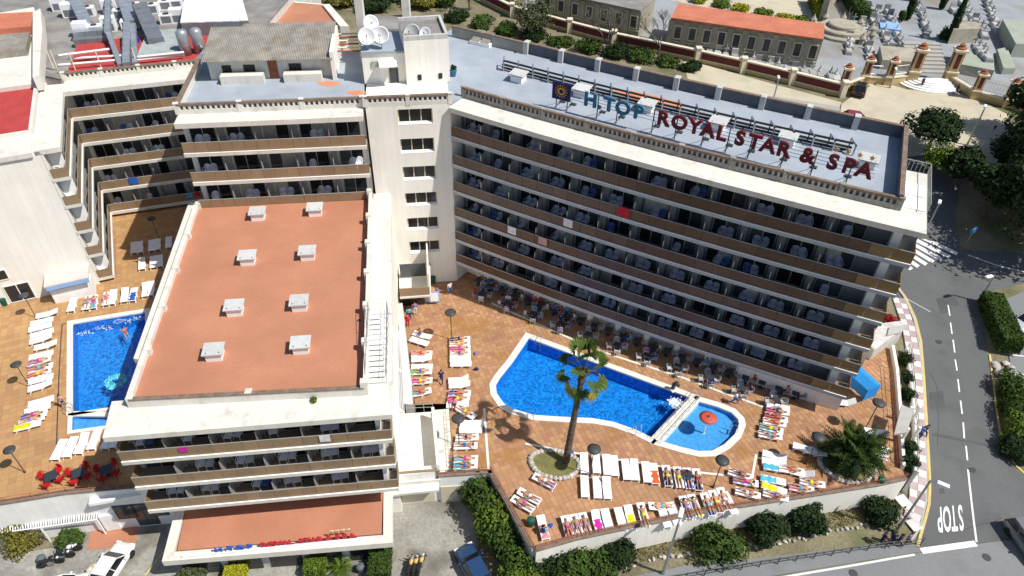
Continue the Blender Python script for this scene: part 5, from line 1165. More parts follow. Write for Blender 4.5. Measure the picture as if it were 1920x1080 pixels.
# hedge in the planter trench and plants in the street gap
for i, p in enumerate([(37.65,48.35),(36.83,45.93),(36.19,43.95),(34.06,37.96),(33.31,36.32)]): bush((*p,-.1), .7, 1.2, 'leaf_dark', 'dark plant in the street-side planter trench, %s from the top' % ORD[i], n=700, s=.11, group='plants in the planter trench')
leafmat('leaf_red', (.30,.01,.015))
bush((*(38.62,54.37),-1), .9, 1.5, 'leaf_red', 'red flowering shrub in the street corner bed', n=700, s=.12); bush((*(37.82,53.39),-1), .8, 1.3, 'leaf_green', 'small green shrub beside the red flowers at the street corner', n=500, s=.12)
bush((*(-13.25,31.90),11.46), .28, .22, 'leaf_bright', 'tiny green weed growing on the white cornice', n=150, s=.07, cat='weed', name='weed')
# ------------------------------------------------------------------ roof houses, dishes, plant
mat('corrugated', (.27,.255,.225), .9, .2, 1.0, .15, 9, stain=((.20,.15,.10), .8, .5, .8)); mat('corrugated_grey', (.30,.34,.34), .7, .15, .8, .1, 8); mat('white_sheet', (.80,.81,.82), .5, .05, .8)
mat('duct', (.42,.46,.50), .35, .12, 1.2, metal=.55); mat('duct_dark', (.22,.24,.27), .45, .12, 1.2, metal=.4); mat('blue_drum', (.01,.05,.42), .4, 0); mat('dish', (.72,.74,.76), .5, .05, 2)
ph = thing('roof_house', 'cream roof-top lift house with porch roof on the stair tower', 'building', (*(-12.47,63.33), 20.35))
a, b, c_ = (-14.08,62.31), (-10.32,62.89), (-6.44,63.84)
mb = MB(); mb.ribbon([a,b], 0, 4.5, 20.35, 23.2); wpart('lower_wall', mb, 'cream_wall', ph)
mb = MB(); mb.ribbon([a,b], -.15, 4.6, 23.2, 23.4); wpart('lower_roof', mb, 'roof_membrane', ph)
mb = MB(); mb.ribbon([b,c_], -.6, 4.2, 20.35, 24.5); wpart('upper_wall', mb, 'cream_wall', ph)
d, n = dirs(b,c_)
mb = MB(); mb.ribbon([b,c_], -.3, 3.9, 24.35, 24.56); wpart('upper_roof', mb, 'roof_bare', ph)
for o0, o1, p_, q_ in ((-.62,-.35,b,c_),(3.95,4.22,b,c_)): mb = MB(); mb.ribbon([p_,q_], o0, o1, 24.5, 24.85); wpart('roof_upstand', mb, 'grey_wall', ph)
mb = MB(); e = Vector(c_)-d*.25; mb.ribbon([tuple(e-n*.35),tuple(e+n*3.95)], -.24, .02, 24.5, 24.85); wpart('roof_upstand', mb, 'grey_wall', ph)
p = lerp(a,b,.62); mb = MB(); mb.obox((p[0]+.05,p[1]-.75,22.5), (1.6,1.5,.14), math.atan2(d.y,d.x)); wpart('porch_roof', mb, 'white_paint', ph)
p = lerp(a,b,.72); mb = MB(); mb.obox((p[0],p[1]-.03,21.3), (.8,.08,1.9), math.atan2(d.y,d.x)); wpart('door', mb, 'dark_metal', ph)
p = lerp(a,b,.35); mb = MB(); mb.obox((p[0],p[1]-.03,22.2), (1.0,.08,.55), math.atan2(d.y,d.x)); wpart('vent_grille', mb, 'green_stone', ph)
for t in (.3,.78): p = Vector(lerp(b,c_,t))-n*.62; mb = MB(); mb.obox((p.x,p.y,21.0), (.35,.1,.5), math.atan2(d.y,d.x)); wpart('small_window', mb, 'black', ph)
mb = MB(); q0_, q1_ = Vector(a)+n*5.2, Vector(a)+n*5.2+d*5.5; mb.ribbon([tuple(q0_),tuple(q1_)], 0, 3.5, 20.3, 23.0); wpart('rear_wall', mb, 'cream_wall', ph)
mb = MB(); mb.ribbon([tuple(q0_),tuple(q1_)], -.1, 3.6, 23.0, 23.3); wpart('rear_roof', mb, 'roof_bare', ph)
for u in (.5, 5.0): c2 = Vector(a)+n*8.3+d*u; mb = MB(); mb.bbox((c2.x,c2.y,24.6), (.75,.75,3.4)); mb.bbox((c2.x,c2.y,26.35), (.9,.9,.15)); wpart('chimney', mb, 'white_ledge', ph)
def dish(p, r, az, tilt, label, m='dish'):
    t = thing('satellite_dish', label, 'dish', p, az); b_ = MB(); n_ = 18
    prof = [(r*k/5, .22*r*(k/5)**2) for k in range(6)]
    b_.lathe((0,0,0), [(max(.01,x),z) for x,z in prof]+[(r*.98,.2*r),(.01,-.03)], n_)
    o = link('reflector', b_.mesh('reflector', m, True), t, (0,0,.9+r*.3), (R(tilt),0,0)); link('feed_arm', MB().tube((0,-r*.9,.1),(0,-r*.1,r*.75),.02).tube((0,-r*.1,r*.7),(0,-.02*r,r*.85),.05).mesh('feed_arm','dark_metal'), o)
    link('mast', MB().tube((0,0,0),(0,0,.95+r*.3),.045).mesh('mast','steel'), t)
dish((*(-13.55,62.89),23.4), .8, R(10), 58, 'large white satellite dish, left of the pair on the roof house'); dish((*(-12.35,63.22),23.4), .8, R(-5), 60, 'large white satellite dish, right of the pair on the roof house'); dish((*(-13.86,66.67),23.2), .75, R(25), 62, 'white satellite dish behind the pair on the roof house')
dish((*(-9.64,63.84),24.6-1.2), .85, R(-20), 50, 'grey mesh satellite dish on the taller roof house wall', 'vent_grey'); dish((*(-8.40,63.42),24.6-.9), .55, R(-15), 55, 'small white satellite dish on the taller roof house wall')
t = thing('plant_pot', 'dark blue plant pot at the foot of the roof house', 'pot', (*(-6.10,64.57),20.33)); link('pot', MB().lathe((0,0,0), [(.22,0),(.34,.5),(.36,.6),(.3,.6)], 12).mesh('pot','sign_blue'), t); link('plant', clumps(120,.4,.4,.3,.8,3,.5,.12).mesh('plant','leaf_dark'), t)
# corrugated-roofed house on the middle wing
ch_ = thing('roof_house', 'low roof-top house with weathered corrugated roof on the middle wing', 'building', (-22.7,63,20.3))
f0, f1 = (-28.22,62.32), (-17.24,63.85); d, n = dirs(f0,f1); L = math.dist(f0,f1); an = math.atan2(d.y,d.x)
mb = MB(); mb.ribbon([f0,f1], 0, 5.2, 20.2, 22.3); wpart('wall', mb, 'white_ledge', ch_)
def CP(u, v, z): p = Vector(f0)+d*u+n*v; return (p.x,p.y,z)
mb = MB(); ns = 150; r0 = []; r1 = []
for i in range(ns+1):
    u = -.3+(L+.5)*i/ns; k = .06*(i % 2); lift = .25 if u > 2.6 else 0
    mb.v += [CP(u,-.9,22.35+k), CP(u,5.0+lift*3,23.3+k)]
for i in range(ns): mb.f.append((2*i,2*i+2,2*i+3,2*i+1)); mb.m.append(0)
wpart('corrugated_roof', mb, 'corrugated', ch_)
for u, w, h, z in ((1.6,.8,.7,21.3),(3.6,1.0,.9,21.2),(7.7,1.1,.9,21.2)): mb = MB(); mb.obox(CP(u,-.03,z), (w,.08,h), an); wpart('window', mb, 'black', ch_)
mb = MB(); mb.obox(CP(5.7,-.03,21.2), (.8,.08,1.9), an); wpart('door', mb, 'rust', ch_)
mb = MB(); mb.obox(CP(3.0,-.75,20.7), (3.8,.9,.8), an); wpart('low_wall', mb, 'white_ledge', ch_); mb = MB(); mb.obox(CP(8.4,-.75,20.7), (3.4,.9,.8), an); wpart('low_wall', mb, 'white_ledge', ch_)
mb = MB(); mb.obox(CP(L+.15,2.4,21.6), (.35,6.4,2.8), an); wpart('end_wall', mb, 'cream_wall', ch_)
for p_, r_ in (((-17.34,62.22),1.0),((-14.52,60.50),.9)):
    mb = MB(); mb.prism([(p_[0]+r_*math.cos(t_)*(1+.2*math.sin(3*t_)), p_[1]+.55*r_*math.sin(t_)) for t_ in [6.283*i/14 for i in range(14)]], 20.28, 20.315); wpart('roof_patch', mb, 'orange_patch', mid)
# slatted pergola between the two roof houses
pg_ = thing('roof_pergola', 'row of rusty beams between the corrugated house and the dishes', 'pergola', (*(-16.38,67.66),20.3))
for i in range(6): mb = MB(); mb.tube((*lerp((-18.51,70.76),(-17.64,66.53),i/5),21.6),(*lerp((-15.61,71.26),(-14.84,66.86),i/5),21.6), .09, n=4); wpart('beam', mb, 'rust' if i % 2 else 'cap_cream', pg_)
for q in [(-18.46,70.49),(-15.56,70.98),(-17.59,66.28),(-14.82,66.73)]: mb = MB(); mb.tube((*q,20.3),(*q,21.6), .06, n=5); wpart('post', mb, 'steel', pg_)
# roof deck wedge behind the tower
mb = MB(); mb.prism([(-6.43,63.72),(-5.06,62.65),(0.68,72.67),(-7.08,76.83),(-7.66,75.57)], 20.0, 20.31); wpart('roof_deck', mb, 'roof_membrane', tower)
mb = MB(); mb.ribbon([(-6.97,74.46),(0.66,70.43)], -.12, .12, 20.3, 21.35); wpart('rear_parapet', mb, 'concrete', tower)
mb = MB(); mb.ribbon([(-6.97,74.46),(0.66,70.43)], -.18, .18, 21.35, 21.45); wpart('rear_coping', mb, 'coping_tile', tower)
# skylight hut and frames near the wing's inner end
t = thing('roof_hatch', 'open roof hatch with slatted covers near the rear parapet', 'hatch', (*(-4.17,72.93),20.32), R(-27))
for i in range(2): link('slatted_cover', MB().obox((i*1.1,.0,.7), (.95,1.6,.08), 0, R(25)).mesh('slatted_cover','corrugated'), t)
link('frame', MB().box(-.6,-.8,0,1.7,.8,.35).mesh('frame','white_paint'), t)
# neighbouring buildings beyond the left wing
nb = thing('neighbour_building', 'flat-roofed building full of plant behind the left hotel wing', 'building', (-48,85,0))
mb = MB(); mb.prism([(-34.5,73.0),(-31,84),(-30,110),(-75,110),(-60,74),(-47.5,70)], -1, 16.2); wpart('wall', mb, 'grey_wall', nb)
mb = MB(); mb.prism([(-34.4,72.9),(-30.9,84),(-29.9,110),(-75,110),(-60,74),(-47.5,70)], 16.2, 16.4); wpart('roof_deck', mb, 'roof_bare', nb)
tb = thing('neighbour_building', 'house with flat terracotta roof and white end wall behind the corrugated house', 'building', (-25,92,0))
mb = MB(); mb.prism([(-31.06,88.18),(-21.77,89.94),(-26.09,98.13),(-33.02,99.25)], -1, 15); wpart('wall', mb, 'cream_wall', tb); mb = MB(); mb.prism([(-31.39,88.24),(-22.37,89.62),(-26.49,97.39),(-32.62,98.36)], 15, 15.2); wpart('roof_deck', mb, 'terracotta_roof', tb)
mb = MB(); mb.prism([(-22.37,89.09),(-21.25,89.17),(-25.36,96.90),(-26.22,96.63)], 14, 15.5); wpart('parapet_wall', mb, 'white_ledge', tb)
fb = thing('neighbour_building', 'grey flat roof at the top edge between the white canopy and terracotta roof', 'building', (-33,100,0)); mb = MB(); mb.prism([(-34.73,90.19),(-31.35,92.28),(-36.81,111.26),(-41.48,110.85)], -1, 14); wpart('wall', mb, 'roof_bare', fb)
wc_ = thing('metal_canopy', 'bright white sheet-metal canopy roof on the plant building', 'canopy', (*(-35.80,83.38),16.4))
cq = [(-38.62,81.22),(-31.20,82.44),(-33.88,89.05),(-40.85,88.49)]
for i in range(8):
    a_, b_ = lerp(cq[0],cq[1],i/8), lerp(cq[0],cq[1],(i+.97)/8); c3, d3 = lerp(cq[3],cq[2],(i+.97)/8), lerp(cq[3],cq[2],i/8); mb = MB(); mb.prism([a_,b_,c3,d3], 18.3+.02*(i%2), 18.42+.02*(i%2)); wpart('roof_sheet', mb, 'white_sheet', wc_)
mb = MB(); mb.prism(cq, 16.3, 18.28); wpart('shed_wall', mb, 'duct_dark', wc_)
# air-conditioning plant, ducts, tanks
acb = fixn(MB().bbox((0,0,.55), (1.3,.9,1.1)).mesh('casing','white_sheet')); acg = fixn(MB().lathe((0,0,1.1), [(.36,0),(.36,.05),(.28,.05),(.28,.02)], 14).mesh('fan_grille','dark_metal')); acs = fixn(MB().box(-.55,-.46,.15,.55,-.44,.95).mesh('coil','duct_dark'))
for i, (x, y, q) in enumerate([(-50.50,81.46,''),(-49.23,82.04,''),(-52.77,87.89,''),(-48.11,83.30,''),(-46.20,83.95,''),(-45.20,84.89,''),(-50.64,88.99,''),(-47.85,89.40,''),(-42.51,86.15,''),(-41.39,86.59,''),(-44.43,90.81,''),(-43.27,91.29,''),(-54.79,87.37,''),(-48.60,87.30,''),(-45.54,89.39,''),(-57.12,89.42,'')]):
    t = thing('air_conditioner', 'white rooftop air-conditioning unit, %s of the plant roof from near left' % ORD[i], 'air conditioner', (x,y,16.42), R(15), 'air-conditioning units on the plant roof'); link('casing', acb, t, (0,0,0), (0,0,0), (1.15,1.15,1.0+.5*(i%3==0))); link('coil', acs, t, (0,-.06,0)); link('fan_grille', acg, t)
def duct(p, q, z0, z1, w, h, label, m='duct', ribs=True):
    t = thing('air_duct', label, 'duct', (*p, min(z0,z1)-h/2)); a_, b_ = Vector((*p,z0)), Vector((*q,z1)); L_ = (b_-a_).length; dd = (b_-a_).normalized(); az = math.atan2(dd.y,dd.x); el = math.asin(dd.z); c4 = (a_+b_)/2
    mb = MB(); mb.obox(c4, (L_,w,h), az, 0, -el); wpart('duct_body', mb, m, t)
    k = max(2,int(L_/1.1))
    for i in range(k+1): c5 = a_.lerp(b_,i/k); mb = MB(); mb.obox(c5, (.08,w+.1,h+.1), az, 0, -el); wpart('flange', mb, m, t)
duct((-50.67,80.15), (-47.07,81.38), 17.0, 17.0, .9, .9, 'upper long grey duct left of the ladder'); duct((-49.79,78.32), (-46.25,79.51), 16.9, 16.9, .8, .8, 'lower long grey duct left of the ladder', 'duct_dark')
duct((-50.27,88.92), (-45.82,78.52), 18.4, 18.0, .55, .55, 'vertical blue-grey duct crossing the plant roof'); duct((-46.35,79.53), (-42.10,72.41), 18.0, 16.9, .5, .5, 'slanting duct running down to the parapet')
duct((-44.80,85.30), (-40.37,77.98), 18.6, 17.4, 1.6, .8, 'wide sloping dark grey duct', 'duct_dark'); duct((-54.36,88.59), (-50.01,82.12), 17.8, 17.4, 1.3, .9, 'wide pale duct at the top edge', 'duct'); duct((-48.57,89.06), (-45.16,83.00), 17.9, 17.3, 1.4, 1.0, 'pale box duct beside the sloping dark duct'); duct((-34.40,73.65), (-34.43,79.67), 17.2, 17.2, .3, .3, 'thin bent pipe duct behind the tanks')
duct((-44.42,80.55), (-41.12,71.88), 18.2, 17.2, .7, .7, 'ribbed silver duct descending beside the blue drum'); duct((-43.97,80.91), (-40.37,72.21), 18.0, 17.2, .5, .5, 'smooth silver duct descending beside the blue drum')
for i, (x, y, q) in enumerate([(-36.47,76.19,''),(-35.14,76.73,'')]):
    t = thing('water_tank', 'tall silver cylinder tank, %s of the two' % ('left','right')[i], 'tank', (x,y,16.42)); link('shell', MB().lathe((0,0,.2), [(.6,0),(.6,2.6),(.45,2.85),(.02,2.95)], 18).mesh('shell','duct',True), t); link('band', MB().lathe((0,0,1.4), [(.62,0),(.62,.1)], 18).mesh('band','steel'), t)
    for k in range(3): link('leg', MB().tube((.45*math.cos(k*2.1),.45*math.sin(k*2.1),0),(.45*math.cos(k*2.1),.45*math.sin(k*2.1),.3),.05).mesh('leg','dark_metal'), t)
t = thing('blue_drum', 'bright blue plastic drum between the silver ducts', 'drum', (*(-43.17,79.11),16.42)); link('shell', MB().lathe((0,0,0), [(.3,0),(.34,.2),(.32,.5),(.34,.8),(.28,.95)], 14).mesh('shell','blue_drum'), t); link('lid', MB().lathe((0,0,.95), [(.26,0),(.26,.04)], 14).mesh('lid','blue_drum'), t)
cs = thing('metal_shed_roof', 'grey corrugated sheet roof in front of the tanks', 'roof', (*(-40.06,77.94),16.4)); mb = MB(); q4 = [(-41.01,74.08),(-36.40,75.56),(-39.87,82.50),(-42.85,81.45)]
for i in range(41):
    t_ = i/40; a_, b_ = lerp(q4[0],q4[3],t_), lerp(q4[1],q4[2],t_); k = .07*(i%2); mb.v += [(*a_,17.2+k),(*b_,17.2+k)]
for i in range(40): mb.f.append((2*i,2*i+1,2*i+3,2*i+2)); mb.m.append(0)
wpart('sheet', mb, 'corrugated_grey', cs); mb = MB(); mb.prism(q4, 16.3, 17.1); wpart('frame', mb, 'duct_dark', cs)
pp = thing('pipe_rack', 'white insulated pipes and yellow posts along the left wing parapet', 'pipes', (*(-45.41,72.77),16.8))
for (p_, q_, z) in (((-47.83,71.12),(-42.69,72.70),17.4),((-48.42,72.61),(-43.98,74.63),17.8),((-48.11,73.23),(-42.67,74.45),17.2),((-40.52,73.23),(-36.20,74.94),17.3),((-40.42,73.22),(-36.07,74.80),17.6)):
    mb = MB(); mb.tube((*p_,z),(*q_,z), .13, n=8); wpart('pipe', mb, 'white_sheet', pp)
for p_ in [(-49.09,71.98),(-48.71,72.00),(-46.42,71.34),(-44.18,72.30),(-40.67,73.09)]: mb = MB(); mb.tube((*p_,16.7),(*p_,18.6), .06, n=6); wpart('post', mb, 'cap_cream', pp)
ld_ = thing('roof_ladder', 'ribbed metal cable ladder on the plant roof', 'ladder', (*(-43.91,76.91),16.4)); mb = MB(); a_, b_ = Vector((*(-44.97,80.83),18.0)), Vector((*(-42.73,73.79),17.0)); s_ = Vector((.5,0,0))
for k in (0,1): mb.tube(a_+s_*k, b_+s_*k, .05, n=4)
for i in range(18): q = a_.lerp(b_,i/17); mb.tube(q, q+s_, .035, n=4)
wpart('rungs', mb, 'duct', ld_)
# houses at the very left
lh = thing('neighbour_building', 'white gabled neighbour wall with corrugated and tiled roofs at the left edge', 'building', (-62,75,0))
mb = MB(); mb.prism([(-53.29,64.49),(-47.77,67.02),(-53.93,79.56),(-59.23,87.79),(-64.75,83.76)], -1, 17.3); wpart('wall', mb, 'white_ledge', lh)
mb = MB(); mb.prism([(-57.15,71.38),(-52.32,73.55),(-54.40,78.21),(-60.05,76.25)], 17.3, 18.0); wpart('corrugated_roof', mb, 'corrugated', lh)
mb = MB(); mb.prism([(-60.72,77.53),(-54.68,79.25),(-56.84,83.79),(-63.52,82.23)], 17.3, 18.2); wpart('tiled_roof', mb, 'tile_red', lh)
mb = MB(); mb.prism([(-56.38,83.00),(-56.24,84.41),(-52.85,78.32),(-46.93,66.21),(-47.42,65.94)], 17.0, 18.4); wpart('gable_parapet', mb, 'white_ledge', lh)
# ------------------------------------------------------------------ lamps, vehicles, street furniture
lamp_parts = [fixn(MB().lathe((0,0,0), [(.11,0),(.11,.25),(.045,.3),(.04,3.35)], 8).mesh('pole','dark_metal')), fixn(MB().lathe((0,0,0), [(.07,3.35),(.12,3.45),(.52,3.52),(.55,3.58),(.3,3.68),(.05,3.72)], 18).mesh('lamp_hood','dark_metal',True)), fixn(MB().lathe((0,0,0), [(.1,3.40),(.2,3.46),(.2,3.50)], 12).mesh('bulb','white_plastic'))]
def lamp(p, z, label, s=1):
    t = thing('terrace_lamp', label, 'lamp', (*p[:2], z), 0, 'terrace lamps')
    for nm, me in zip(('pole','lamp_hood','bulb'), lamp_parts): link(nm, me, t, (0,0,0), (0,0,0), (s,s,s))
for p, lb in (((-5.72,49.77),'dark disc lamp post above the lounger block by the pool curve'), ((-4.06,37.17),'dark disc lamp post beside the white steps'), ((6.73,34.52),'dark disc lamp post behind the white loungers near the palm'), ((16.57,33.78),'dark disc lamp post below the shallow pool'), ((24.76,36.30),'dark disc lamp post left of the bushy palm'), ((30.97,40.06),'dark disc lamp post right of the bushy palm')): lamp(p, 0, lb)
for p, lb in (((-38.67,62.46),'dark disc lamp post in the narrow courtyard'), ((-45.45,49.66),'dark disc lamp post above the left lounger column'), ((-41.47,40.99),'dark disc lamp post halfway down the left lounger column'), ((-37.28,32.38),'dark disc lamp post left of the red chairs')): lamp(p, 1.5, lb, .8)
def street_lamp(p, h, label, az, arm=.5):
    t = thing('street_lamp', label, 'street lamp', p, az, 'street lamps')
    link('pole', MB().lathe((0,0,0), [(.16,0),(.15,.4),(.11,.5),(.08,h)], 8).mesh('pole','steel'), t); link('arm', MB().tube((0,0,h-.02),(arm,0,h+.12),.06).mesh('arm','steel'), t); link('lamp_head', MB().bbox((arm+.3,0,h+.17), (.85,.34,.16), 0, .05).mesh('lamp_head','white_plastic'), t)
street_lamp((31.46,31.86,-2.59), 7.0, 'tall street lamp on the corner pavement by the road lettering', R(-30)); street_lamp((12.18,27.97,-2.96), 7.0, 'tall street lamp beside the front verge', R(70)); street_lamp((57.82,83.03,4.68), 5.0, 'black lamp on the sandy plaza', R(60), .3); street_lamp((35.32,92.95,5.00), 3.4, 'lamp in the lane behind the rear parapet', R(80), .2); street_lamp((47.09,67.49,1.47), 4.0, 'slim lamp at the end of the curved wing', R(60), .3); street_lamp((49.32,57.67,-0.05), 3.5, 'lamp at the hedge corner opposite the wing', R(200), .4)
street_lamp((*(53.85,98.87),5), 2.6, 'small lamp left of the fan steps', R(80), .2); street_lamp((*(64.51,96.24),5), 3.4, 'lamp in front of the small pillar right of the fan steps', R(60), .2)
mat('car_glass', (.012,.014,.016), .06, 0, spec=.6); mat('tyre', (.02,.02,.02), .9, 0); mat('rim', (.45,.46,.47), .35, 0, metal=.8); mat('tail', (.35,.01,.01), .3, 0); mat('head', (.75,.77,.8), .15, 0)
for nm, c in (('paint_white',(.72,.74,.74)),('paint_black',(.012,.013,.015)),('paint_blue',(.018,.05,.13)),('paint_grey',(.16,.17,.18)),('paint_maroon',(.22,.015,.04)),('paint_silver',(.45,.52,.54))): mat(nm, c, .3, 0, spec=.5, coat=.6)
tyre = fixn(MB().lathe((0,0,0), [(.2,-.1),(.31,-.1),(.33,-.06),(.33,.06),(.31,.1),(.2,.1)], 18).mesh('tyre','tyre')); rim = fixn(MB().lathe((0,0,0), [(.02,-.07),(.21,-.085),(.21,.085),(.02,.07)], 14).mesh('rim','rim'))
def car(p, rz, paint, label, L=4.2, W=1.76, H=1.5, suv=False, name='car'):
    t = thing(name, label, 'car', p, rz); hw = W/2
    # profile along x (front +x): loft of cross sections
    z0 = .28
    prof = [(-.5,.55,.62,.78),(-.49,.80,.9,.86),(-.42,.92,.98,.97),(-.2,.93,1.0,1.0),(.05,.92,1.0,1.0),(.22,.88,.98,1.0),(.38,.80,.9,.97),(.46,.70,.8,.9),(.5,.5,.62,.78)]
    b = MB(); rings = []
    for fx, zt, zm, fw in prof:
        x = fx*L; y = hw*fw; zt *= H/1.5; zs = zt*.62; rings.append([(x,-y*.94,z0),(x,-y,z0+.18),(x,-y,zs),(x,-y*.88,zt-.03),(x,-y*.6,zt+.015),(x,y*.6,zt+.015),(x,y*.88,zt-.03),(x,y,zs),(x,y,z0+.18),(x,y*.94,z0)])
    n = 10
    for r in rings: b.v += r
    for i in range(len(rings)-1):
        for k in range(n): b.f.append((i*n+k, i*n+(k+1)%n, (i+1)*n+(k+1)%n, (i+1)*n+k)); b.m.append(0)
    b.f += [tuple(range(n-1,-1,-1)), tuple(range((len(rings)-1)*n, len(rings)*n))]; b.m += [0,0]
    link('body', fixn(b.mesh('body', paint, True)), t)
    # greenhouse: glass below, painted roof
    zr = H; zb = .9*H/1.5; xr, xf, tr_, tf = (-.47,.2,-.40,.04) if suv else (-.44,.22,-.30,.04)
    g = MB(); lo = [(xr*L,-hw*.86,zb),(xf*L,-hw*.88,zb),(xf*L,hw*.88,zb),(xr*L,hw*.86,zb)]; up = [(tr_*L,-hw*.68,zr),(tf*L,-hw*.7,zr),(tf*L,hw*.7,zr),(tr_*L,hw*.68,zr)]
    g.add(lo+up, [(0,1,5,4),(1,2,6,5),(2,3,7,6),(3,0,4,7),(4,5,6,7)]); link('window_glass', fixn(g.mesh('window_glass','car_glass')), t)
    rf = MB(); c = [(tr_*L-.06,-hw*.70,zr-.01),(tf*L+.06,-hw*.72,zr-.01),(tf*L+.06,hw*.72,zr-.01),(tr_*L-.06,hw*.70,zr-.01)]; rf.add(c+[(x*.97,y*.93,zr+.05) for x,y,z in c], [(0,1,5,4),(1,2,6,5),(2,3,7,6),(3,0,4,7),(4,5,6,7),(3,2,1,0)]); link('roof', fixn(rf.mesh('roof', paint)), t)
    for s in (-1,1):
        pl = MB()
        for a, q in ((lo[0 if s < 0 else 3],up[0 if s < 0 else 3]),(lo[1 if s < 0 else 2],up[1 if s < 0 else 2])): pl.tube(a, q, .05, .04, 5)
        m_ = lerp(lo[0 if s < 0 else 3], lo[1 if s < 0 else 2], .48); q = lerp(up[0 if s < 0 else 3], up[1 if s < 0 else 2], .4); pl.tube(m_, q, .045, .04, 5); link('pillar', pl.mesh('pillar', paint), t)
        link('mirror', MB().bbox((.14*L,s*(hw+.08),zb+.08), (.16,.2,.14), 0, .04).mesh('mirror', paint), t)
        link('headlight', MB().bbox((.465*L,s*hw*.66,.62), (.16,.38,.16), 0, .03).mesh('headlight','head'), t); link('tail_light', MB().bbox((-.485*L,s*hw*.68,.78), (.1,.32,.2), 0, .03).mesh('tail_light','tail'), t)
        for fx in (-.31,.31):
            w = link('wheel', tyre, t, (fx*L,s*(hw-.09),.33), (R(90),0,0)); link('rim', rim, w)
    return t
bp = (-2.29,28.26,-3.25); car((bp[0],bp[1]-.4,bp[2]), 2.093, 'paint_blue', 'dark blue car parked against the hedge at the bottom edge', 4.2)
wp = (-29.65,27.75,-3.30); car((wp[0]-.1,wp[1]-.5,wp[2]), 1.411, 'paint_white', 'white hatchback parked in front of the orange ramp', 4.0, 1.72)
wp2 = (-32.37,26.43,-3.30); car((wp2[0],wp2[1]-1.2,wp2[2]), 0.384, 'paint_white', 'white van roof cut by the bottom edge beside the motorcycles', 4.2, 1.75, 1.7, True, 'van')
sv = (41.11,30.99,-2.60); car((sv[0]+.3,sv[1]-.2,sv[2]), -1.430, 'paint_grey', 'dark grey car entering at the right edge below the stop line', 4.3, 1.8, 1.6, True)
pk = (52.04,54.31,-0.33); car((pk[0]+.6,pk[1]+.1,pk[2]), -2.674, 'paint_silver', 'pale car parked behind the clipped hedge', 4.2, 1.76, 1.5)
ck = (48.70,96.97); car((*ck,5.03), 1.118, 'paint_black', 'black car parked beside the cemetery wall end', 4.4, 1.8, 1.5)
mk = (44.87,87.43); car((mk[0],mk[1],gz(*mk)+.03), R(-20), 'paint_maroon', 'maroon car half hidden behind the roof parapet', 4.2, 1.76, 1.5)
def motorbike(p, rz, paint, label, seatm='black'):
    t = thing('motorcycle', label, 'motorcycle', p, rz)
    for x, nm in ((-.62,'rear'),(.66,'front')):
        w = link('wheel', MB().lathe((0,0,0), [(.2,-.05),(.3,-.06),(.32,0),(.3,.06),(.2,.05)], 16).mesh('wheel','tyre'), t, (x,0,.32), (R(90),0,0)); link('rim', rim, w, (0,0,0), (0,0,0), (.9,.9,.5))
    link('frame', MB().chain([(-.62,0,.32),(-.3,0,.5),(.2,0,.45),(.45,0,.85),(.66,0,.32)], [.07,.1,.1,.06,.05], 6).mesh('frame','dark_metal'), t)
    link('tank', MB().chain([(-.05,0,.75),(.15,0,.86),(.4,0,.82),(.5,0,.7)], [.08,.17,.16,.06], 8).mesh('tank', paint, True), t); link('seat', MB().bbox((-.38,0,.8), (.72,.26,.12), 0, .04).mesh('seat', seatm), t)
    link('handlebar', MB().tube((.42,-.38,1.02),(.42,.38,1.02),.025).mesh('handlebar','steel'), t); link('engine', MB().bbox((.05,0,.45), (.42,.36,.34), 0, .05).mesh('engine','steel'), t); link('headlight', MB().lathe((.62,0,.86), [(.08,-.06),(.1,0),(.03,.06)], 10).mesh('headlight','head'), t)
    for s in (-1,1): link('mirror', MB().bbox((.45,s*.34,1.14), (.05,.13,.09), 0, .02).mesh('mirror','black'), t)
motorbike((-33.98,27.89,-3.30), R(25), 'paint_black', 'black and red motorcycle nearest the white car'); motorbike((-33.67,28.43,-3.30), R(28), 'paint_white', 'white and black motorcycle beside the planted bed'); motorbike((-34.57,27.44,-3.30), R(20), 'paint_black', 'black motorcycle at the left of the parked bikes')
motorbike((-7.16,27.89,-3.30), R(80), 'sign_gold', 'yellow motorcycle, left of three in the concrete yard'); motorbike((-6.80,27.99,-3.30), R(82), 'sign_gold', 'yellow motorcycle, middle of three in the concrete yard'); motorbike((-6.40,28.09,-3.30), R(78), 'sign_gold', 'yellow motorcycle, right of three in the concrete yard')
# round bins
mat('bin_green', (.01,.09,.06), .5, .05, 2); mat('bin_grey', (.11,.13,.15), .5, .05, 2)
def bin_(p, m, label, s=1):
    t = thing('litter_bin', label, 'bin', p); link('drum', MB().lathe((0,0,0), [(.22*s,0),(.3*s,.75*s),(.32*s,.8*s),(.28*s,.8*s)], 14).mesh('drum', m), t); link('lid', MB().lathe((0,0,.78*s), [(.3*s,0),(.26*s,.1*s),(.05*s,.16*s)], 14).mesh('lid', m), t)
bin_((-35.24,27.63,-3.30), 'bin_grey', 'grey round bin left of the motorcycles'); bin_((-10.93,27.61,-3.30), 'bin_grey', 'grey round bin beside the small palm')
bin_((*(30.16,34.51),0), 'bin_green', 'green bin near the terrace corner below the bushy palm'); bin_((*(1.92,29.95),0), 'bin_green', 'green bin at the front corner of the terrace'); bin_((*(-8.40,58.29),0), 'bin_green', 'green bin at the foot of the stair tower'); bin_((*(-49.34,51.34),1.5), 'bin_green', 'green bin at the left edge of the courtyard'); bin_((*(28.78,43.24),0), 'bin_green', 'green bin at the street end of the curved wing')
mat('bench_wood', (.25,.12,.05), .7, .15, 3)
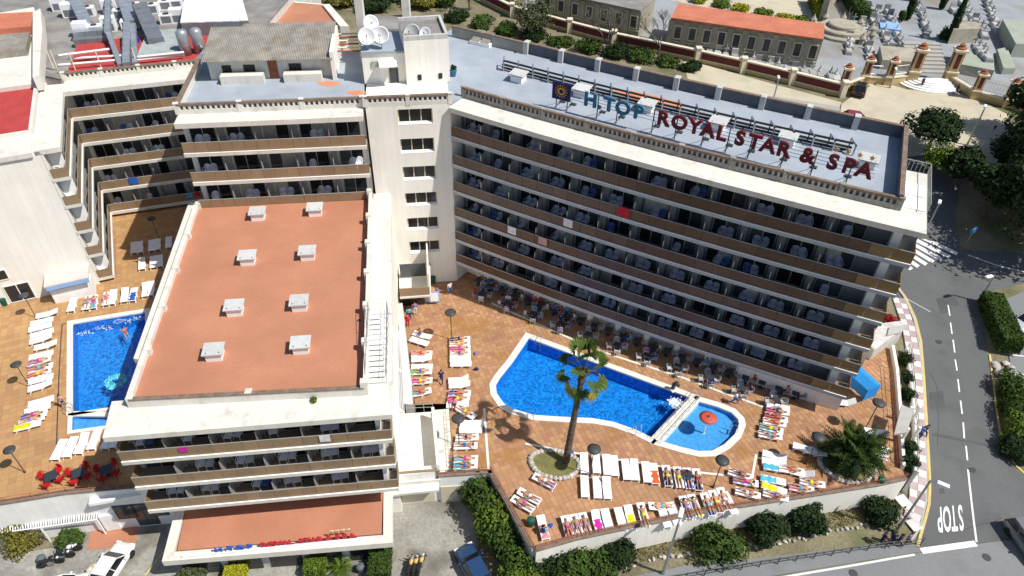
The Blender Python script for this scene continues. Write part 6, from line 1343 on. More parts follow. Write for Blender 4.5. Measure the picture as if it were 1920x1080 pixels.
t = thing('cream_bollard', 'cream plastic tank lying beside the white hatchback', 'tank', (-31.07,27.11,-3.30), R(40)); link('body', MB().chain([(-.5,0,.35),(0,0,.38),(.5,0,.35)], [.28,.34,.28], 10).mesh('body','cap_cream',True), t); link('cap', MB().lathe((0,0,.7), [(.12,0),(.1,.06)], 10).mesh('cap','road_yellow'), t)
# low fence of crossed rails along the front road
fp = resample([p[:2] for p in [(32.93,30.74,-2.60),(29.17,30.27,-2.62),(24.75,29.51,-2.70),(20.41,28.77,-2.79),(17.84,28.29,-2.84),(12.36,27.25,-2.95)]], 14)
fe = thing('road_railing', 'low dark metal railing with angled posts along the front road', 'fence', (*fp[0], gz(*fp[0])))
for a, b in zip(fp, fp[1:]):
    mb = MB(); mb.tube((*a,gz(*a)),(*a,gz(*a)+.95), .04, n=5); wpart('post', mb, 'dark_metal', fe)
    for z in (.45,.9): mb = MB(); mb.tube((*a,gz(*a)+z),(*b,gz(*b)+z), .03, n=5); wpart('rail', mb, 'dark_metal', fe)
# pool furniture: ladders, handrails, mushroom fountain, waterfall spout
def ladder(p, rz, z, label):
    t = thing('pool_ladder', label, 'ladder', (*p,z), rz, 'pool ladders')
    for s in (-.25,.25):
        pts = [(.45,s,.05),(.42,s,.75),(.2,s,.95),(-.05,s,.85),(-.12,s,.2),(-.12,s,-1.0)]; mb = MB()
        for a, b in zip(pts, pts[1:]): mb.tube(a, b, .025, n=6)
        link('rail', mb.mesh('rail','rim'), t)
    for k in range(3): link('rung', MB().box(-.16,-.25,-.3-.28*k,-.06,.25,-.27-.28*k).mesh('rung','rim'), t)
ladder((2.74,49.80), 1.163, 0, 'chrome pool ladder at the upper edge of the large pool'); ladder((1.94,40.46), R(-95), 0, 'chrome pool ladder at the lower curve of the large pool'); ladder((10.98,39.26), R(-70), 0, 'chrome handrails at the lower steps of the large pool'); ladder((19.35,39.72), R(-20), 0, 'chrome handrails in the shallow pool'); ladder((-36.54,38.44), R(200), 1.5, 'chrome pool ladder at the corner of the courtyard pool')
hr = thing('pool_handrail', 'double chrome handrail along the walkway between the pools', 'railing', (*(16.76,43.12),.07)); a, b = (17.11,43.45), (12.67,38.18); dd, nn = dirs(a,b)
for s in (-.33,.33):
    mb = MB()
    for z in (.5,.9): mb.tube((a[0]+nn.x*s,a[1]+nn.y*s,z),(b[0]+nn.x*s,b[1]+nn.y*s,z), .022, n=5)
    for i in range(7): q = lerp(a,b,i/6); mb.tube((q[0]+nn.x*s,q[1]+nn.y*s,.07),(q[0]+nn.x*s,q[1]+nn.y*s,.9), .022, n=5)
    wpart('rail', mb, 'rim', hr)
mat('mushroom_red', (.48,.09,.06), .5, .08, 2)
mf = thing('mushroom_fountain', 'red mushroom fountain standing in the shallow pool', 'fountain', (*(16.98,39.63), -.5)); link('stem', MB().lathe((0,0,0), [(.12,0),(.07,.1),(.06,2.0)], 10).mesh('stem','white_paint'), mf); link('cap', MB().lathe((0,0,2.0), [(.1,0),(.72,.02),(.76,.07),(.5,.17),(.15,.22),(.02,.23)], 28).mesh('cap','mushroom_red',True), mf); link('nozzle', MB().lathe((0,0,2.21), [(.1,0),(.12,.08),(.04,.1)], 10).mesh('nozzle','dark_metal'), mf)
ws_ = thing('waterfall_spout', 'curved dark waterfall spout on the edge of the large pool', 'fountain', (*(15.04,43.82),.07), R(-60)); link('spout', MB().chain([(-.3,0,0),(-.28,0,.7),(0,0,1.15),(.35,0,1.05)], [.16,.2,.22,.14], 8).mesh('spout','dark_metal',True), ws_); link('base', MB().bbox((-.25,0,.05), (.6,.6,.1)).mesh('base','pool_stone'), ws_)
mat('foam', (.75,.82,.86), .6, 0, spec=.3)
mb = MB(); fc = Vector((*(14.96,42.68), -.13)); random.seed(3)
for i in range(260): q = Vector((random.gauss(0,.32),random.gauss(0,.28),0)); mb.lathe(fc+q, [(.05,0),(.06,.03),(.02,.06)], 5)
tag(link('water_foam', mb.mesh('water_foam','foam')), 'white foam where the spout falls into the pool', 'foam', kind='stuff')
mb = MB(); fc = Vector((*(-34.55,42.05), 1.37))
mat('spa_bubble', (.10,.50,.60), .4, .2, 3, isl=.4)
for i in range(420): a = random.random()*6.28; q = Vector((.95*math.cos(a)*random.random()**.4,.95*math.sin(a)*random.random()**.4,0)); mb.lathe(fc+q, [(.05,0),(.06,.03),(.02,.05)], 5)
tag(link('bubble_patch', mb.mesh('bubble_patch','spa_bubble')), 'turquoise bubbling patch in the courtyard pool', 'bubbles', kind='stuff')
mb = MB()
for i, c_ in enumerate([(-39.85,47.54),(-38.60,48.31),(-37.25,49.25),(-35.88,49.75)]):
    for k in range(45): a = random.uniform(.2,3.0); rr = random.uniform(.3,.95); mb.lathe((c_[0]+rr*math.cos(a),c_[1]+.8*rr*math.sin(a),1.37), [(.035,0),(.04,.02),(.01,.04)], 4)
tag(link('jet_foam', mb.mesh('jet_foam','foam')), 'rings of foam from the jets at the head of the courtyard pool', 'foam', kind='stuff')
# blue canopy and info board by the street end, board by the tower
mat('canvas_blue', (.02,.24,.62), .7, .08, 1.5)
bc_ = thing('blue_canopy', 'bright blue canvas stall at the street end of the curved wing', 'canopy', (*(31.69,44.43),0), R(-65))
link('roof', MB().add([(-1.4,-.8,2.0),(1.4,-.8,2.0),(1.4,.8,2.0),(-1.4,.8,2.0),(-1.3,0,2.4),(1.3,0,2.4)], [(0,1,5,4),(2,3,4,5),(1,2,5),(3,0,4)]).mesh('roof','canvas_blue'), bc_)
link('side_sheet', MB().box(-1.38,-.78,.9,1.38,-.74,1.99).box(1.34,-.78,.6,1.38,.78,1.99).mesh('side_sheet','canvas_blue'), bc_)
for sx in (-1.35,1.35):
    for sy in (-.75,.75): link('post', MB().tube((sx,sy,0),(sx,sy,2.0),.03).mesh('post','alu'), bc_)
ib = thing('info_board', 'blue and white notice board standing near the stair tower', 'board', (*(-7.89,54.90),0), R(10)); link('panel', MB().obox((0,0,1.0), (1.0,.06,1.2), 0, R(-12)).mesh('panel','bar_blue'), ib); link('sheet', MB().obox((0,-.05,1.0), (.8,.02,.95), 0, R(-12)).mesh('sheet','road_white'), ib)
for s in (-.4,.4): link('leg', MB().tube((s,.1,0),(s,0,1.0),.03).mesh('leg','dark_metal'), ib)
# blue road sign
rs = thing('road_sign', 'round blue road sign on a pole in the tree shade', 'road sign', (50.78,65.40,1.04), R(15)); link('pole', MB().tube((0,0,0),(0,0,3.0),.04).mesh('pole','steel'), rs); mb = MB(); mb.lathe((0,0,0), [(.4,-.02),(.42,0),(.4,.02)], 20); link('disc', mb.mesh('disc','canvas_blue'), rs, (0,-.06,2.75), (R(90),0,0)); link('arrow', MB().box(-.06,-.25,-.01,.06,.15,.01).add([(-.18,.1,-.01),(.18,.1,-.01),(0,.3,-.01)], [(0,1,2)]).mesh('arrow','road_white'), rs, (0,-.1,2.75), (R(90),0,0))
# white slatted pergola on the left forecourt
wpg = thing('slatted_pergola', 'white slatted pergola below the left courtyard wall', 'pergola', (*(-35.40,29.41),-3)); q4 = [(-40.60,30.24),(-32.08,31.84),(-31.68,30.15),(-39.61,28.55)]
for i in range(46):
    a_, b_ = lerp(q4[0],q4[1],i/45), lerp(q4[3],q4[2],i/45); mb = MB(); mb.tube((*a_,-.5),(*b_,-1.1), .04, n=4); wpart('slat', mb, 'white_paint', wpg)
for t_ in (0,.5,1):
    a_, b_ = lerp(q4[0],q4[3],t_), lerp(q4[1],q4[2],t_); mb = MB(); mb.tube((*a_,-.58-.6*t_),(*b_,-.58-.6*t_), .05, n=4); wpart('beam', mb, 'white_paint', wpg)
for p_ in (q4[2],lerp(q4[2],q4[3],.5),q4[3]): mb = MB(); mb.box(p_[0]-.05,p_[1]-.05,-3.3,p_[0]+.05,p_[1]+.05,-1.15); wpart('post', mb, 'white_paint', wpg)
lw = thing('entrance_porch', 'white walled side entrance with two windows below the left courtyard', 'building', (*(-31.07,31.33),-3.2))
mb = MB(); mb.ribbon([(-31.49,30.44),(-28.07,31.34)], -.5, .4, .9, 1.2); wpart('canopy', mb, 'white_paint', lw)
mb = MB(); mb.ribbon([(-31.67,30.43),(-30.62,30.70)], -.1, .2, -3.2, -1.2); wpart('low_wall', mb, 'white_paint', lw)
wa_, wb_ = (-33.02,30.66), (-26.3,31.6); wd_, wn_ = dirs(wa_, wb_)
for t_, w_, z0_, z1_ in ((.50,1.5,-1.9,-.3),(.68,1.4,-3.0,-.3),(.85,1.3,-1.9,-.3)):
    p_ = Vector(lerp(wa_,wb_,t_))-wn_*.30; an_ = math.atan2(wd_.y,wd_.x)
    mb = MB(); mb.obox((p_.x,p_.y,(z0_+z1_)/2), (w_+.2,.08,z1_-z0_+.2), an_); o_ = wpart('window_frame', mb, 'dark_metal', lw)
    for s_ in (-1,1): mb = MB(); q_ = p_+wd_*s_*w_*.26-wn_*.03; mb.obox((q_.x,q_.y,(z0_+z1_)/2), (w_*.48,.06,z1_-z0_), an_); wpart('pane', mb, 'glass_mid', o_, top=lw)
dsheet('orange_ramp', [(-32.69,31.37,-3.30),(-30.82,32.25,-3.28),(-29.79,32.09,-3.29),(-28.98,29.29,-3.30),(-32.56,28.73,-3.30),(-32.91,30.18,-3.30)], 'terracotta_roof', .03, 3)
dsheet('planted_bed', [(-38.58,28.19,-3.30),(-33.68,29.15,-3.30),(-33.22,29.94,-3.30),(-33.44,30.87,-3.30),(-38.74,30.00,-3.30)], 'earth', .08, 3)
mark([(-27.22,26.83,-3.30),(-26.33,29.59,-3.30)], .12, 'road_yellow')
# ------------------------------------------------------------------ loungers, tables, people
random.seed(21)
LZ = .36
lg_bed = fixn(MB().bbox((-.35,0,LZ), (1.25,.62,.07), 0, .02).box(-.98,-.33,LZ-.08,.28,-.28,LZ+.03).box(-.98,.28,LZ-.08,.28,.33,LZ+.03).mesh('bed','white_plastic'))
lg_back = fixn(MB().obox((.36,0,.06), (.74,.62,.06)).obox((.36,-.3,.05), (.74,.05,.1)).obox((.36,.3,.05), (.74,.05,.1)).mesh('backrest','white_plastic'))
lg_leg = fixn(MB().add([(-.16,-.035,0),(-.1,-.035,0),(.16,-.035,LZ-.04),(.04,-.035,LZ-.04),(-.16,.035,0),(-.1,.035,0),(.16,.035,LZ-.04),(.04,.035,LZ-.04)], [(0,1,2,3),(7,6,5,4),(0,4,5,1),(1,5,6,2),(2,6,7,3),(3,7,4,0)]).mesh('leg','white_plastic'))
TW = dict(r=(.50,.02,.04),m=(.55,.02,.30),b=(.02,.10,.42),c=(.08,.42,.58),y=(.62,.62,.02),g=(.10,.45,.12),o=(.55,.10,.03),p=(.62,.25,.30),n=(.02,.03,.09),w=(.72,.72,.74),v=(.28,.18,.42),s=(.55,.32,.28))
TWN = dict(r='red',m='magenta',b='blue',c='turquoise',y='yellow',g='green',o='orange',p='pink',n='navy',w='white striped',v='purple',s='salmon')
for k, c in TW.items(): mat('cloth_'+k, c, .9, .15, 3, .12, 18, rnd=.08)
tow_me = MB()
for i in range(9):
    x = -.95+i*.15; z = LZ+.045+.01*math.sin(i*1.7)
    tow_me.v += [(x,-.31,z-.02),(x,-.15,z+.008),(x,.15,z),(x,.31,z-.02)]
for i in range(8):
    for k in range(3): tow_me.f.append((i*4+k,i*4+4+k,i*4+5+k,i*4+1+k)); tow_me.m.append(0)
tow_me = fixn(tow_me.mesh('towel','cloth_b'))
# ---- people
mat('skin', (.45,.24,.15), .6, .05, 4, rnd=.28); mat('hair', (.035,.02,.012), .7, .1, 4, rnd=.6)
def skin_body(J, E_, rad, label_of):
    me = bpy.data.meshes.new('person'); names = list(J); me.from_pydata([J[n] for n in names], [(names.index(a),names.index(b)) for a,b in E_], [])
    o = bpy.data.objects.new('person', me); COL.objects.link(o); sk = o.modifiers.new('s','SKIN'); sk.use_smooth_shade = True; sb = o.modifiers.new('u','SUBSURF'); sb.levels = 1
    for i, n in enumerate(names): me.skin_vertices[0].data[i].radius = rad[n]; me.skin_vertices[0].data[i].use_root = (n == 'pelvis')
    dg = bpy.context.evaluated_depsgraph_get(); dg.update(); out = bpy.data.meshes.new_from_object(o.evaluated_get(dg)); bpy.data.objects.remove(o); bpy.data.meshes.remove(me)
    # nose and fingers joined into the same mesh
    bm = bmesh.new(); bm.from_mesh(out); 
    for s in ('l','r'):
        w, h = Vector(J['wrist_'+s]), Vector(J['hand_'+s]); d = (h-w).normalized(); sd = d.cross(Vector((.3,.9,.2))).normalized()
        for k in range(4): b = MB(); q = h+sd*(k-1.5)*.019; b.chain([q-d*.02, q+d*.04, q+d*(.075-.008*abs(k-1.3))-Vector((0,0,.012))], [.010,.009,.006], 5); addb(bm, b)
        b = MB(); q = w.lerp(h,.55)+sd*.03; b.chain([q, q+d*.03+sd*.03, q+d*.06+sd*.035], [.012,.010,.007], 5); addb(bm, b)
    hd, fc = Vector(J['head']), Vector(J['nose']); b = MB(); u = (fc-hd).normalized(); up_ = (Vector(J['crown'])-hd).normalized(); b.chain([hd+u*.085+up_*.03, hd+u*.112-up_*.01, hd+u*.09-up_*.025], [.010,.016,.012], 5); addb(bm, b)
    bm.to_mesh(out); bm.free(); out.materials.clear(); out.materials.append(MATS['skin']); out.polygons.foreach_set('use_smooth', [True]*len(out.polygons))
    segs = [(n1,n2,Vector(J[n1]),Vector(J[n2])) for n1,n2 in E_]
    def near(p):
        m = 1e9; r = None
        for a, b, A_, B_ in segs:
            d = B_-A_; t = max(0,min(1,(p-A_).dot(d)/d.dot(d))); k = (p-A_-d*t).length
            if k < m: m = k; r = (a,b,t)
        return r
    lab = [near(Vector(p.center)) for p in out.polygons]
    def shell(name, test, push):
        idx = [i for i, p in enumerate(out.polygons) if test(lab[i], Vector(p.center))]; vs = {}; b = MB()
        for i in idx:
            f = []
            for v in out.polygons[i].vertices:
                if v not in vs: vs[v] = len(b.v); b.v.append(tuple(out.vertices[v].co+out.vertices[v].normal*push))
                f.append(vs[v])
            b.f.append(tuple(f)); b.m.append(0)
        if not b.v: return None
        return b.mesh(name, 'cloth_b', True)
    hd = Vector(J['head']); cr = (Vector(J['crown'])-hd).normalized(); bkd = -(Vector(J['nose'])-hd).normalized()
    hair = shell('hair', lambda l,p: 'head' in l[:2] and ((p-hd).dot(cr) > .045 or ((p-hd).dot(bkd) > .02 and (p-hd).dot(cr) > -.08)), .018)
    top = shell('shirt', lambda l,p: (l[0] in ('pelvis','chest') and l[1] in ('chest','shoulder_l','shoulder_r','neck') and not (l[1]=='neck' and l[2]>.6)) or (l[0].startswith('shoulder') and l[2] < .75), .014)
    bot = shell('shorts', lambda l,p: (l[1].startswith('hip')) or (l[0].startswith('hip') and l[2] < .55) or (l[0]=='pelvis' and l[1]=='chest' and l[2] < .25), .016)
    swim = shell('swimwear', lambda l,p: (l[1].startswith('hip')) or (l[0].startswith('hip') and l[2] < .2) or (l[0]=='pelvis' and l[1]=='chest' and l[2] < .2), .013)
    trou = shell('trousers', lambda l,p: l[1].startswith('hip') or l[0].startswith('hip') or (l[0].startswith('knee') and l[2] < .9) or (l[0]=='pelvis' and l[1]=='chest' and l[2] < .25), .015)
    return dict(body=out, hair=hair, shirt=top, shorts=bot, swimwear=swim, trousers=trou)
def addb(bm, b):
    vs = [bm.verts.new(v) for v in b.v]
    for f in b.f: bm.faces.new([vs[i] for i in f])
EDG = [('pelvis','chest'),('chest','neck'),('neck','head'),('head','crown')]
for s in 'lr': EDG += [('chest','shoulder_'+s),('shoulder_'+s,'elbow_'+s),('elbow_'+s,'wrist_'+s),('wrist_'+s,'hand_'+s),('pelvis','hip_'+s),('hip_'+s,'knee_'+s),('knee_'+s,'ankle_'+s),('ankle_'+s,'toe_'+s)]
RAD = dict(pelvis=(.155,.12),chest=(.165,.12),neck=(.055,.06),head=(.085,.1),crown=(.07,.085),nose=(.01,.01))
for s in 'lr': RAD.update({'shoulder_'+s:(.07,.065),'elbow_'+s:(.045,.045),'wrist_'+s:(.03,.032),'hand_'+s:(.035,.022),'hip_'+s:(.095,.1),'knee_'+s:(.06,.062),'ankle_'+s:(.042,.045),'toe_'+s:(.04,.028)})
def pose(pelvis, chest, neck, head, crown, nose, arms, legs):
    J = dict(pelvis=pelvis, chest=chest, neck=neck, head=head, crown=crown)
    for s, k in (('l',0),('r',1)):
        for n, p in zip(('shoulder_','elbow_','wrist_','hand_'), arms[k]): J[n+s] = p
        for n, p in zip(('hip_','knee_','ankle_','toe_'), legs[k]): J[n+s] = p
    r = dict(RAD); J2 = dict(J); J2['nose'] = nose
    class D(dict): pass
    return J, J2
def make(J, nose): 
    JJ = dict(J); r = {n: RAD[n] for n in J}
    class K(dict): pass
    full = K(J); full_n = dict(J); full_n['nose'] = nose
    return skin_pose(J, full_n, r)
def skin_pose(J, Jn, r):
    global _JN
    names = list(J)
    class V(dict):
        def __iter__(s): return iter(names)
    return skin_body(V(Jn), EDG, r, None)
m2 = lambda pts: (pts, [(-x,y,z) for x,y,z in pts])
stand = make(pose((0,0,.93),(0,.01,1.26),(0,.01,1.45),(0,-.01,1.58),(0,0,1.68),None, m2([(.2,.01,1.38),(.26,.04,1.1),(.27,-.04,.86),(.265,-.08,.77)]), m2([(.1,0,.88),(.11,-.02,.49),(.11,.03,.09),(.13,-.15,.035)]))[0], (0,-.12,1.58))
walk = make(pose((0,0,.92),(0,-.04,1.25),(0,-.05,1.44),(0,-.08,1.57),(0,-.07,1.67),None, ([(.2,-.03,1.37),(.25,.14,1.12),(.24,.1,.88),(.24,.07,.79)],[(-.2,-.03,1.37),(-.25,-.12,1.12),(-.22,-.3,.95),(-.21,-.37,.9)]), ([(.1,0,.87),(.11,-.22,.52),(.11,-.3,.11),(.12,-.47,.06)],[(-.1,0,.87),(-.1,.1,.48),(-.1,.38,.16),(-.1,.28,.04)]))[0], (0,-.2,1.57))
sit = make(pose((0,.05,.53),(0,.1,.86),(0,.09,1.05),(0,.05,1.18),(0,.06,1.28),None, m2([(.2,.1,.98),(.27,-.02,.73),(.2,-.26,.66),(.18,-.34,.65)]), m2([(.1,.02,.50),(.12,-.4,.52),(.12,-.42,.1),(.13,-.58,.05)]))[0], (0,-.07,1.18))
LY = .13
lie = make(pose((0,0,LY),(0,.33,LY+.03),(0,.52,LY+.05),(0,.66,LY+.07),(0,.77,LY+.06),None, m2([(.2,.46,LY+.02),(.3,.22,LY),(.28,-.03,LY),(.27,-.12,LY)]), ([(.1,-.05,LY),(.13,-.45,LY),(.14,-.86,LY-.04),(.16,-.93,LY+.1)],[(-.1,-.05,LY),(-.13,-.42,LY+.16),(-.14,-.78,LY-.02),(-.15,-.92,LY-.03)]))[0], (0,.66,LY+.2))
prone = make(pose((0,0,LY),(0,.33,LY+.0),(0,.52,LY+.02),(0,.66,LY+.04),(0,.77,LY+.05),None, m2([(.2,.46,LY),(.34,.56,LY-.02),(.2,.74,LY-.02),(.12,.78,LY-.02)]), m2([(.1,-.05,LY),(.12,-.45,LY),(.13,-.86,LY-.03),(.14,-1.0,LY-.08)]))[0], (.08,.68,LY-.03))
CLN = dict(TWN, w='white')
def person(pz, loc, rz, label, wear, hairc=None, rx=0):
    t = tag(link('person', pz['body'], None, loc, (rx,0,rz)), label, 'person')
    if pz['hair']: own(link('hair', pz['hair'], t), 'hair')
    for part, c in wear:
        if pz.get(part): own(link(part, pz[part], t), 'cloth_'+c)
    return t
# ---- sun loungers. Each row: where it is, head direction, and (place, towel, sunbather) entries
def lounger(p, z, ang, label, back=0, group='sun loungers'):
    t = thing('sun_lounger', label, 'sun lounger', (p[0],p[1],z), ang, group)
    link('bed', lg_bed, t); link('backrest', lg_back, t, (.27,0,LZ-.03), (0,-R(back),0))
    for sx in (-.78,.1):
        for sy in (-.29,.29): link('leg', lg_leg, t, (sx,sy,0))
    return t
def lrow(where, z, ang, items, jit=.06, back=(0,0,0,18,35)):
    n = len(items); k = 0
    for i, (x, y, q) in enumerate(items):
        f = q.split(':'); tw = f[0] if f else ''; pr = f[1] if len(f) > 1 else ''
        a = ang+random.uniform(-jit,jit); bk = random.choice(back) if not pr else random.choice((0,10))
        if len(f) > 2 and f[2]: a = ang+R(float(f[2]))
        tail = '%s of %s' % (ORD[i], where)
        lounger((x,y), z, a, 'white lounger, '+tail, bk)
        if tw:
            o = own(tag(link('towel', tow_me, None, (x,y,z+.003), (0,0,a)), '%s towel on the lounger %s' % (TWN[tw], tail), 'towel', 'towels on the loungers'), 'cloth_'+tw)
        if pr:
            pzs = lie if pr in 'l' else (prone if pr == 'p' else sit); c = random.choice('rmbcnoyvw'); nm = {'l':'face up','p':'face down','s':'sitting'}[pr]
            if pr == 's': person(sit, (x-.3*math.cos(a),y-.3*math.sin(a),z+LZ-.42), a-R(90)+R(90), 'person in %s shorts sitting, %s' % (CLN[c], tail), [('shorts',c)]+([('shirt',random.choice('wbnrp'))] if random.random() < .5 else []))
            else: person(pzs, (x-.05*math.cos(a),y-.05*math.sin(a),z+LZ+.01), a-R(90), 'sunbather, %s swimwear, %s, %s' % (CLN[c], nm, tail), [('swimwear',c)])
LD = 0.416
lrow('the left courtyard column from the top', 1.5, LD, [(-44.37,49.86,''),(-44.35,48.81,':'),(-44.09,48.02,''),(-43.54,47.25,''),(-43.20,46.49,''),(-42.35,45.69,''),(-42.17,44.48,''),(-41.90,43.70,'v:l'),(-41.42,42.94,'p:l'),(-41.15,42.25,'r:p'),(-40.74,41.64,''),(-40.34,40.85,''),(-39.42,39.15,'')], .05, (0,0,15))
lrow('the lower left courtyard column', 1.5, LD, [(-39.31,38.35,''),(-39.22,37.67,'b:l'),(-39.18,37.17,':p'),(-39.20,36.61,'y')], .08)
lrow('the row heading the courtyard pool', 1.5, 1.848, [(-42.67,51.30,''),(-41.35,51.59,'w:l'),(-40.80,51.77,'c:p'),(-39.78,52.29,':l'),(-39.23,52.47,''),(-38.22,52.83,''),(-37.46,53.02,'b'),(-36.52,53.71,''),(-36.06,53.90,'')])
lrow('the loungers under the courtyard lamp', 1.5, 1.944, [(-40.55,60.55,''),(-39.97,60.67,''),(-38.84,61.01,''),(-38.30,61.22,''),(-37.25,61.65,''),(-38.60,57.89,''),(-37.56,58.20,''),(-36.97,58.41,'')], .03, (0,))
lrow('the row at the foot of the courtyard pool', 1.5, 1.655, [(-35.49,34.35,''),(-34.74,34.63,''),(-33.96,34.97,''),(-33.19,35.42,''),(-32.11,35.51,''),(-31.64,35.63,'')], .03, (0,0,20))
ED = 0.038
lrow('the inner column beside the block flank', 0, ED, [(-8.58,49.88,':s:-25'),(-8.80,49.06,'w::-25'),(-8.36,47.43,'s:l'),(-8.28,46.74,'w'),(-8.16,45.72,''),(-8.14,45.12,'g:l'),(-7.96,43.95,'m:l'),(-7.90,42.61,'c:l:12')], .04)
lrow('the block under the first lamp', 0, ED, [(-4.92,49.50,'n:l'),(-4.87,48.85,'w:l'),(-4.77,48.21,'m:p'),(-4.73,47.57,':l'),(-4.68,46.88,''),(-4.58,46.26,'')], .02, (0,0,15))
lrow('the column beside the white steps', 0, ED, [(-4.58,44.20,''),(-4.49,43.62,''),(-4.42,42.67,'b:l'),(-4.46,41.99,'m:l'),(-4.51,41.31,':s'),(-3.70,40.50,'w:l:-38'),(-3.16,39.29,''),(-3.21,38.60,''),(-3.43,37.75,':l'),(-3.51,36.92,':p'),(-3.37,35.58,'c:l'),(-3.37,34.90,'c:l')], .04)
FD = 1.573
lrow('the row right of the tall palm', 0, FD, [(6.31,35.54,''),(7.28,35.57,''),(8.14,35.44,''),(8.75,35.35,''),(9.68,35.02,''),(10.37,34.99,''),(11.30,34.82,''),(11.94,34.69,'o'),(12.95,34.51,'n:l'),(13.84,34.39,'w:p'),(14.61,34.31,'b:p'),(15.32,34.19,'n:l')], .02, (0,0,0,12))
lrow('the short second row below the palm lamp', 0, FD, [(6.22,33.30,''),(7.20,33.23,'w'),(7.96,33.20,'w:')], .03)
lrow('the angled loungers near the angled wall', 0, 2.634, [(3.00,33.69,'v:l'),(1.80,32.23,':l'),(1.30,31.55,':l')], .1)
lrow('the front row along the retaining wall', 0, FD+R(12), [(2.85,29.57,'p:s'),(4.71,29.59,'r:l'),(5.41,29.79,'w:l'),(6.07,29.94,'s:l'),(6.98,30.15,'m'),(7.76,30.26,'w'),(8.80,30.48,''),(9.55,30.64,'y'),(10.57,30.90,':p'),(12.03,31.65,'r:l:80'),(12.17,30.86,''),(12.94,31.07,''),(13.99,31.66,'b:p'),(14.73,31.83,'y:p'),(15.75,31.95,'b:l'),(16.43,32.21,'r:l'),(17.11,32.47,':l'),(17.47,32.15,'w')], .06)
HD = -0.296
lrow('the cluster below the shallow pool', 0, HD, [(18.90,34.81,':l'),(19.18,34.16,'v:p'),(19.10,33.07,':l')], .1)
lrow('the cluster left of the bushy palm', 0, HD, [(22.18,36.75,''),(21.97,36.10,''),(21.96,35.58,'c'),(23.23,35.41,'w:l'),(24.01,35.08,':'),(21.44,34.38,'c'),(21.31,33.58,'y'),(21.26,32.89,':l'),(23.51,33.65,'p:l'),(24.53,34.18,'w:l'),(24.96,37.60,''),(25.68,37.30,'')], .12)
lrow('the column right of the shallow pool', 0, -0.263, [(23.89,42.08,''),(23.70,41.52,'m:l'),(23.38,40.85,'r:l'),(23.09,40.26,':l'),(22.64,39.60,'c:p'),(22.36,38.85,':l')], .06)
lrow('the scattered loungers beside the bushy palm', 0, R(-20), [(30.07,42.79,''),(31.10,38.03,'b'),(30.73,37.25,''),(31.67,39.57,'')], .25)
lrow('the pair just above the angled corner', 0, 0.622, [(0.80,31.30,''),(0.27,30.95,'')], .1) if False else None
# ---- red chairs and dark tables in the courtyard
mat('plastic_red', (.45,.01,.015), .4, .05, 3, rnd=.06); mat('table_dark', (.035,.045,.06), .4, .05, 2); mat('wicker', (.42,.43,.45), .6, .1, 4, rnd=.2)
tb_top = fixn(MB().bbox((0,0,.72), (.8,.8,.04)).mesh('table_top','table_dark')); tb_leg = fixn(MB().lathe((0,0,0), [(.25,0),(.22,.04),(.04,.06),(.04,.70)], 10).mesh('table_leg','dark_metal'))
def table(p, z, rz, label, s=1):
    t = thing('table', label, 'table', (p[0],p[1],z), rz); link('table_top', tb_top, t, (0,0,0), (0,0,0), (s,s,1)); link('table_leg', tb_leg, t); return t
for i, (x, y, q) in enumerate([(-34.70,31.69,''),(-32.79,32.04,''),(-30.77,32.40,'')]):
    w = ('left','middle','right')[i]; table((x,y), 1.5, R(35), 'dark square table of the %s red chair set' % w, 1.1)
    for k in range(4):
        a = R(35+45)+k*math.pi/2; o = own(link('armchair', CHAIR, None, (x+.68*math.cos(a),y+.68*math.sin(a),1.52), (0,0,a-R(90))), 'plastic_red'); tag(o, 'red plastic chair at the %s table, %s' % (w, ('far side','left side','near side','right side')[k]), 'chair', 'red chairs in the courtyard')
# ---- bar terrace along the curved wing
bar_l = resample(offs(arc(26), -.2), 26); seat_n = 0
ppl = 0
for i in range(1, 24):
    a, b = bar_l[i], bar_l[i+1]; an_ = math.atan2(b[1]-a[1],b[0]-a[0]); nrm = Vector((math.sin(an_),-math.cos(an_))); c = Vector(lerp(a,b,.5))
    for row in (0,1):
        if row == 1 and i % 2: continue
        q = c+nrm*(.75 if row else -.9)*(1 if i % 2 else .85); zt = .02
        wl_ = 'outer row' if row else 'inner row'
        table((q.x,q.y), zt, an_, 'small dark bar table, %s of the %s from the tower' % (ORD[(i-1)//2] if row else (ORD[i-1] if i < 21 else 'far-end '+ORD[i-21]), wl_), .8)
        for k in range(4 if row else 2):
            ang = an_+k*math.pi/2+.4; s_ = q+Vector((math.cos(ang),math.sin(ang)))*.72
            o = own(link('armchair', CHAIR, None, (s_.x,s_.y,zt), (0,0,ang-R(90))), 'wicker'); seat_n += 1
            idx = '%s %s' % (ORD[i-1] if i < 21 else 'last-but-%d' % (24-i), wl_)
            tag(o, 'grey bar chair at the %s table from the tower, seat %s' % (idx, ('east','north','west','south')[k]), 'chair', 'bar chairs along the curved wing')
            dens = .85 if i < 9 else (.7 if i in (12,13,14) else .2)
            if random.random() < dens:
                cs_ = random.choice('wbnrpcvwwb'); person(sit, (s_.x,s_.y,zt-.06), ang-R(90), 'person in %s top seated at the %s bar table, %s seat' % (CLN[cs_], idx, ('east','north','west','south')[k]), [('shirt',cs_),('trousers',random.choice('nbnw'))]); ppl += 1
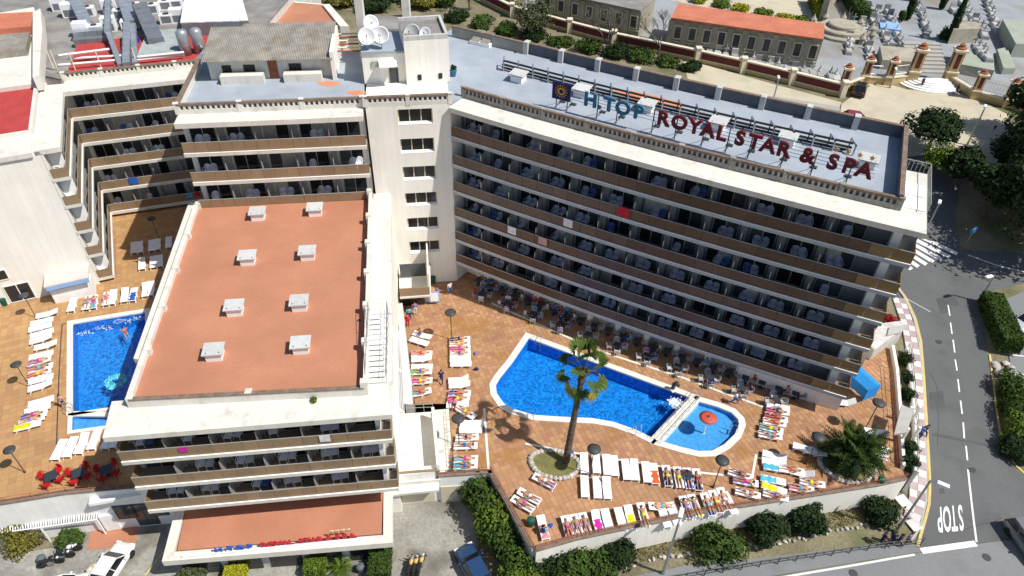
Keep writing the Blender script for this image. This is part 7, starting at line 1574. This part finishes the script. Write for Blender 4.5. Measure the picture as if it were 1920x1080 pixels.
# ---- people on their feet
def st(px, z, pz, rz, label, top, bot, botk='trousers'): person(pz, (px[0],px[1],z), rz, label, [('shirt',top),(botk,bot)])
st((20.12,42.62), .02, walk, R(70), 'person in pale top walking past the shallow pool', 'w', 'b'); st((-10.19,51.47), .02, stand, R(30), 'person in red clothes near the annex door', 'r', 'r'); st((-10.15,52.40), .02, stand, R(200), 'person in turquoise top with the person in red', 'c', 'n'); st((-9.66,53.21), .02, stand, R(10), 'person in purple top in the annex doorway', 'v', 'w'); st((-6.18,44.14), .02, walk, R(180), 'person in dark clothes walking between the lounger columns', 'n', 'n'); st((4.40,53.62), .02, stand, R(160), 'person in blue shirt standing under the curved wing', 'b', 'n'); st((32.55,44.65), .02, stand, R(100), 'person in white cap standing by the blue stall', 'w', 'n')
st((-37.36,38.82), 1.52, walk, R(160), 'person walking along the edge of the courtyard pool', 's', 'n', 'swimwear'); st((-6.43,56.47), .02, stand, R(40), 'person in white shirt at the stair tower corner', 'w', 'b'); st((-7.70,55.74), .02, stand, R(-60), 'person in purple shirt beside the notice board', 'v', 'n')
for px, lb, c, z in (((36.73,40.85,-1.94),'pedestrian in blue and red on the checkered pavement','b',0), ((37.10,41.07,-1.92),'second pedestrian close beside the one in blue','n',0), ((29.76,30.74,-2.60),'person in dark coat, left of the group on the corner','n',0), ((30.56,30.85,-2.60),'person in dark coat, second of the group on the corner','n',0), ((31.01,30.68,-2.60),'person in black, third of the group on the corner','n',0), ((31.77,30.80,-2.60),'person in grey, rightmost of the group on the corner','v',0)):
    st((px[0],px[1]), px[2]+.03, walk if 'black' in lb or 'second' in lb else stand, random.random()*6, lb, c, 'n')
st((58.45,99.16), 5.05, stand, R(20), 'person standing on the plaza below the fan steps', 'n', 'n'); st((62.49,97.14), 5.05, walk, R(90), 'person in dark clothes right of the fan steps', 'n', 'n')
person(prone, (*(-36.31,48.11),1.28), R(40), 'swimmer near the jets in the courtyard pool', [('swimwear','r')])
for i, (px, c) in enumerate((((-3.11,45.84),'n'),((-3.23,47.91),'v'),((5.36,36.73),'b'),((4.73,30.04),'r'),((3.42,29.86),'b'))):
    o = own(tag(link('beach_bag', fixn(MB().chain([(-.2,0,.1),(0,0,.2),(.2,0,.1)], [.1,.16,.1], 7).mesh('beach_bag','cloth_n')), None, (*px,.02), (0,0,i)), '%s beach bag lying %s' % (CLN[c], ('by the pool curve tiles','beside the first lounger block','at the foot of the palm bed','in front of the red towel lounger','beside the corner sunbather')[i]), 'bag'), 'cloth_'+c)
    
# ---- towels hung on balcony rails
hang = fixn(MB().box(-.45,-.012,-.75,.45,.012,.06).mesh('towel','cloth_r'))
def hung(i, t_, fl, c, lb, s=1, base=None, F=None, sc=1):
    pts = base or MP; F = F or FLO; p = lerp(pts[i],pts[i+1],t_); an_ = math.atan2(pts[i+1][1]-pts[i][1],pts[i+1][0]-pts[i][0]); q = (p[0]+math.sin(an_)*.03, p[1]-math.cos(an_)*.03)
    own(tag(link('towel', hang, None, (*q,F[fl]+1.03), (0,0,an_), (sc,1,sc)), lb, 'towel'), 'cloth_'+c)
hung(5, .75, 4, 'r', 'bright red towel hanging over a fifth-floor rail of the curved wing', sc=1.15); hung(3, .3, 2, 's', 'pinkish towel hanging over a third-floor rail of the curved wing'); hung(2, .2, 2, 'w', 'white towel hanging over a third-floor rail near the tower'); hung(4, .1, 3, 'w', 'pale towel hanging over a fourth-floor rail of the curved wing'); hung(1, .2, 1, 'b', 'blue towel hanging low over a left wing rail', base=LP1, F=FL); hung(3, .0, 0, 'c', 'pale blue towel hanging over the lowest left wing rail', base=LP1, F=FL, sc=.7); hung(3, .3, 0, 'r', 'dark red towel hanging over the lowest left wing rail', base=LP1, F=FL, sc=.7); hung(1, .4, 2, 'm', 'magenta towel hanging over the top rail of the terracotta block', base=BP, F=FLO, sc=.6); hung(4, .5, 2, 'w', 'white towel hanging over the top rail of the terracotta block', base=BP, F=FLO, sc=.8)
